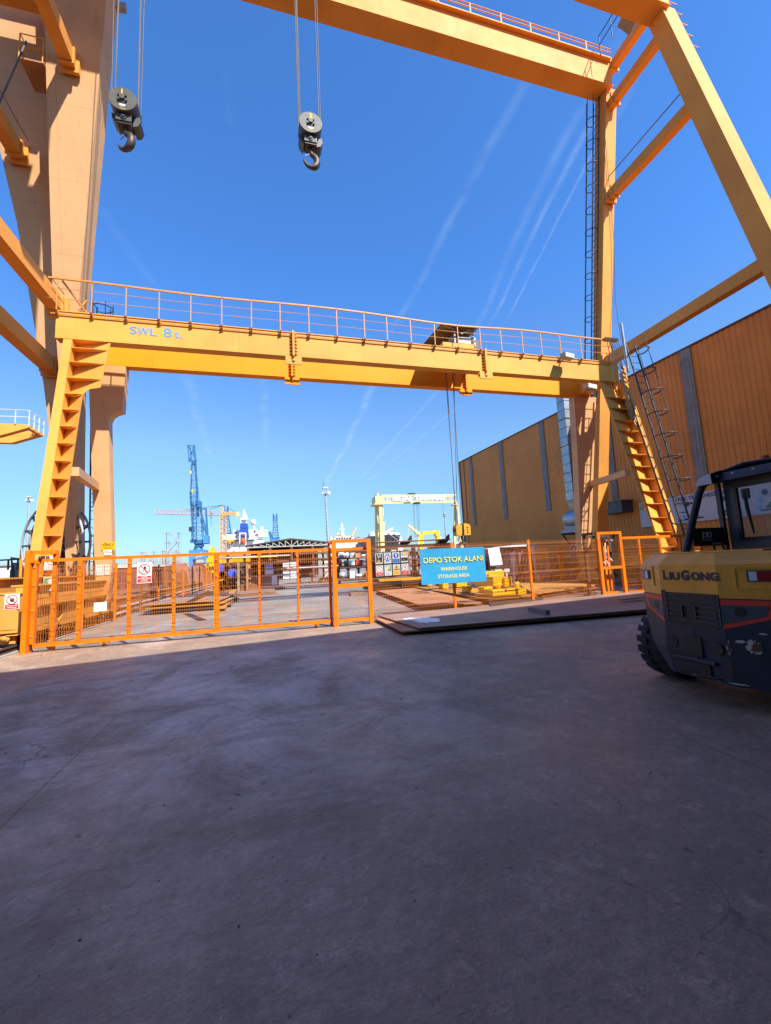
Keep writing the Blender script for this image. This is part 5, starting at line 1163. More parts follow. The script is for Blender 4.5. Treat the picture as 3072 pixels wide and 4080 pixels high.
for (ya, yb_, za, zb) in ((.345, .379, 1.62, 2.30), (-.417, -.39, 1.62, 2.30), (-.39, .345, 1.62, 1.66), (-.39, .345, 2.27, 2.30)): b.box((xw-.012, YC+ya, za), (xw+.03, YC+yb_, zb))
b.build('window_seal', cab)
b = MB('glass'); b.box((xw+.012, YC-.389, 1.661), (xw+.018, YC+.344, 2.269)); b.build('rear_window', cab)
b = MB('sign_black'); b.tube([(xw-.03, YC+.24, 2.22), (xw-.03, YC+.235, 2.0), (xw-.03, YC+.20, 1.70)], [.02, .022, .012], 6); b.box((xw-.04, YC+.19, 2.12), (xw-.015, YC+.27, 2.24)); b.build('wiper', cab)
b = MB('fl_black'); b.box((6.2, YC-.3, 1.15), (6.8, YC+.3, 1.75)); b.box((6.0, YC-.28, 1.05), (6.15, YC+.28, 1.55)); b.build('seat', fl)
b = MB('fl_black'); b.tube([(6.6, YC-.2, 1.75), (6.62, YC-.26, 1.9), (6.62, YC-.26, 2.05), (6.6, YC-.16, 2.12)], .012, 6); b.build('grab_handle', fl)
for s_ in (1, -1): b = MB('fl_black'); b.beam((7.0, YC+s_*.5, 1.0), (6.75, YC+s_*.5, 2.55), .06, .08); b.build('pillar', fl)
b = MB('fl_black'); zr = lambda x: 2.44+.11*(x-5.3)
q = [(5.30, YC-.56), (5.30, YC+.36), (7.0, YC+.40), (7.0, YC-.56)]
b.hexa([V((x, y, zr(x)-.09)) for x, y in q]+[V((x+(.08 if x < 6 else 0), y, zr(x)+.02)) for x, y in q]); b.build('roof', fl, bevel=.01)
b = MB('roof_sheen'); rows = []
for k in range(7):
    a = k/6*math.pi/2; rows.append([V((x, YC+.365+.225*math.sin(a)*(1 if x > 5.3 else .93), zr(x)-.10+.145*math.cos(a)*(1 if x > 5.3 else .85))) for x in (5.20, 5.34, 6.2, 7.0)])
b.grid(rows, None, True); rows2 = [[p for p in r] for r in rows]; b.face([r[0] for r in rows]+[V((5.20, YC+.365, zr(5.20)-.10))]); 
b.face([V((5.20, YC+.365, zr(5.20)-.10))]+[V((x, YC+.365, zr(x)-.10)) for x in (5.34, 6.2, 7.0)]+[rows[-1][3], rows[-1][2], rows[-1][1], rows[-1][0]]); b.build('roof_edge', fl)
b = MB('fl_black'); rows = []
for (x, y, r1) in ((5.65, .28, .05), (5.75, .15, .06), (5.8, 0, .05), (5.9, -.15, .07), (6.1, -.3, .05)): b.lathe((x, YC+y, zr(x)+.0), (.3, .2, 1), [(0, r1*1.5), (r1*.7, r1*1.35), (r1*1.3, .8*r1), (r1*1.4, .001)], 9)
b.tube([(5.45, YC+.38, zr(5.45)+.02), (5.6, YC+.25, zr(5.6)+.07), (5.75, YC+.05, zr(5.75)+.06), (5.95, YC-.2, zr(5.95)+.09), (6.2, YC-.4, zr(6.2)+.06)], .035, 7); b.build('roof_cover', fl)
b = MB('lamp_orange'); p = PX(3044, 1832, 5.98); zb = zr(5.98)+.02; b.lathe((p.x, p.y, zb), (0, 0, 1), [(0, .07), (.02, .07)], 18, 'fl_black'); b.lathe((p.x, p.y, zb+.02), (0, 0, 1), [(0, .001), (0, .062), (.10, .056), (.115, .04), (.12, .001)], 18); b.build('beacon', fl)
b = MB('offwhite')
for y in (.36, .18, -.05): b.cbox((5.295, YC+y, 2.42), (.006, .03, .012))
b.build('clip', fl)
# mast at the front
b = MB('fl_black')
for s_ in (1, -1): b.box((7.25, YC+s_*.38-.06, .1), (7.4, YC+s_*.38+.06, 2.2)); b.box((7.42, YC+s_*.3-.06, .06), (8.5, YC+s_*.3+.06, .10))
b.box((7.25, YC-.32, 2.05), (7.4, YC+.32, 2.15)); b.box((7.12, YC-.3, .6), (7.24, YC+.3, .8)); b.build('mast', fl)
b = MB('yellow_mark'); b.tube([(5.02, YC+.3, 1.53), (5.0, YC+.3, 1.60), (5.0, YC+.2, 1.60), (5.02, YC+.2, 1.53)], .012, 6, 'sign_black'); b.build('hood_latch', fl)
# ------------------------------------------------------------------ yard: fence along the rails
fx = -5.33
ys_ = [11.9, 14.5, 17.3, 20.4, 23.4, 26.6, 29.6, 32.8, 36, 39.6, 42.8, 46, 49.5, 53, 56.5, 60, 63.5]
for i, y in enumerate(ys_):
    fence_post(V((fx, y, 0)), 'thin orange post of the rail side fence running away behind the gate' if i % 4 != 3 else 'rust darkened post of the rail side fence running away behind the gate', 2.0, 'fence_paint' if i % 4 != 3 else 'rust', .07, 'posts of the rail side fence' if i % 4 != 3 else 'rusty posts of the rail side fence')
for i, (a, c) in enumerate(zip(ys_[:-1], ys_[1:])):
    if i > 11: break
    t = thing('mesh_fence', 'mesh panels of the rail side fence running away from the gate', 'mesh fence', (fx, (a+c)/2, 0), 'rail side mesh fence'); b = MB('wire_paint')
    mesh_panel(b, (fx, a+.06, 0), (fx, c-.06, 0), .1, 1.95, dv=.10 if i < 4 else .15, dh=.2 if i < 6 else .4, bends=(.45, 1.65) if i < 6 else (), nrm=(1, 0, 0), r=.0025 if i < 6 else .0035); b.build('mesh', t)

def item(mb, name, lab, cat, group=None, bevel=0): return tag(mb.build(name, bevel=bevel), lab, cat, group)
# long rolled beams lying between the rails
for i, (x, y0, y1, z, m) in enumerate(((-8.5, 14, 34, .02, 'rust_tan'), (-9.0, 18, 44, .02, 'primer_pink'), (-9.6, 16, 40, .05, 'rust_tan'), (-8.6, 37, 60, .02, 'rust_ochre'), (-10.2, 20, 52, .0, 'rust'))):
    b = MB(m); 
    for dz in (0, .26): b.box((x-.15, y0, z+dz), (x+.15, y1, z+dz+.03))
    b.box((x-.012, y0+.02, z+.031), (x+.012, y1-.02, z+.259)); item(b, 'steel_beam', 'long rolled steel beam lying left of the crane rails', 'steel beam', 'long beams left of the rails')

# ---- stacked steel plates behind the gate (left)
def plate(pts, z0, t, m, lab, name='steel_plate', group=None):
    b = MB(m); b.prism([V((p[0], p[1], z0)) for p in pts], (0, 0, t)); return item(b, name, lab, 'steel plate', group)
A = PZ(566, 2452); Bq = PZ(872, 2434); A = V((A.x, A.y, 0)); Bq = V((Bq.x, A.y+.1, 0))
z = .0
for i in range(7):
    o = V((rnd(-.15, .2), rnd(-.12, .15), 0)); l = 5.5
    if i in (0, 2, 4):
        for k in range(3): 
            q = A+V((.5+(Bq.x-A.x-1)*k/2, .35, 0)); b = MB('timber_grey'); b.box((q.x-.08, q.y-.1, z), (q.x+.08, q.y+4.8, z+.065)); item(b, 'dunnage', 'dark timber bearer between steel plates behind the gate', 'timber', 'timber bearers in the plate stack')
        z += .07
    m = ('rust_dark', 'rust_dark', 'rust', 'rust_ochre', 'plate_grey', 'rust_ochre', 'plate_grey')[i]
    x1 = Bq.x-(.6 if i > 4 else 0)
    plate([(A.x+o.x, A.y+o.y), (x1+o.x, A.y+o.y+.1), (x1+o.x+.3, A.y+l), (A.x+o.x+.9, A.y+l)], z, .028, m, 'rusty steel plate in the low stack behind the left half of the gate', group='plates in the left stack'); z += .032
b = MB('rust_ochre'); p = PZ(757, 2398, z+.02); q = PZ(852, 2352, z+.55); b.beam(p, q, .28, .03); item(b, 'steel_strip', 'ochre steel strip leaning across the left plate stack', 'steel strip')
b = MB('white'); p = PZ(767, 2345, .36); q = PZ(825, 2341, .36); b.beam(p, q, .08, .05); item(b, 'white_bar', 'short white bar lying on plates behind the fence posts', 'bar')
for i, (u0, v0, u1, v1) in enumerate(((880, 2425, 932, 2350), (905, 2410, 945, 2335), (872, 2400, 915, 2345))):
    p = PZ(u0, v0, .12); q = PZ(u1, v1, .3); b = MB(('rust_ochre', 'rust', 'rust')[i]); d = q-p; b.beam(p, p+d*1.0, .35, .03); item(b, 'steel_strip', 'bent rusty steel strips sagging beside the pipe stack', 'steel strip', 'strips by the pipe stack')
for i, (x, y, h) in enumerate(((-2.2, 27, .4), (-3.4, 31, .35), (-1.5, 33, .3))):
    for k in range(3): plate([(x+rnd(-.2, .2), y), (x+2.6+rnd(-.2, .2), y+.1), (x+2.4, y+4), (x, y+4)], .02+k*.07, .04, ('plate_grey', 'rust_tan', 'plate_grey')[k], 'weathered flat plate lying in the yard behind the left stack', group='plates further back on the left')

# ---- pipe stack with blue caps
py = 31.0
def pipe(u, v, r_px, ln, cap, lab, group=None, m='pipe_rust'):
    c = PY(u, v, py); rr = r_px/F*(py/1.02)
    b = MB(m); dirn = V((.06, 1, 0)); b.lathe(c, dirn, [(0.0, rr*.9), (0, rr), (ln, rr), (ln, rr*.9), (0, rr*.9)], 22)
    t = item(b, 'steel_pipe', lab, 'pipe', group)
    if cap: k = MB('pipe_cap'); k.lathe(c-dirn*.03, dirn, [(0, .001), (0, rr*.72), (.012, rr*.75), (.012, rr*.88), (.05, rr*.92), (.05, .001)], 22, None, False); k.build('end_cap', t)
    return t
pipe(873, 2263, 18, 11, True, 'large rusty pipe with a blue end cap, upper left of the pipe stack'); pipe(925, 2284, 17.5, 11, True, 'large rusty pipe with a blue end cap, right side of the pipe stack')
for (u, v, r_) in ((884, 2288, 12.5), (899, 2303, 10), (862, 2300, 11), (893, 2322, 11), (915, 2330, 10), (874, 2326, 11), (935, 2330, 9), (880, 2346, 10), (905, 2348, 10), (928, 2350, 9), (858, 2348, 10), (862, 2278, 10)):
    pipe(u, v, r_, 9, False, 'open ended rusty pipe in the stack under the blue capped pipes', 'open pipes in the pipe stack')
# stanchions beside the stack
for (u0, v0, u1, v1, m) in ((945, 2242, 956, 2346, 'timber'), (981, 2245, 990, 2318, 'timber')):
    p = PY(u0, v0, py-.6); q = PY(u1, v1, py-.6); b = MB(m); b.box((p.x, py-.75, 0), (q.x, py-.55, p.z)); b.box((p.x-.1, py-.9, 0), (q.x+.6, py+1.5, .2)); item(b, 'stake_post', 'pale upright stake post beside the pipe stack' if u0 < 960 else 'second pale stake post right of the pipe stack', 'post')
b = MB('rust'); p = PY(958, 2315, py-.4); b.prism([(p.x, py-.4, 0), (p.x+1.5, py-.4, 0), (p.x+1.3, py-.4, .25), (p.x+.8, py-.4, .6), (p.x, py-.4, .6)], (0, 1.4, 0)); item(b, 'steel_block', 'rusty steel block with sloping side beside the stake posts', 'steel block')
# ---- orange container and racks further back
def pbox(mb, u0, v0, u1, v1, Y, d, m=None):
    a = PY(u0, v1, Y); c = PY(u1, v0, Y); mb.box((a.x, Y, a.z), (c.x, Y+d, c.z), m)
b = MB('girder_paint'); p = PY(885, 2260, 44); q = PY(993, 2208, 44); b.box((p.x, 44, 0), (q.x, 47, q.z)); b.box((p.x+.1, 43.96, .3), (p.x+.9, 44.0, q.z-.2), 'small_paint'); b.box((p.x-.02, 43.95, q.z), (q.x+.02, 47.05, q.z+.15), 'white'); item(b, 'site_container', 'orange site container behind the pipe stack', 'container')
def rack(u0, u1, vs, Y, lab, posts, pm, seed, vbase=None):
    """a storage rack: uprights, and on each level long round and flat stock"""
    rr = random.Random(seed); t = thing('storage_rack', lab, 'rack', (PY((u0+u1)/2, vs[-1], Y).x, Y, 0)); x0, x1 = PY(u0, vs[0], Y).x, PY(u1, vs[0], Y).x
    um = (u0+u1)/2; zs = [PY(um, v, Y).z for v in vs]
    for k in range(posts):
        x = x0+(x1-x0)*k/(posts-1); b = MB(pm); b.box((x-.09, Y+.3, 0), (x+.09, Y+.5, max(zs)+.4)); b.box((x-.3, Y-.3, .002), (x+.3, Y+1.1, .12))
        for z in zs: b.box((x-.07, Y-.5, z-.12), (x+.07, Y+1.3, z-.02))
        b.build('upright', t)
    for z in zs:
        y = Y-.45
        while y < Y+1.2:
            r_ = rr.uniform(.05, .12); m = rr.choice(['rust', 'rust_dark', 'rust_tan', 'pipe_rust', 'galv_dull', 'rust'])
            l0 = x0+rr.uniform(-1, .3); l1 = x1+rr.uniform(-.6, 1.2); b = MB(m)
            if rr.random() < .6: b.tube([(l0, y, z+r_-.02), (l1, y, z+r_-.02)], r_, 8); item(b, 'bar_stock', 'rusty pipe lying on the storage racks', 'pipe', 'stock on the racks')
            else: b.box((l0, y-r_, z-.018), (l1, y+r_, z+r_*1.4)); item(b, 'bar_stock', 'rusty section lying on the storage racks', 'steel section', 'stock on the racks')
            y += r_*2+rr.uniform(.02, .25)
    return t
rack(905, 1105, (2222, 2248, 2278, 2300), 37, 'rack of long rusty pipes behind the gate, right of the pipe stack', 4, 'rust_dark', 3)
b = MB('yellow_mark'); p = PY(925, 2224, 36.4); q = PY(1105, 2217, 36.4); b.tube([p, q], .05, 8); item(b, 'yellow_bar', 'long yellow bar on top of the pipe rack', 'bar')
b = MB('timber_grey'); p = PY(1000, 2306, 36.2); q = PY(1108, 2296, 36.2); b.box((p.x, 36.2, 0), (q.x, 37.2, .9)); b.box((q.x-.5, 36.1, .25), (q.x-.1, 36.19, 1.0), 'white'); item(b, 'bar_bundle', 'bundle of grey bars with a white tag under the pipe rack', 'bundle')
for i, (u, v) in enumerate(((1072, 2260), (1074, 2278))):
    p = PY(u, v, 36); b = MB('banner_sky' if i == 0 else 'white'); b.box((p.x-.35, 36, p.z-.2), (p.x+.3, 36.03, p.z+.22)); item(b, 'tag_sign', 'pale blue tag sign hung on the pipe rack' if i == 0 else 'white tag hung below the pale blue sign', 'tag')
# white IBC tanks, two by two
TY = 58
p = PY(1126, 2281, TY); q = PY(1184, 2235, TY); w2 = (q.x-p.x)/2; z0 = 0; hz = q.z/2
first = None
for i in range(4):
    x = p.x+(i % 2)*w2; z = z0+(i//2)*hz
    if first is None:
        t = thing('bulk_tank', 'white caged bulk tank, lower left of the stacked four', 'tank', (x, TY, z), 'white bulk tanks'); b = MB('plastic_white'); b.box((x+.05, TY+.05, z+.15), (x+w2-.06, TY+1.2, z+hz-.06)); b.build('bladder', t, bevel=.04); b = MB('galv')
        for k in range(5): b.box((x+.03+k*(w2-.08)/4, TY, z+.12), (x+.05+k*(w2-.08)/4, TY+.03, z+hz-.04))
        for k in range(4): b.box((x+.02, TY-.01, z+.14+k*(hz-.2)/3), (x+w2-.04, TY+.02, z+.17+k*(hz-.2)/3))
        b.build('cage', t); b = MB('timber_grey'); b.box((x+.02, TY, z), (x+w2-.04, TY+1.2, z+.12)); b.build('pallet', t); first = t
    else: dup(first, (x, TY, z), 'white caged bulk tank, '+('', 'lower right', 'upper left', 'upper right')[i]+' of the stacked four')
# ---- open shed with white roof trusses
sY = 62
ridge = PY(1158, 2149, sY); eL = PY(985, 2176, sY); eR = PY(1330, 2166, sY); zb = PY(1158, 2176, sY).z
sh = thing('open_shed', 'dark open sided shed with pale zigzag roof trusses', 'shed', (ridge.x, sY+6, 0))
zE = (eL.z+eR.z)/2; hwL = ridge.x-eL.x; hwR = eR.x-ridge.x
b = MB('shed_roof'); b.prism([(eL.x-.3, sY, zE), (ridge.x, sY, ridge.z), (eR.x+.3, sY, zE), (eR.x+.3, sY, zE+.15), (ridge.x, sY, ridge.z+.18), (eL.x-.3, sY, zE+.15)], (0, 22, 0)); b.build('roof', sh)
b = MB('shed_dark'); b.box((eL.x, sY+21.8, 0), (eR.x, sY+22, zE)); b.prism([(eL.x, sY+21.8, zE), (eR.x, sY+21.8, zE), (ridge.x, sY+21.8, ridge.z)], (0, .1, 0)); b.box((eL.x, sY+2, 0), (eL.x+.1, sY+21.8, zE)); b.build('wall', sh)
b = MB('truss'); nb_ = 14; zc = zb
b.beam((eL.x, sY+.05, zc), (eR.x, sY+.05, zc), .12, .14)
top = lambda x: (zE+(ridge.z-zE)*(1-abs(x-ridge.x)/(hwL if x < ridge.x else hwR)))-.08
for i in range(nb_+1):
    x = eL.x+(eR.x-eL.x)*i/nb_
    b.beam((x, sY+.05, zc), (x, sY+.05, max(zc+.05, top(x))), .09, .09)
    if i < nb_:
        x2 = eL.x+(eR.x-eL.x)*(i+1)/nb_
        if (x+x2)/2 < ridge.x: b.beam((x, sY+.05, top(x)), (x2, sY+.05, zc), .09, .09)
        else: b.beam((x, sY+.05, zc), (x2, sY+.05, top(x2)), .09, .09)
b.build('truss', sh)
for k in range(5):
    x = eL.x+.1+(eR.x-eL.x-.2)*k/4; b = MB('primer_red'); b.box((x-.15, sY, 0), (x+.15, sY+.3, zc)); b.build('column', sh)
rack(1195, 1335, (2205, 2232, 2262), 42, 'rack of pipes and drums left of the centre portal frame', 4, 'primer_red', 5)
rack(1345, 1470, (2200, 2222, 2244, 2264), 44, 'rack of rusty bars seen through the centre portal', 4, 'rust_dark', 8)
rack(1480, 1760, (2205, 2230, 2256), 47, 'long rack of rusty stock behind the poster board and blue sign', 6, 'rust_dark', 9)
# white trestle
p = PZ(1288, 2305); Yt = p.y; b = MB('white'); q = PY(1288, 2240, Yt)
b.beam(p, (p.x, Yt, q.z), .12, .12); b.beam((p.x, Yt, q.z), (p.x+.9, Yt, q.z), .12, .12); b.beam((p.x, Yt, q.z*.55), (p.x+.8, Yt, q.z*.5), .1, .1); b.beam((p.x+.1, Yt, .1), (p.x+.75, Yt, q.z*.35), .1, .1); b.beam((p.x, Yt, .06), (p.x+.7, Yt, .06), .1, .1); item(b, 'trestle', 'white steel trestle standing in the yard left of the centre portal', 'trestle')
for i in range(5):
    p = PZ(1330, 2318-i*3); b = MB('pipe_rust'); b.tube([(p.x-1.5, p.y, .14+.0), (p.x+6, p.y+.5, .14)], .14, 10); item(b, 'steel_pipe', 'long rusty pipe on the ground behind the centre portal', 'pipe', 'pipes behind the centre portal')
# shelves with coloured drums, cans and boxes behind the centre portal and poster board
for lv, (v, Y) in enumerate(((2296, 30), (2246, 33), (2216, 36))):
    x0 = PY(1340, v, Y).x; x1 = PY(1720, v, Y).x; z = PY(1500, v, Y).z; b = MB('rust'); b.box((x0, Y-.4, z-.14), (x1, Y+.7, z-.03))
    k = x0+.3
    while k < x1: b.box((k-.06, Y+.5, 0), (k+.06, Y+.6, z-.14)); k += 2.4
    item(b, 'shelf', ('lowest', 'middle', 'highest')[lv]+' rusty shelf of drums and boxes seen through the centre portal', 'shelf'); x = x0+.2; rr = random.Random(lv)
    while x < x1-.4:
        w_ = rr.uniform(.2, .48); h = rr.uniform(.2, .5); m = rr.choice(['white', 'boat_orange', 'offwhite', 'primer_pink', 'plastic_white', 'rust_tan', 'galv_dull', 'primer_red', 'boat_orange', 'rust', 'timber', 'primer_red'])
        b = MB(m)
        if rr.random() < .45: b.lathe((x+w_/2, Y, z-.028), (0, 0, 1), [(0, .01), (0, w_/2), (h*.48, w_/2), (h*.5, w_/2*1.04), (h*.52, w_/2), (h, w_/2), (h, .01)], 14); item(b, 'drum', 'coloured drum on the rusty shelves behind the centre portal', 'drum', 'drums on the shelves')
        else: b.box((x, Y-.3, z-.028), (x+w_, Y+.3, z-.028+h)); b.box((x-.01, Y-.31, z-.028+h), (x+w_+.01, Y+.31, z+h)); item(b, 'crate', 'small crate on the rusty shelves behind the centre portal', 'crate', 'crates on the shelves')
        x += w_+rr.uniform(.03, .3)
# black cantilever rack with hooked arms
t = thing('cantilever_rack', 'black steel rack with hooked arms behind the poster board', 'rack', (PY(1640, 2240, 24).x, 24, 0))
Yc = 24; b = MB('black_steel')
p = PY(1470, 2168, Yc); q = PY(1790, 2152, Yc); b.beam((p.x-1, Yc, p.z-.22), (q.x, Yc, p.z-.18), .16, .16)
for u in (1487, 1650, 1740): x = PY(u, 2250, Yc).x; b.box((x-.1, Yc-.1, 0), (x+.1, Yc+.1, p.z-.2))
b.build('frame', t)
for u in (1630, 1780):
    x = PY(u, 2150, Yc).x; z = p.z-.05; b = MB('black_steel'); b.prism([(x-.65, Yc-.1, z-.05), (x-.5, Yc-.1, z+.12), (x-.1, Yc-.1, z+.16), (x+.05, Yc-.1, z+.40), (x+.16, Yc-.1, z+.48), (x+.14, Yc-.1, z+.2), (x+.0, Yc-.1, z-.0), (x-.2, Yc-.1, z-.1)], (0, .2, 0)); b.build('hook_arm', t)
b = MB('rust'); b.tube([(PY(1490, 2180, Yc).x, Yc-.2, p.z+.06), (PY(1790, 2180, Yc).x, Yc-.2, p.z+.10)], .045, 8); item(b, 'bar_stock', 'long rusty bar resting in the hooked arms of the black rack', 'bar')
# flat trailer bed with yellow edge
a = PZ(1500, 2338); Yd = 21.5; x0 = PY(1465, 2310, Yd).x; x1 = PY(1700, 2310, Yd).x; t = thing('flat_trailer', 'low dark flatbed trailer with a yellow edge behind the poster board', 'trailer', ((x0+x1)/2, Yd, 0))
b = MB('fl_black'); b.box((x0, Yd, .42), (x1, Yd+2.4, .62)); b.box((x0+.2, Yd+.2, .2), (x1, Yd+2.2, .41)); b.build('bed', t); b = MB('sign_yellow'); b.box((x0+.6, Yd-.02, .63), (x1-.3, Yd+2.4, .74)); b.build('deck_edge', t)
b = MB('timber_grey'); b.box((x0-.9, Yd-.1, .0), (x1+.2, Yd+.5, .15)); b.build('skid', t)
# timber scraps
for i in range(4): p = PZ(1640+i*25, 2330+rnd(-4, 3)); b = MB('timber'); b.cbox((p.x, p.y, .07), (.9, .3, .14), None, rnd(-.4, .4)); item(b, 'timber_block', 'scrap timber block near the flat trailer', 'timber', 'timber scraps by the trailer')
# ---- big rusty plates right of centre
def plate_px(pts, z0, t_, m, lab, bow=0): return plate([(PZ(u, v, z0+t_).x, PZ(u, v, z0+t_).y) for u, v in pts], z0, t_, m, lab)
for i in range(3):
    p0_, p1_ = PZ(1530+i*60, 2365+i*18), PZ(1880, 2390); b = MB('timber_grey'); b.box((p0_.x+.6, p0_.y+.3, 0), (p0_.x+4.6, p0_.y+.45, .13)); item(b, 'dunnage', 'dark bearer under the broad tan plate behind the fence', 'timber', 'bearers under the tan plate')
plate_px([(1690, 2416), (1920, 2400), (1660, 2342), (1490, 2349)], .16, .03, 'rust_tan', 'broad tan rusty plate on low bearers behind the mesh fence')
plate_px([(1800, 2428), (1960, 2408), (1905, 2395), (1760, 2414)], .05, .03, 'rust', 'small dark plate edge under the broad tan plate')
plate_px([(1950, 2388), (2140, 2372), (1800, 2333), (1650, 2338)], .22, .04, 'rust_ochre', 'ochre plate carrying the yellow lifting beam')
plate_px([(1955, 2412), (2165, 2385), (2110, 2372), (1940, 2386)], .04, .14, 'rust_dark', 'dark stack edge under the ochre plate')
plate_px([(2130, 2365), (2370, 2330), (2240, 2316), (2050, 2318)], .26, .04, 'rust_ochre', 'wide ochre plate right of the yellow lifting beam')
plate_px([(2160, 2374), (2378, 2345), (2370, 2332), (2140, 2362)], .14, .04, 'rust', 'second plate just below the wide ochre plate')
plate_px([(2170, 2392), (2250, 2380), (2380, 2362), (2370, 2350), (2140, 2376)], .08, .03, 'plate_grey', 'grey pink plate scattered left of the right portal')
plate_px([(1900, 2440), (2200, 2412), (2380, 2385), (2360, 2370), (2140, 2388), (1930, 2420)], .02, .03, 'rust_tan', 'long tan plate lying just inside the mesh fence')
# yellow lifting beam with magnets
gx0 = 2030
def yel(nm, lab, boxes, cyl=(), z0=.28, tagtext=None):
    t = thing(nm, lab, 'lifting magnet', (PZ(boxes[0][0], boxes[0][3], z0).x, PZ(boxes[0][0], boxes[0][3], z0).y, z0))
    for i, (u0, v0, u1, v1, Yo, d) in enumerate(boxes):
        Y = PZ((boxes[0][0]+boxes[0][2])/2, boxes[0][3], z0).y+Yo; b = MB('crane_yellow'); a = PY(u0, v1, Y); c = PY(u1, v0, Y); zl = max(a.z, z0) if i == 0 else a.z; b.box((a.x, Y, zl), (c.x, Y+d, c.z)); b.build('body' if i == 0 else 'arm', t, bevel=.02)
        if i == 0: Y0 = Y
    for (u, v0, v1, r_, Yo) in cyl:
        a = PY(u, v1, Y0+Yo); c = PY(u, v0, Y0+Yo); b = MB('crane_yellow'); b.lathe((a.x, Y0+Yo, a.z), (0, 0, 1), [(0, .01), (0, r_), (c.z-a.z, r_), (c.z-a.z, .01)], 16); b.build('pin', t)
    return t, Y0
t, Y0 = yel('lifting_magnet', 'yellow lifting magnet with two pins, right of the blue sign board', [(1963, 2342, 2096, 2377, 0, .7), (2012, 2298, 2040, 2338, .2, .3), (1966, 2296, 2012, 2336, .3, 1.6), (1950, 2286, 1994, 2300, .9, 1.5)], [(1985, 2322, 2348, .09, .35), (2060, 2318, 2346, .09, .35)])
b = MB('sign_red'); p = PY(2012, 2358, Y0-.004); b.box((p.x, Y0-.004, p.z), (p.x+.09, Y0-.001, p.z+.08)); b.cbox((p.x+.32, Y0-.003, p.z+.03), (.36, .003, .03), 'sign_black'); b.build('emblem', t)
yel('lifting_magnet', 'yellow wedge shaped magnet foot left of the pinned magnet', [(1930, 2337, 1963, 2360, 0, .5), (1940, 2325, 1956, 2337, .1, .3)])
for i, (u0, u1, v) in enumerate(((1706, 1722, 2336), (1765, 1786, 2346), (1820, 1860, 2340), (1862, 1884, 2360))):
    yel('lifting_magnet', ('yellow magnet foot left under the blue sign', 'tapered yellow magnet foot under the middle of the blue sign', 'flat yellow magnet block under the right part of the blue sign', 'narrow yellow magnet foot under the right end of the blue sign')[i], [(u0, v-26, u1, v, 0, .5)])
b = MB('crane_yellow'); Yl = 18.3; p = PY(1700, 2322, Yl); q = PY(2010, 2306, Yl); b.box((p.x, Yl, p.z), (q.x, Yl+.35, p.z+.35)); item(b, 'spreader_beam', 'long yellow spreader beam half hidden by the blue sign', 'beam', bevel=.02)
# crates under purple tarp, and the white frame beside them
Yp = 24.0; p = PY(2020, 2310, Yp); q = PY(2115, 2178, Yp); b = MB('purple_tarp'); rows = []
for k in range(3):
    z = (0, q.z*.55, q.z)[k]; rows.append([V((p.x+(q.x-p.x)*s_+rnd(-.04, .04), Yp+.08*math.sin(s_*21+k)+(.2 if k == 2 else 0), z)) for s_ in [i/14 for i in range(15)]]+[V((q.x+.05, Yp+2.2, z)), V((p.x, Yp+2.2, z))])
b.grid(rows, None, False, True); b.face(rows[-1]); item(b, 'covered_load', 'tall load wrapped in a purplish tarpaulin behind the fence', 'covered load')
b = MB('white'); z = q.z+.02; b.prism([(p.x-.3, Yp-.1, z), (q.x+.5, Yp-.1, z), (q.x+.2, Yp-.1, z+.12), (p.x+.6, Yp-.1, z+.12)], (0, 2.4, 0)); r_ = PY(2122, 2180, Yp-.5); r2 = PY(2136, 2300, Yp-.5); b.beam((r_.x, Yp-.5, z), (r2.x, Yp-.5, 0), .2, .1, (0, 1, 0), None, .06, .06); item(b, 'frame_cover', 'white tent top and leg over the tarpaulin load', 'cover')
for i, (u0, u1, v) in enumerate(((1940, 2032, 2277), (2136, 2288, 2281))):
    p = PY(u0, v, 22.5); q = PY(u1, v+3, 22.5); b = MB('offwhite'); b.box((p.x, 22.5, p.z-.1), (q.x, 22.7, p.z+.09)); 
    for x in (p.x+.2, q.x-.2): b.box((x-.05, 22.52, 0), (x+.05, 22.66, p.z-.1))
    item(b, 'barrier_rail', ('white barrier rail left of the tarpaulin load', 'white barrier rail right of the tarpaulin load')[i], 'barrier')
p = PY(2000, 2225, 23.5); b = MB('sea_grey'); b.box((p.x-.2, 23.5, 0), (p.x+.6, 24.3, p.z+.4)); item(b, 'power_cabinet', 'grey cabinet between the white paper and the tarpaulin load', 'cabinet')
# blue mandatory signs on the back fence and by the gate
for i, (u0, v0, u1, v1, Y, lab) in enumerate(((2274, 2226, 2300, 2168, 20.5, 'blue and white helmet sign on the back fence'), (2414, 2222, 2434, 2162, 14.5, 'blue and white safety sign seen through the right portal'))):
    a = PY(u0, v0, Y); c = PY(u1, v1, Y); w_, h_ = c.x-a.x, c.z-a.z
    sign('safety_sign', lab, a, (1, 0, 0), (0, 0, 1), w_, h_, [('pictogram', lambda B, w_=w_, h_=h_: (B.disc(w_*.5, h_*.68, w_*.40, 'sign_blue', 1, 20, h_*.24), B.disc(w_*.5, h_*.66, w_*.16, 'white', 2, 14, h_*.13), B.rect(w_*.05, h_*.05, w_*.95, h_*.38, 'sign_blue', 1), B.lines(w_*.12, h_*.08, w_*.88, h_*.36, 3, 'white', 2, .3)))], 'white')
for i, u in enumerate((1970, 2008, 2070, 2238, 2250)):
    p = PY(u, 2300, 20.8); fence_post(V((p.x, 20.8, 0)), 'short orange post of the back fence near the warehouse', 2.0, 'fence_paint', .09, 'back fence posts')
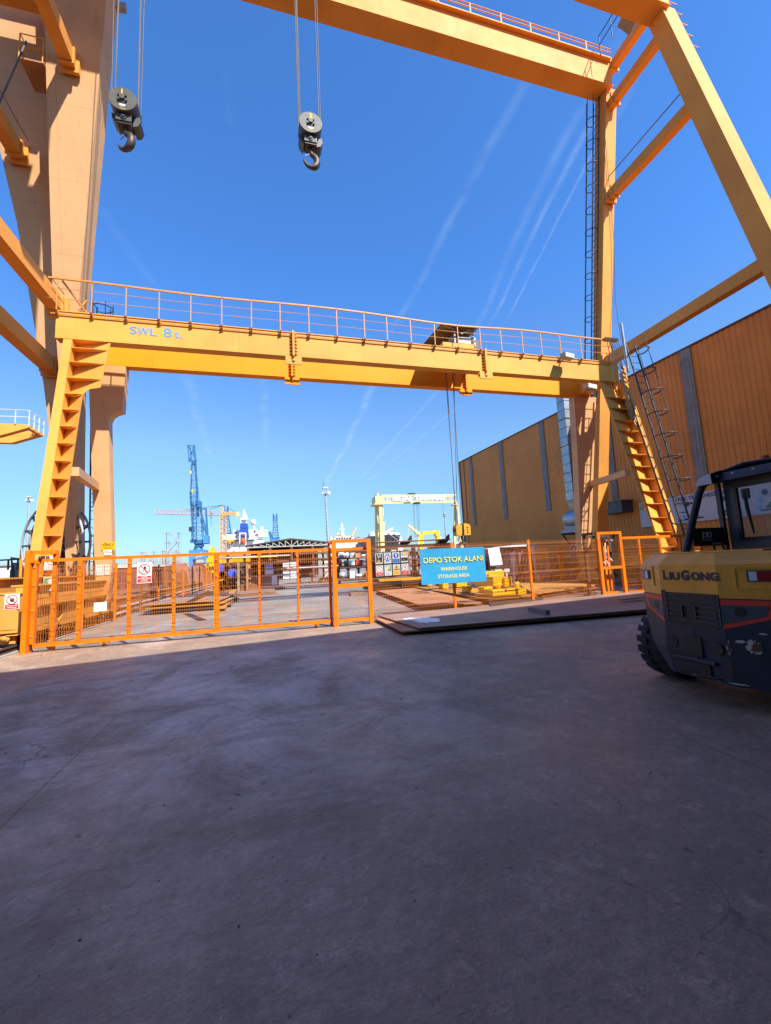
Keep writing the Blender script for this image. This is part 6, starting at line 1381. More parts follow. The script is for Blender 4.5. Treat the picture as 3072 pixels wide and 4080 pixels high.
t = thing('mesh_fence', 'back mesh fence between yard and warehouse', 'mesh fence', (13, 20.85, 0)); b = MB('wire_paint'); mesh_panel(b, (PY(1900, 2300, 20.85).x, 20.85, 0), (PY(2370, 2300, 20.85).x, 20.85, 0), .1, 1.95, dv=.07, dh=.2, bends=(.45, 1.65), nrm=(0, -1, 0)); b.build('mesh', t)
# low clutter along the warehouse wall
rr = random.Random(11)
for i in range(26):
    y = rr.uniform(23, 41); x = rr.uniform(16.6, 19); h = rr.uniform(.3, 1.3); m = rr.choice(['rust_dark', 'rust', 'primer_red', 'rust_dark', 'timber_grey', 'rust_tan']); b = MB(m); w_, d_ = rr.uniform(.5, 1.6), rr.uniform(.5, 2.5)
    b.cbox((x, y, h*.5), (w_, d_, h), None, rr.uniform(-.3, .3)); b.cbox((x+.1, y, h+.06), (w_*.7, d_*.7, .11), None, rr.uniform(-.3, .3)); b.cbox((x, y-d_*.3, h+.16), (w_*.2, d_*.3, .09)); item(b, 'scrap_pile', 'dark rusty scrap stacked along the foot of the warehouse wall', 'scrap', 'scrap along the warehouse wall')
# ---- plates in front of the mesh fence
plA = [PZ(1600, 2516, .13), PZ(1515, 2473, .13), PZ(2300, 2404, .13), PZ(2700, 2372, .13), PZ(2700, 2418, .13)]
x0 = PZ(1602, 2517, .09); xl = PZ(1516, 2474, .09)
nearY = lambda x: x0.y+(PZ(2560, 2428, .14).y-x0.y)*(x-x0.x)/(PZ(2560, 2428, .14).x-x0.x)
far = lambda x: 11.62+(x-1.5)*.075
for i in range(6):
    x = x0.x+.4+i*1.75; b = MB('timber_grey'); b.box((x-.06, nearY(x)+.25, 0), (x+.06, far(x)-.2, .07)); item(b, 'dunnage', 'dark bearer under the long plate in front of the fence', 'timber', 'bearers under the front plates')
b = MB('rust_tan'); b.prism([V((x0.x, x0.y, .07)), V((12.2, nearY(12.2)+.02, .07)), V((12.2, far(12.2), .07)), V((xl.x, far(xl.x), .07))], (0, 0, .025)); item(b, 'steel_plate', 'lower tan plate whose lip shows at the left end in front of the fence', 'steel plate')
u1 = PZ(1695, 2511, .145); u2 = PZ(1545, 2468, .145)
b = MB('plate_grey'); top_ = [V((u1.x, nearY(u1.x)-.02, 0.120)), V((12.3, nearY(12.3)-.02, 0.120)), V((12.3, far(12.3)-.05, 0.120)), V((u2.x, far(u2.x)-.03, 0.120))]; b.prism(top_, (0, 0, .025)); pl_ = item(b, 'steel_plate', 'long grey pink steel plate lying in front of the mesh fence', 'steel plate')
mk('bluish_white', (.62, .68, .78), .35, var=.15, scale=5)  # bluish white colour of the flat patches on the front plate
b = MB('bluish_white'); rr = random.Random(5)
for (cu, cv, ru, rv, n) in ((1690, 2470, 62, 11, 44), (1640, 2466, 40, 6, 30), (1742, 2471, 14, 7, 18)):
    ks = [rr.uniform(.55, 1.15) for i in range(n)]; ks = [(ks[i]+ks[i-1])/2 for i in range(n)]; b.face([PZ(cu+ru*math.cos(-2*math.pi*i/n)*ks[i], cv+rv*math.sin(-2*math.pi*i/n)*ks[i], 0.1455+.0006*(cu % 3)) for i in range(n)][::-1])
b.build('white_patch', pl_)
p = PZ(2112, 2436, .146); q = PZ(2184, 2450, .146); b = MB('timber_grey'); b.beam(p+V((0, 0, .055)), q+V((0, 0, .055)), .11, .11); item(b, 'timber_block', 'dark squared timber lying on the long plate in front of the fence', 'timber')
b = MB('timber'); p = PZ(2470, 2392, .2); q = PZ(2560, 2383, .2); b.beam(p+V((0, 0, .02)), q+V((0, 0, .02)), .16, .03); item(b, 'timber_plank', 'pale thin plank by the foot of the right portal', 'plank')

# ---- left side: reel, rusty stock behind the left post
rc = PY(236, 2168, 19.3); t = thing('cable_reel', 'big grey spoked cable reel behind the ribbed left crane leg', 'cable reel', (rc.x, 19.3, 0))
Rl = 1.60; b = MB('galv_dull')
axr = V((.62, 1, 0)).normalized()
for dd in (-.28, .0):
    cc = rc+axr*dd; xx = V((axr.y, -axr.x, 0)); pts = [cc+xx*(Rl*math.cos(a*2*math.pi/40))+V((0, 0, Rl*math.sin(a*2*math.pi/40))) for a in range(40)]; b.tube(pts, .045, 7, closed=True)
b.build('rim', t); b = MB('dark_steel')
for a in range(16):
    an = a*2*math.pi/16; dv_ = V((axr.y, -axr.x, 0))*math.cos(an)+V((0, 0, math.sin(an)))
    b.beam(rc-axr*.28+dv_*.2, rc-axr*.28+dv_*Rl, .06, .06); b.beam(rc+dv_*.2, rc+dv_*Rl, .06, .06); b.beam(rc-axr*.28+dv_*Rl, rc+dv_*Rl, .05, .05)
b.build('spoke', t); b = MB('black_steel'); b.lathe(rc-axr*.2, axr, [(0, .15), (0, 1.12), (.14, 1.12), (.14, .15)], 36, None, False); b.build('cable_coil', t); b = MB('leg_paint'); b.box((rc.x-.15, 19.4, 0), (rc.x+.15, 19.8, rc.z)); b.build('stand', t)
# rusty stock and dark railing left of the gate post
rr = random.Random(21)
for i in range(12):
    p = PY(rr.uniform(-60, 100), 2300, 17); x = -12.6+i*.42; b = MB(rr.choice(['rust', 'primer_red', 'rust_dark', 'rust_ochre'])); h = rr.uniform(1.35, 1.62); b.tube([(x, 16.5+rr.uniform(0, .4), h), (x+.3, 21, h-.1)], .14, 9); b.box((x-.1, 17, 0), (x+.05, 17.2, h-.12), 'rust_dark'); item(b, 'steel_pipe', 'rusty short pipe stacked left of the gate post', 'pipe', 'pipes left of the gate post')
b = MB('dark_steel'); p0_ = PY(0, 2236, 24); p1_ = PY(110, 2226, 24); b.tube([p0_+V((-2, 0, 0)), p1_], .04, 6); q = PY(45, 2222, 24); q2 = PY(110, 2232, 24); b.tube([PY(52, 2270, 24), q, q2], .05, 6)
for u in (72, 34): s_ = PY(u, 2228, 24); b.tube([s_, s_-V((0, 0, .5))], .04, 6)
s_ = PY(50, 2270, 24); b.box((s_.x-.1, 24, 0), (s_.x+.05, 24.1, s_.z)); item(b, 'dark_railing', 'dark steel railing left of the gate post against the sky', 'railing')
b = MB('sea_grey'); p = PY(52, 2268, 24.3); q = PY(108, 2240, 24.3); b.prism([(p.x, 24.3, 0), (q.x+.6, 24.3, 0), (q.x+.6, 24.3, q.z), (p.x-.1, 24.3, q.z)], (0, .1, 0)); item(b, 'grey_screen', 'grey mesh screen below the dark railing at far left', 'screen')
b = MB('offwhite'); p = PY(-400, 2290, 62); q = PY(98, 2252, 62); b.box((p.x, 62, 0), (q.x, 70, q.z)); b.box((p.x-.2, 61.8, q.z), (q.x+.2, 70.2, q.z+.2), 'sea_grey'); item(b, 'grey_building', 'low pale grey building at the far left behind the gate post', 'building')
p = PY(88, 2190, 23); b = MB('girder_paint'); b.tube([(p.x, 23, 0), (p.x-.02, 23, p.z)], .06, 8); b.box((p.x-.2, 22.8, 0), (p.x+.2, 23.2, .04)); item(b, 'yellow_pole', 'thin yellow pole beside the cable reel', 'pole')
b = MB('primer_red'); p = PY(450, 2264, 66); q = PY(600, 2256, 66); b.box((p.x, 66, 0), (q.x, 76, p.z)); b.box((p.x-.3, 65.8, p.z), (q.x+.3, 76.2, p.z+.3), 'white'); item(b, 'white_shed', 'low shed with a white roof left of the scaffolds', 'shed')
# ship section blocks beyond the rails
rr = random.Random(31); k = 0
for i in range(22):
    u = 455+i*22; Y = rr.uniform(58, 84); p = PY(u, 2300, Y); h = rr.uniform(1.6, 4.2); w_ = rr.uniform(1.2, 3.4); m = rr.choice(['primer_red', 'primer_pink', 'rust', 'primer_pink', 'rust_tan', 'primer_red']); b = MB(m)
    b.prism([(p.x, Y, 0), (p.x+w_, Y, 0), (p.x+w_*rr.uniform(.7, 1), Y, h), (p.x+w_*rr.uniform(0, .3), Y, h)], (0, rr.uniform(1, 3), 0)); b.box((p.x+w_*.2, Y-.15, .3), (p.x+w_*.3, Y-.002, h*.8)); b.box((p.x+w_*.6, Y-.15, .3), (p.x+w_*.68, Y-.002, h*.8)); item(b, 'hull_block', 'rust primed hull block standing beyond the crane rails', 'hull block', 'hull blocks beyond the rails')
for i, (u, v) in enumerate(((815, 2262), (838, 2258), (870, 2215), (845, 2190))):
    p = PY(u, v, 70); b = MB('crane_yellow'); b.box((p.x-.5, 70, 0), (p.x+.5, 71, p.z)); b.box((p.x-.8, 69.9, p.z*.6), (p.x+.8, 71.1, p.z*.75)); b.box((p.x-.2, 69.95, p.z), (p.x+.3, 70.5, p.z+.5)); item(b, 'yellow_machine', 'small yellow yard machine in front of the blue harbour crane', 'machine', 'yellow machines by the blue crane')
# ------------------------------------------------------------------ harbour behind the yard
def P3(u, v, Y): return PY(u, v, Y)
def lattice(mb, a, b_, wa, wb, n, r, rr_=None, side=V((1, 0, 0)), fwd=V((0, 1, 0)), four=True):
    """square lattice boom from a to b_ with chords and zigzag lacing"""
    a = V(a); b_ = V(b_); rr_ = rr_ or r*.55; cs = [(-1, -1), (1, -1), (1, 1), (-1, 1)]
    def pt(t, k): c = a+(b_-a)*t; w_ = (wa+(wb-wa)*t)/2; return c+side*(cs[k][0]*w_)+fwd*(cs[k][1]*w_)
    for k in range(4): mb.beam(pt(0, k), pt(1, k), r*2, r*2)
    for i in range(n):
        for k in (0, 1, 3) if not four else range(4):
            k2 = (k+1) % 4; t0, t1 = i/n, (i+1)/n
            if i % 2: mb.beam(pt(t0, k), pt(t1, k2), rr_*2, rr_*2)
            else: mb.beam(pt(t0, k2), pt(t1, k), rr_*2, rr_*2)
            mb.beam(pt(t0, k), pt(t0, k2), rr_*2, rr_*2)
# blue harbour crane
Yh = 150
hb_ = thing('harbour_crane', 'tall blue lattice harbour crane with its jib raised, biggest of the blue cranes', 'harbour crane', (P3(795, 2230, Yh).x, Yh, 0))
b = MB('crane_sky'); pbox(b, 752, 2190, 822, 2229, Yh, 6); b.build('portal_beam', hb_)
for u0, u1 in ((752, 768), (812, 824)): b = MB('crane_sky'); a = P3(u0, 2290, Yh); c = P3(u1, 2228, Yh); b.box((a.x, Yh, 0), (c.x, Yh+6, c.z)); b.build('leg', hb_)
b = MB('white'); text(b, 'JACSİT' if False else 'JACİT', P3(782, 2218, Yh-.05), (1, 0, 0), (0, 0, 1), 1.1, 'white', bold=.03, width=2.0); b.build('lettering', hb_)
b = MB('crane_blue'); c = P3(790, 2192, Yh+3); z1 = P3(790, 2160, Yh+3).z; b.lathe((c.x, Yh+3, c.z), (0, 0, 1), [(0, 1.6), ((z1-c.z)*.5, 1.1), (z1-c.z, 1.1)], 16); b.build('slewing_column', hb_)
b = MB('crane_blue'); pbox(b, 772, 2150, 808, 2166, Yh+1, 5); pbox(b, 775, 2160, 806, 2178, Yh+1.5, 4); pbox(b, 757, 2150, 778, 2162, Yh, 2); b.build('turntable', hb_)
b = MB('crane_sky'); pbox(b, 804, 2132, 828, 2165, Yh+1, 5); b.build('machine_house', hb_)
b = MB('window_dark'); pbox(b, 752, 2099, 769, 2116, Yh-.5, 3); b.build('cab', hb_)
b = MB('crane_blue'); lattice(b, P3(788, 2150, Yh+3), P3(784, 2000, Yh+3), 3.2, 2.6, 9, .09); b.build('tower', hb_)
b = MB('crane_blue'); lattice(b, P3(776, 2150, Yh), P3(770, 1960, Yh), 1.0, 1.9, 9, .08); lattice(b, P3(772, 2010, Yh), P3(773, 1830, Yh), 2.0, 1.2, 11, .085); b.build('jib', hb_)
b = MB('crane_blue')
p = [P3(q[0], q[1], Yh) for q in ((748, 1775), (775, 1775), (782, 1838), (753, 1838))]
for a_, c_ in ((0, 1), (1, 2), (2, 3), (3, 0), (0, 2), (1, 3)): b.beam(p[a_], p[c_], .22, .3)
b.beam(P3(757, 1780, Yh), P3(762, 1835, Yh), .3, .5); b.beam(P3(769, 1780, Yh), P3(778, 1840, Yh), .3, .5); b.beam(P3(766, 1838, Yh), P3(774, 1850, Yh), .8, .9); b.build('jib_head', hb_)
b = MB('crane_blue'); b.beam(P3(778, 1850, Yh+1), P3(783, 1910, Yh+1), .9, .5); b.beam(P3(783, 1910, Yh+1), P3(790, 2060, Yh+2), .45, .45); b.beam(P3(798, 2030, Yh+2), P3(823, 2118, Yh+2), .5, .5); b.beam(P3(800, 2070, Yh+2), P3(822, 2132, Yh+2), .4, .4); b.beam(P3(820, 2025, Yh+2), P3(827, 2132, Yh+2), .6, .6); b.beam(P3(798, 2028, Yh+2), P3(822, 2028, Yh+2), .4, .4); pbox(b, 778, 1996, 799, 2022, Yh+1, 3); b.beam(P3(785, 1925, Yh+1), P3(797, 1998, Yh+1), .12, .12); b.build('counter_jib', hb_)
b = MB('rope'); b.tube([P3(761, 1850, Yh-1), P3(760, 1956, Yh-1)], .07, 5); b.build('hoist_rope', hb_); b = MB('yellow_mark'); pbox(b, 757, 1876, 763, 1888, Yh-1.2, .5); pbox(b, 763, 1949, 769, 1962, Yh-1.2, .5); b.build('sheave', hb_)
def blue_crane(u0, v0, u1, v1, Y, lab, base=None):
    t = thing('harbour_crane', lab, 'harbour crane', (P3(u1, v1, Y).x, Y, 0), 'distant blue harbour cranes')
    a = P3(u1, v1, Y); c = P3(u0, v0, Y); b = MB('crane_blue'); lattice(b, a, c, 3.0, 1.4, 9, .13); b.build('jib', t)
    b = MB('crane_blue'); b.beam(c-V((.9, 0, 3.2)), c+V((-.9, 0, .8)), .6, .8); b.beam(c-V((-.9, 0, 3.2)), c+V((.9, 0, .8)), .6, .8); b.build('jib_head', t)
    b = MB('crane_sky'); b.box((a.x-2.2, Y-1, a.z-4.5), (a.x+2.2, Y+3, a.z)); b.build('machine_house', t)
    b = MB('crane_blue'); b.box((a.x-1.2, Y, 0), (a.x+1.2, Y+2, a.z-4.5)); b.build('portal', t)
    return t
blue_crane(900, 2024, 907, 2125, 210, 'slim blue crane standing right behind the yellow tower crane mast')
blue_crane(1096, 2052, 1098, 2142, 230, 'small blue crane with upright jib above the dark shed roof')
b = MB('crane_blue'); lattice(b, P3(1085, 2158, 240), P3(1075, 2118, 240), 1.4, .8, 8, .18); item(b, 'crane_jib', 'thin leaning blue jib left of the small upright blue crane', 'crane jib')
# yellow tower crane
Yt = 175; tc_ = thing('tower_crane', 'tan tower crane with a long horizontal lattice jib', 'tower crane', (P3(889, 2240, Yt).x, Yt, 0))
b = MB('tower_tan'); m0 = P3(889, 2290, Yt); m1 = P3(890, 2050, Yt); lattice(b, (m1.x, Yt, 0), m1, 2.0, 2.0, 26, .11); b.build('mast', tc_)
b = MB('sign_yellow'); pbox(b, 884, 2046, 894, 2058, Yt-1.3, 2.6); b.build('slewing_unit', tc_)
b = MB('tower_tan'); b.beam(P3(886, 2047, Yt), P3(887, 2012, Yt), .35, .35); b.beam(P3(893, 2047, Yt), P3(888, 2012, Yt), .35, .35); b.build('apex', tc_)
b = MB('tower_pink'); lattice(b, P3(884, 2046, Yt), P3(617, 2040, Yt), 1.5, 1.3, 30, .09, None, V((0, 0, 1)), V((0, 1, 0))); b.build('jib', tc_)
b = MB('tower_tan'); lattice(b, P3(893, 2047, Yt), P3(957, 2047, Yt), 1.0, .9, 10, .16, None, V((0, 0, 1)), V((0, 1, 0))); b.build('counter_jib', tc_)
b = MB('cream'); pbox(b, 941, 2041, 953, 2058, Yt-.8, 1.6); b.build('counterweight', tc_)
b = MB('rope')
for (a_, c_) in (((888, 2012), (836, 2030)), ((888, 2012), (720, 2036)), ((888, 2012), (942, 2042))): b.tube([P3(*a_, Yt), P3(*c_, Yt)], .12, 5)
b.tube([P3(840, 2050, Yt), P3(841, 2095, Yt)], .10, 5); pbox(b, 836, 2042, 845, 2049, Yt-.6, 1.2); pbox(b, 838, 2058, 843, 2062, Yt-.3, .6); b.build('hoist', tc_)
# scaffold towers
def scaffold(u0, u1, v0, Y, lab):
    t = thing('scaffold_tower', lab, 'scaffold', (P3((u0+u1)/2, 2290, Y).x, Y, 0), 'scaffold stair towers'); a = P3(u0, v0, Y); c = P3(u1, v0, Y); H = a.z; n = max(2, round(H/2.1))
    b = MB('scaffold'); d = (c.x-a.x)
    for x in (a.x, a.x+d*.18, c.x-d*.18, c.x):
        for y in (Y, Y+1.6): b.beam((x, y, 0), (x, y, H), .08, .08)
    for i in range(n+1):
        z = H*i/n
        for y in (Y, Y+1.6): b.beam((a.x, y, z), (c.x, y, z), .06, .06); b.beam((a.x, y, min(H, z+1)), (a.x+d*.18, y, min(H, z+1)), .05, .05); b.beam((c.x-d*.18, y, min(H, z+1)), (c.x, y, min(H, z+1)), .05, .05)
        b.box((a.x, Y, z-.03), (a.x+d*.2, Y+1.6, z)) ; b.box((c.x-d*.2, Y, z-.03), (c.x, Y+1.6, z))
    b.build('frame', t); b = MB('galv_dull')
    for i in range(n):
        z0, z1 = H*i/n, H*(i+1)/n; xa, xb = (a.x+d*.2, c.x-d*.2) if i % 2 else (c.x-d*.2, a.x+d*.2); y = Y+.4; b.beam((xa, y, z0), (xb, y, z1), .5, .12); b.beam((xa, y, z0+.9), (xb, y, z1+.9 if i < n-1 else H), .06, .06)
    b.build('stair', t)
scaffold(656, 716, 2124, 95, 'taller pale scaffold stair tower left of the blue crane'); scaffold(557, 616, 2200, 105, 'lower scaffold tower at the left, its top just above the gate'); scaffold(640, 706, 2195, 88, 'wide low scaffold in front of the taller stair tower')
# white ship with blue funnel and orange lifeboat
Ys = 190; shp = thing('cargo_ship', 'white ship superstructure with a blue funnel and orange lifeboat', 'ship', (P3(985, 2240, Ys).x, Ys, 0))
def sbox(m, nm, par, *rects):
    b = MB(m)
    for r_ in rects: pbox(b, *r_)
    return b.build(nm, par)
sbox('ship_white', 'superstructure', shp, (905, 2152, 1050, 2195, Ys, 14), (908, 2130, 1045, 2153, Ys+1, 13), (930, 2112, 955, 2131, Ys+1.5, 10), (990, 2110, 1028, 2131, Ys+1.5, 10), (886, 2128, 935, 2152, Ys-2, 8), (1020, 2120, 1066, 2127, Ys, 6), (1030, 2127, 1066, 2140, Ys, 4), (905, 2190, 1060, 2230, Ys-1, 16))
sbox('ship_blue', 'funnel', shp)if False else None
b = MB('ship_blue'); q = [P3(955, 2137, Ys-3), P3(992, 2137, Ys-3), P3(985, 2085, Ys-3), P3(957, 2085, Ys-3)]; b.prism(q, (0, 6, 0)); fn = b.build('funnel', shp)
sbox('sign_blue', 'vent', fn, (961, 2096, 970, 2106, Ys-3.1, .2), (973, 2096, 983, 2106, Ys-3.1, .2))
sbox('ship_white', 'funnel_top', shp, (957, 2070, 985, 2073, Ys-3, 5), (958, 2073, 960, 2085, Ys-3, .6), (966, 2073, 974, 2085, Ys-2, 2), (982, 2073, 984, 2085, Ys-3, .6), (957, 2063, 989, 2070, Ys-3.2, 5))
b = MB('ship_white'); p = P3(972, 2066, Ys-1); p2 = P3(972, 2031, Ys-1); b.tube([p, p2], [.9, .35], 8); pbox(b, 964, 2048, 982, 2050, Ys-1, 1); pbox(b, 968, 2038, 977, 2040, Ys-1, 1); pbox(b, 976, 2054, 984, 2064, Ys-1.5, 2); b.build('mast', shp)
b = MB('ship_white'); p = P3(1010, 2110, Ys+2); b.tube([p, P3(1010, 2093, Ys+2)], .5, 8); b.lathe(P3(1010, 2092, Ys+2), (0, 0, 1), [(0, .01), (.3, 1), (1.2, 1.2), (2.2, .9), (2.6, .01)], 12); pbox(b, 1038, 2098, 1049, 2120, Ys, 2); pbox(b, 1016, 2103, 1019, 2112, Ys, 1); pbox(b, 931, 2106, 933, 2113, Ys, 1); b.build('radar', shp)
b = MB('boat_orange'); q = P3(969, 2172, Ys-8); c = P3(969, 2146, Ys-8); b.lathe((q.x, Ys-8, q.z), (0, 0, 1), [(0, .02), ((c.z-q.z)*.28, .85), ((c.z-q.z)*.7, .95), (c.z-q.z, .65), (c.z-q.z+.4, .02)], 14); b.build('lifeboat', shp)
b = MB('offwhite'); 
for u in (955.5, 979): b.beam(P3(u, 2200, Ys-6.5), P3(u, 2124, Ys-6.5), .5, .6)
b.beam(P3(955, 2125, Ys-6.5), P3(980, 2125, Ys-6.5), .5, .6); b.build('lifeboat_davit', shp)
sbox('window_dark', 'window', shp, (933, 2120, 945, 2126, Ys+1.3, .3), (1012, 2115, 1019, 2121, Ys+1.3, .3), (938, 2135, 942, 2141, Ys+.8, .2), (925, 2155, 932, 2162, Ys-.2, .3))
sbox('galv_dull', 'grey_deck', shp, (935, 2148, 1014, 2151, Ys-2.6, 3), (915, 2172, 921, 2178, Ys-1.2, .2))  # grey strip and small grey block on the white superstructure
sbox('sign_yellow', 'yellow_deckhouse', shp, (905, 2151, 931, 2159, Ys-2.3, 3), (911, 2159, 919, 2166, Ys-2.3, 2))
b = MB('ship_white')
for u in (1005, 1020, 1035, 1050, 1064): b.beam(P3(u, 2120, Ys-.1), P3(u, 2112, Ys-.1), .12, .12)
b.beam(P3(1040, 2112, Ys), P3(1066, 2113, Ys), .25, .25); b.build('rail', shp)
# lamp mast
def lamp_mast(u0, v0, u1, v1, Y, r0, r1, lab, ant=0, cage=True):
    a = P3(u0, v0, Y); c = P3(u1, v1, Y); t = thing('light_mast', lab, 'light mast', (c.x, Y, 0)); b = MB('galv_dull'); b.tube([(a.x, Y, 0), (a.x, Y, a.z), c], [r0, r0, r1], 10); b.build('pole', t)
    b = MB('galv_dull'); w_ = r0*1.9
    b.box((c.x-w_, Y-w_, c.z), (c.x+w_, Y+w_, c.z+.15))
    if cage:
        for sx in (-1, 1):
            for sy in (-1, 1): b.beam((c.x+sx*w_*.8, Y+sy*w_*.8, c.z), (c.x+sx*w_*.8, Y+sy*w_*.8, c.z+w_*2.1), .12, .12)
        b.box((c.x-w_, Y-w_, c.z+w_*2.1), (c.x+w_, Y+w_, c.z+w_*2.6), 'offwhite'); b.box((c.x+w_, Y-.4, c.z-.1), (c.x+w_+.35, Y+.3, c.z+.4), 'white'); b.box((c.x-w_-.2, Y-.4, c.z-.1), (c.x-w_, Y+.3, c.z+.3), 'white')
    else: b.lathe((c.x, Y, c.z), (0, 0, 1), [(0, r1), (r0*2, w_*1.1), (r0*3, w_*1.2), (r0*3.2, w_*.2)], 12)
    b.build('lamp_head', t)
    if ant: b = MB('rope'); b.tube([(c.x-w_*.7, Y, c.z), (c.x-w_*.7, Y, c.z+ant)], .05, 5); b.build('antenna', t)
    b = MB('rope'); n = 24
    for i in range(n): p = V((a.x, Y, 0))+(c-V((a.x, Y, 0)))*(i+.5)/n; b.box((p.x-r0*1.25, Y-.05, p.z-.04), (p.x-r0*.5, Y+.05, p.z+.04))
    b.build('step', t); return t
lamp_mast(1309, 2176, 1297, 1968, 75, .24, .14, 'grey tubular light mast with a cage on top, left of the centre portal', 2.2)
lamp_mast(1778, 2150, 1772, 2056, 160, .35, .25, 'thin distant light mast in front of the warehouse corner', 10, False)
lamp_mast(116, 2030, 117, 1997, 110, .22, .15, 'small distant light mast above the cable reel at left', 0)
# second white ship and its derrick
Yw = 220; wsh = thing('cargo_ship', 'low white ship with a bridge and mast right of the light mast', 'ship', (P3(1370, 2200, Yw).x, Yw, 0))
sbox('ship_white', 'superstructure', wsh, (1313, 2152, 1440, 2215, Yw, 14), (1332, 2141, 1408, 2153, Yw+1, 8), (1316, 2140, 1326, 2153, Yw+1, 4), (1335, 2135, 1402, 2142, Yw+1.4, 6), (1344, 2122, 1351, 2136, Yw+2, 2)); b = MB('ship_white'); b.tube([P3(1365, 2138, Yw+2), P3(1362, 2085, Yw+2)], [1.1, .3], 8); pbox(b, 1352, 2107, 1374, 2110, Yw+2, 1); pbox(b, 1356, 2095, 1368, 2097, Yw+2, 1); b.build('mast', wsh)
sbox('window_dark', 'window', wsh, *[(1340+i*10, 2143, 1347+i*10, 2148, Yw+.8, .2) for i in range(6)]); sbox('rust_ochre', 'deck_house', wsh, (1347, 2129, 1361, 2137, Yw+1.2, 2))
b = MB('tower_tan'); b.beam(P3(1402, 2138, Yw-2), P3(1421, 2098, Yw-2), 1.3, 1.3, (0, 1, 0), None, .5, .5); b.tube([P3(1421, 2117, Yw-2), P3(1421, 2145, Yw-2)], .1, 5); b.build('derrick', wsh)
sbox('sea_grey', 'deck_gear', wsh, (1420, 2140, 1460, 2150, Yw-1, 3), (1427, 2137, 1434, 2143, Yw-1, 2))
# black hulled ship
Yk = 185; bk = thing('cargo_ship', 'black hulled ship bow with a white forecastle behind the cream gantry', 'ship', (P3(1530, 2200, Yk).x, Yk, 0))
b = MB('ship_black'); q = [P3(u, v, Yk) for u, v in ((1455, 2150), (1470, 2138), (1520, 2131), (1594, 2128), (1592, 2150), (1586, 2185), (1580, 2215), (1440, 2225), (1440, 2165))]; q = q[::-1]; b.prism(q, (0, 14, 0)); b.build('hull', bk)
b = MB('ship_white'); q = [P3(u, v, Yk-.05) for u, v in ((1520, 2130.5), (1594, 2130.5), (1594, 2124), (1570, 2121), (1530, 2122), (1518, 2126))][::-1]; b.prism(q, (0, 12, 0)); pbox(b, 1475, 2125, 1505, 2136, Yk+4, 5); pbox(b, 1480, 2118, 1490, 2126, Yk+5, 2); b.build('forecastle', bk)
b = MB('cream'); b.beam(P3(1533, 2124, Yk+3), P3(1565, 2105, Yk+3), .9, .9); b.tube([P3(1528, 2125, Yk+3), P3(1531, 2080, Yk+3)], .4, 7); pbox(b, 1526, 2083, 1535, 2086, Yk+3, 1); b.build('deck_crane', bk); sbox('rust_tan', 'anchor_recess', bk, (1545, 2123, 1553, 2128, Yk-.3, .3), (1568, 2124, 1573, 2128, Yk-.3, .3)); b = MB('offwhite'); b.tube([P3(1550, 2127, Yk-1), P3(1592, 2158, Yk-6)], .1, 5); b.tube([P3(1572, 2126, Yk-1), P3(1598, 2146, Yk-6)], .1, 5); b.build('mooring_rope', bk)
b = MB('ship_white'); pbox(b, 1586, 2145, 1602, 2205, Yk+8, 6); pbox(b, 1590, 2138, 1599, 2146, Yk+8, 3); item(b, 'white_vessel', 'sliver of a white vessel right of the black bow', 'ship')
# cream yard gantry with lettering
Yc = 105; cg = thing('yard_gantry_crane', 'distant cream lattice gantry crane lettered SELTAŞ TERSANESİ', 'gantry crane', (P3(1650, 2200, Yc).x, Yc, 0))
a = P3(1522, 1994, Yc); c = P3(1817, 1986, Yc); zt, zb_ = (P3(1524, 1974, Yc).z+P3(1815, 1972, Yc).z)/2, (P3(1524, 2001, Yc).z+P3(1815, 1996, Yc).z)/2
b = MB('cream'); x0, x1 = a.x, c.x
for y in (Yc, Yc+2.2):
    for z in (zt, zb_): b.beam((x0, y, z), (x1, y, z), .28, .28)
    n = 26
    for i in range(n):
        xa = x0+(x1-x0)*i/n; xb = x0+(x1-x0)*(i+1)/n; b.beam((xa, y, zt if i % 2 else zb_), (xb, y, zb_ if i % 2 else zt), .13, .13)
b.build('girder', cg)
b = MB('white'); text(b, 'SELTAŞ', (P3(1566, 1992, Yc-.3).x, Yc-.3, zb_+.35), (1, 0, 0), (0, 0, 1), (zt-zb_)*.62, 'white', width=P3(1643, 1990, Yc).x-P3(1566, 1990, Yc).x, bold=.05, depth=.1, shear=.25); text(b, 'TERSANESİ', (P3(1656, 1990, Yc-.3).x, Yc-.3, zb_+.4), (1, 0, 0), (0, 0, 1), (zt-zb_)*.62, 'white', width=P3(1775, 1990, Yc).x-P3(1656, 1990, Yc).x, bold=.05, depth=.1, shear=.25); b.build('lettering', cg)
b = MB('cream'); pbox(b, 1497, 1976, 1524, 2010, Yc-.5, 4); pbox(b, 1502, 1966, 1509, 1978, Yc+1, 1.5); pbox(b, 1490, 2006, 1531, 2010, Yc-1, 4.5); b.build('head_box', cg)
for (u0, u1, u2, u3, Yo) in ((1497, 1509, 1497, 1506, 2.5), (1510, 1527, 1517, 1532, -.5)):
    b = MB('cream'); q = [P3(u0, 2009, Yc+Yo), P3(u1, 2009, Yc+Yo), P3(u3, 2190, Yc+Yo), P3(u2, 2190, Yc+Yo)]; q[2].z = q[3].z = 0; b.prism(q, (0, 1.2, 0)); b.build('leg', cg)
b = MB('cream'); 
for (v0, v1) in ((2060, 2190), (2190, 2060)): b.beam(P3(1500, v0, Yc+1.5), P3(1524, v1, Yc+1.0), .18, .18)
b.beam(P3(1499, 2118, Yc+1), P3(1526, 2118, Yc+1), .25, .25); b.build('leg_brace', cg)
b = MB('sea_grey')
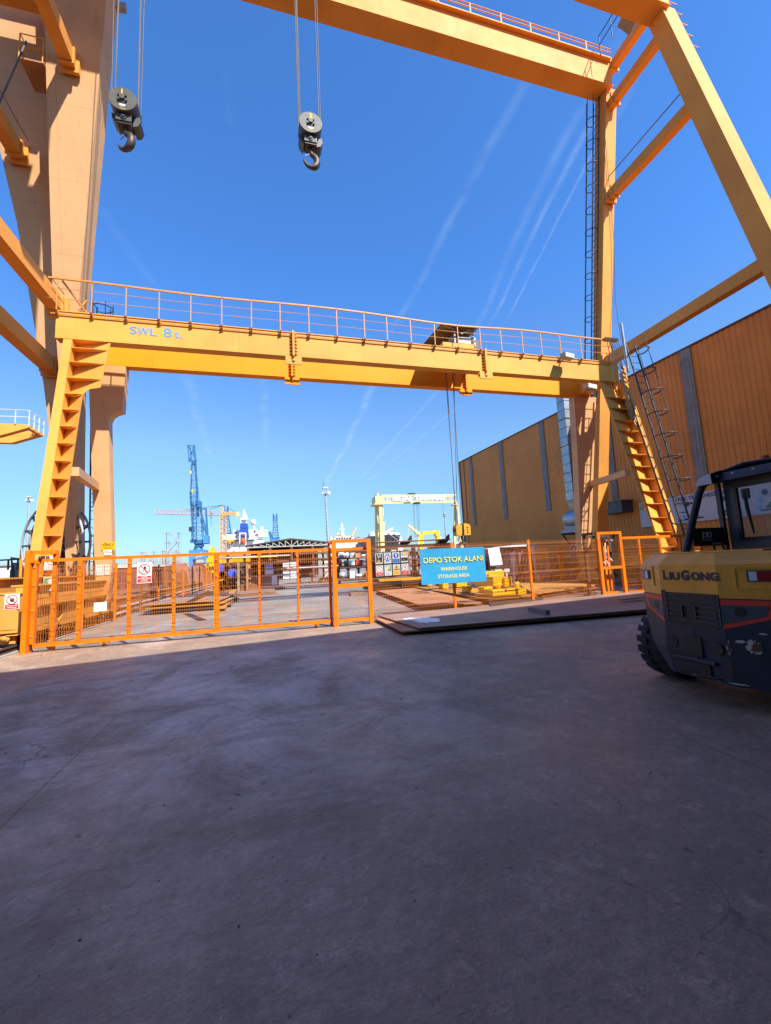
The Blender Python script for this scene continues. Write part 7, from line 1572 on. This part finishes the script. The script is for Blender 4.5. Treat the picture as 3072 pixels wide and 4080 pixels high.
for i, ch in enumerate('SWL2x10TON'): text(b, ch, P3(1520-.1*i+i*.75, 2018+i*6.4, Yc-.56), (1, 0, 0), (0, 0, 1), .34, 'sea_grey', bold=.02, depth=.02)
b.build('marking', cg)
for (ut, ub, Yo) in ((1814, 1808, 1.5), (1818, 1840, .5)):
    b = MB('cream'); q = P3(ut, 2000, Yc+Yo); e = P3(ub, 2160, Yc+Yo); b.beam(q, (e.x+(e.x-q.x)*.3, Yc+Yo, 0), .55, .55); b.build('leg', cg)
b = MB('cream'); b.beam(P3(1812, 2110, Yc+1), P3(1828, 2155, Yc+1), .16, .16); b.beam(P3(1833, 2110, Yc+1), P3(1826, 2160, Yc+1), .16, .16); b.box(P3(1807, 2012, Yc), P3(1825, 2009, Yc)+V((0, 2, 0))); b.build('leg_brace', cg)
b = MB('black_steel'); pbox(b, 1631, 1964, 1655, 1974, Yc, 2.2); pbox(b, 1654, 2000, 1675, 2006, Yc, 1.5); b.build('trolley', cg)
b = MB('rope')
for (u, ub) in ((1645, 1652), (1650, 1655), (1660, 1664), (1664, 1668), (1670, 1671)): b.tube([P3(u, 2003, Yc+.6), P3(ub, 2140, Yc+.6)], .045, 5)
b.build('hoist_rope', cg)
# yellow ship cranes
Yy = 140; yc = thing('deck_crane', 'bright yellow deck crane with a slim raised jib', 'deck crane', (P3(1678, 2200, Yy).x, Yy, 0))
b = MB('crane_yellow'); a = P3(1672, 2180, Yy); c = P3(1685, 2128, Yy); b.box((a.x, Yy, 0), (c.x, Yy+2, c.z)); b.build('pedestal', yc)
b = MB('cream'); b.beam(P3(1672, 2130, Yy-.3), P3(1626, 2092, Yy-.3), 1.3, 1.3, (0, 1, 0), None, .5, .5); b.beam(P3(1666, 2180, Yy-.3), P3(1668, 2118, Yy-.3), .7, .7); b.tube([P3(1626, 2093, Yy-.3), P3(1627, 2150, Yy-.3)], .06, 5); b.build('jib', yc)
yc2 = thing('deck_crane', 'bright yellow deck crane with a knuckle boom reaching left', 'deck crane', (P3(1750, 2170, Yy).x, Yy+4, 0))
b = MB('crane_yellow'); b.beam(P3(1680, 2126, Yy+4), P3(1738, 2119, Yy+4), .8, 1.0); b.beam(P3(1728, 2119, Yy+4), P3(1745, 2136, Yy+4), .7, .7); b.build('boom', yc2)
b = MB('crane_yellow'); pbox(b, 1737, 2116, 1751, 2136, Yy+3.5, 2); a = P3(1742, 2165, Yy+4); c = P3(1752, 2136, Yy+4); b.box((a.x, Yy+3.6, 0), (c.x, Yy+5.5, c.z)); pbox(b, 1735, 2146, 1757, 2150, Yy+3, 3); b.build('pedestal', yc2)
b = MB('offwhite'); pbox(b, 1755, 2136, 1758, 2150, Yy+5, 1); pbox(b, 1728, 2164, 1760, 2176, Yy+6, 2, 'sign_green'); item(b, 'deck_house', 'small pale deckhouse under the right yellow crane', 'deckhouse')
b = MB('offwhite'); p = P3(1795, 2163, 120); q = P3(1850, 2156, 120); b.box((p.x, 120, 0), (q.x+6, 140, p.z-.4), 'primer_red'); b.prism([(p.x-.3, 119.8, p.z-.4), (q.x+6, 119.8, p.z-.4), (q.x+6, 119.8, q.z+.6), (p.x-.3, 119.8, p.z)], (0, 20, 0)); item(b, 'red_hall', 'low reddish hall with a white roof beyond the cream gantry', 'building')
# adjoining gantry girder at the far left
Yg = 38; ag = thing('adjoining_gantry_crane', 'orange girder end of a neighbouring crane with white railing at far left', 'gantry crane', (P3(0, 1700, Yg).x, Yg, 0))
xe = P3(112, 1704, Yg).x; zt = P3(112, 1691, Yg).z; zs = P3(112, 1704, Yg).z
Yf = PX(160, 1735, xe).y; zbm = P3(46, 1764, Yf).z; x1 = P3(46, 1764, Yf).x; x2 = P3(-250, 1760, Yg).x; DY = Yf-Yg
for y in (Yg, Yf):
    b = MB('small_paint'); b.prism([(x2, y, zbm), (x1, y, zbm), (xe, y, zs), (xe, y, zt), (x2, y, zt)], (0, .5, 0)); b.build('girder', ag)
b = MB('small_paint'); b.box((xe-.3, Yg+.502, zs), (xe-.002, Yf-.002, zt)); b.build('end_tie', ag)
b = MB('offwhite')
for z in (.55, 1.1): b.tube([(x2, Yg-.1, zt+z), (xe-.1, Yg-.1, zt+z), (xe+.05, Yg, zt+z), (xe+.05, Yf+.5, zt+z)], .03, 5)
x = x2
while x < xe-.1: b.beam((x, Yg-.1, zt), (x, Yg-.1, zt+1.1), .06, .06); x += 1.6
for k in range(4): b.beam((xe+.05, Yg+(DY+.4)*k/3, zt-.2), (xe+.05, Yg+(DY+.4)*k/3, zt+1.1), .06, .06)
b.build('railing', ag)
for y in (Yg, Yf): b = MB('small_paint'); b.box((x2-.8, y, 0), (x2, y+.7, zt)); b.build('leg', ag)
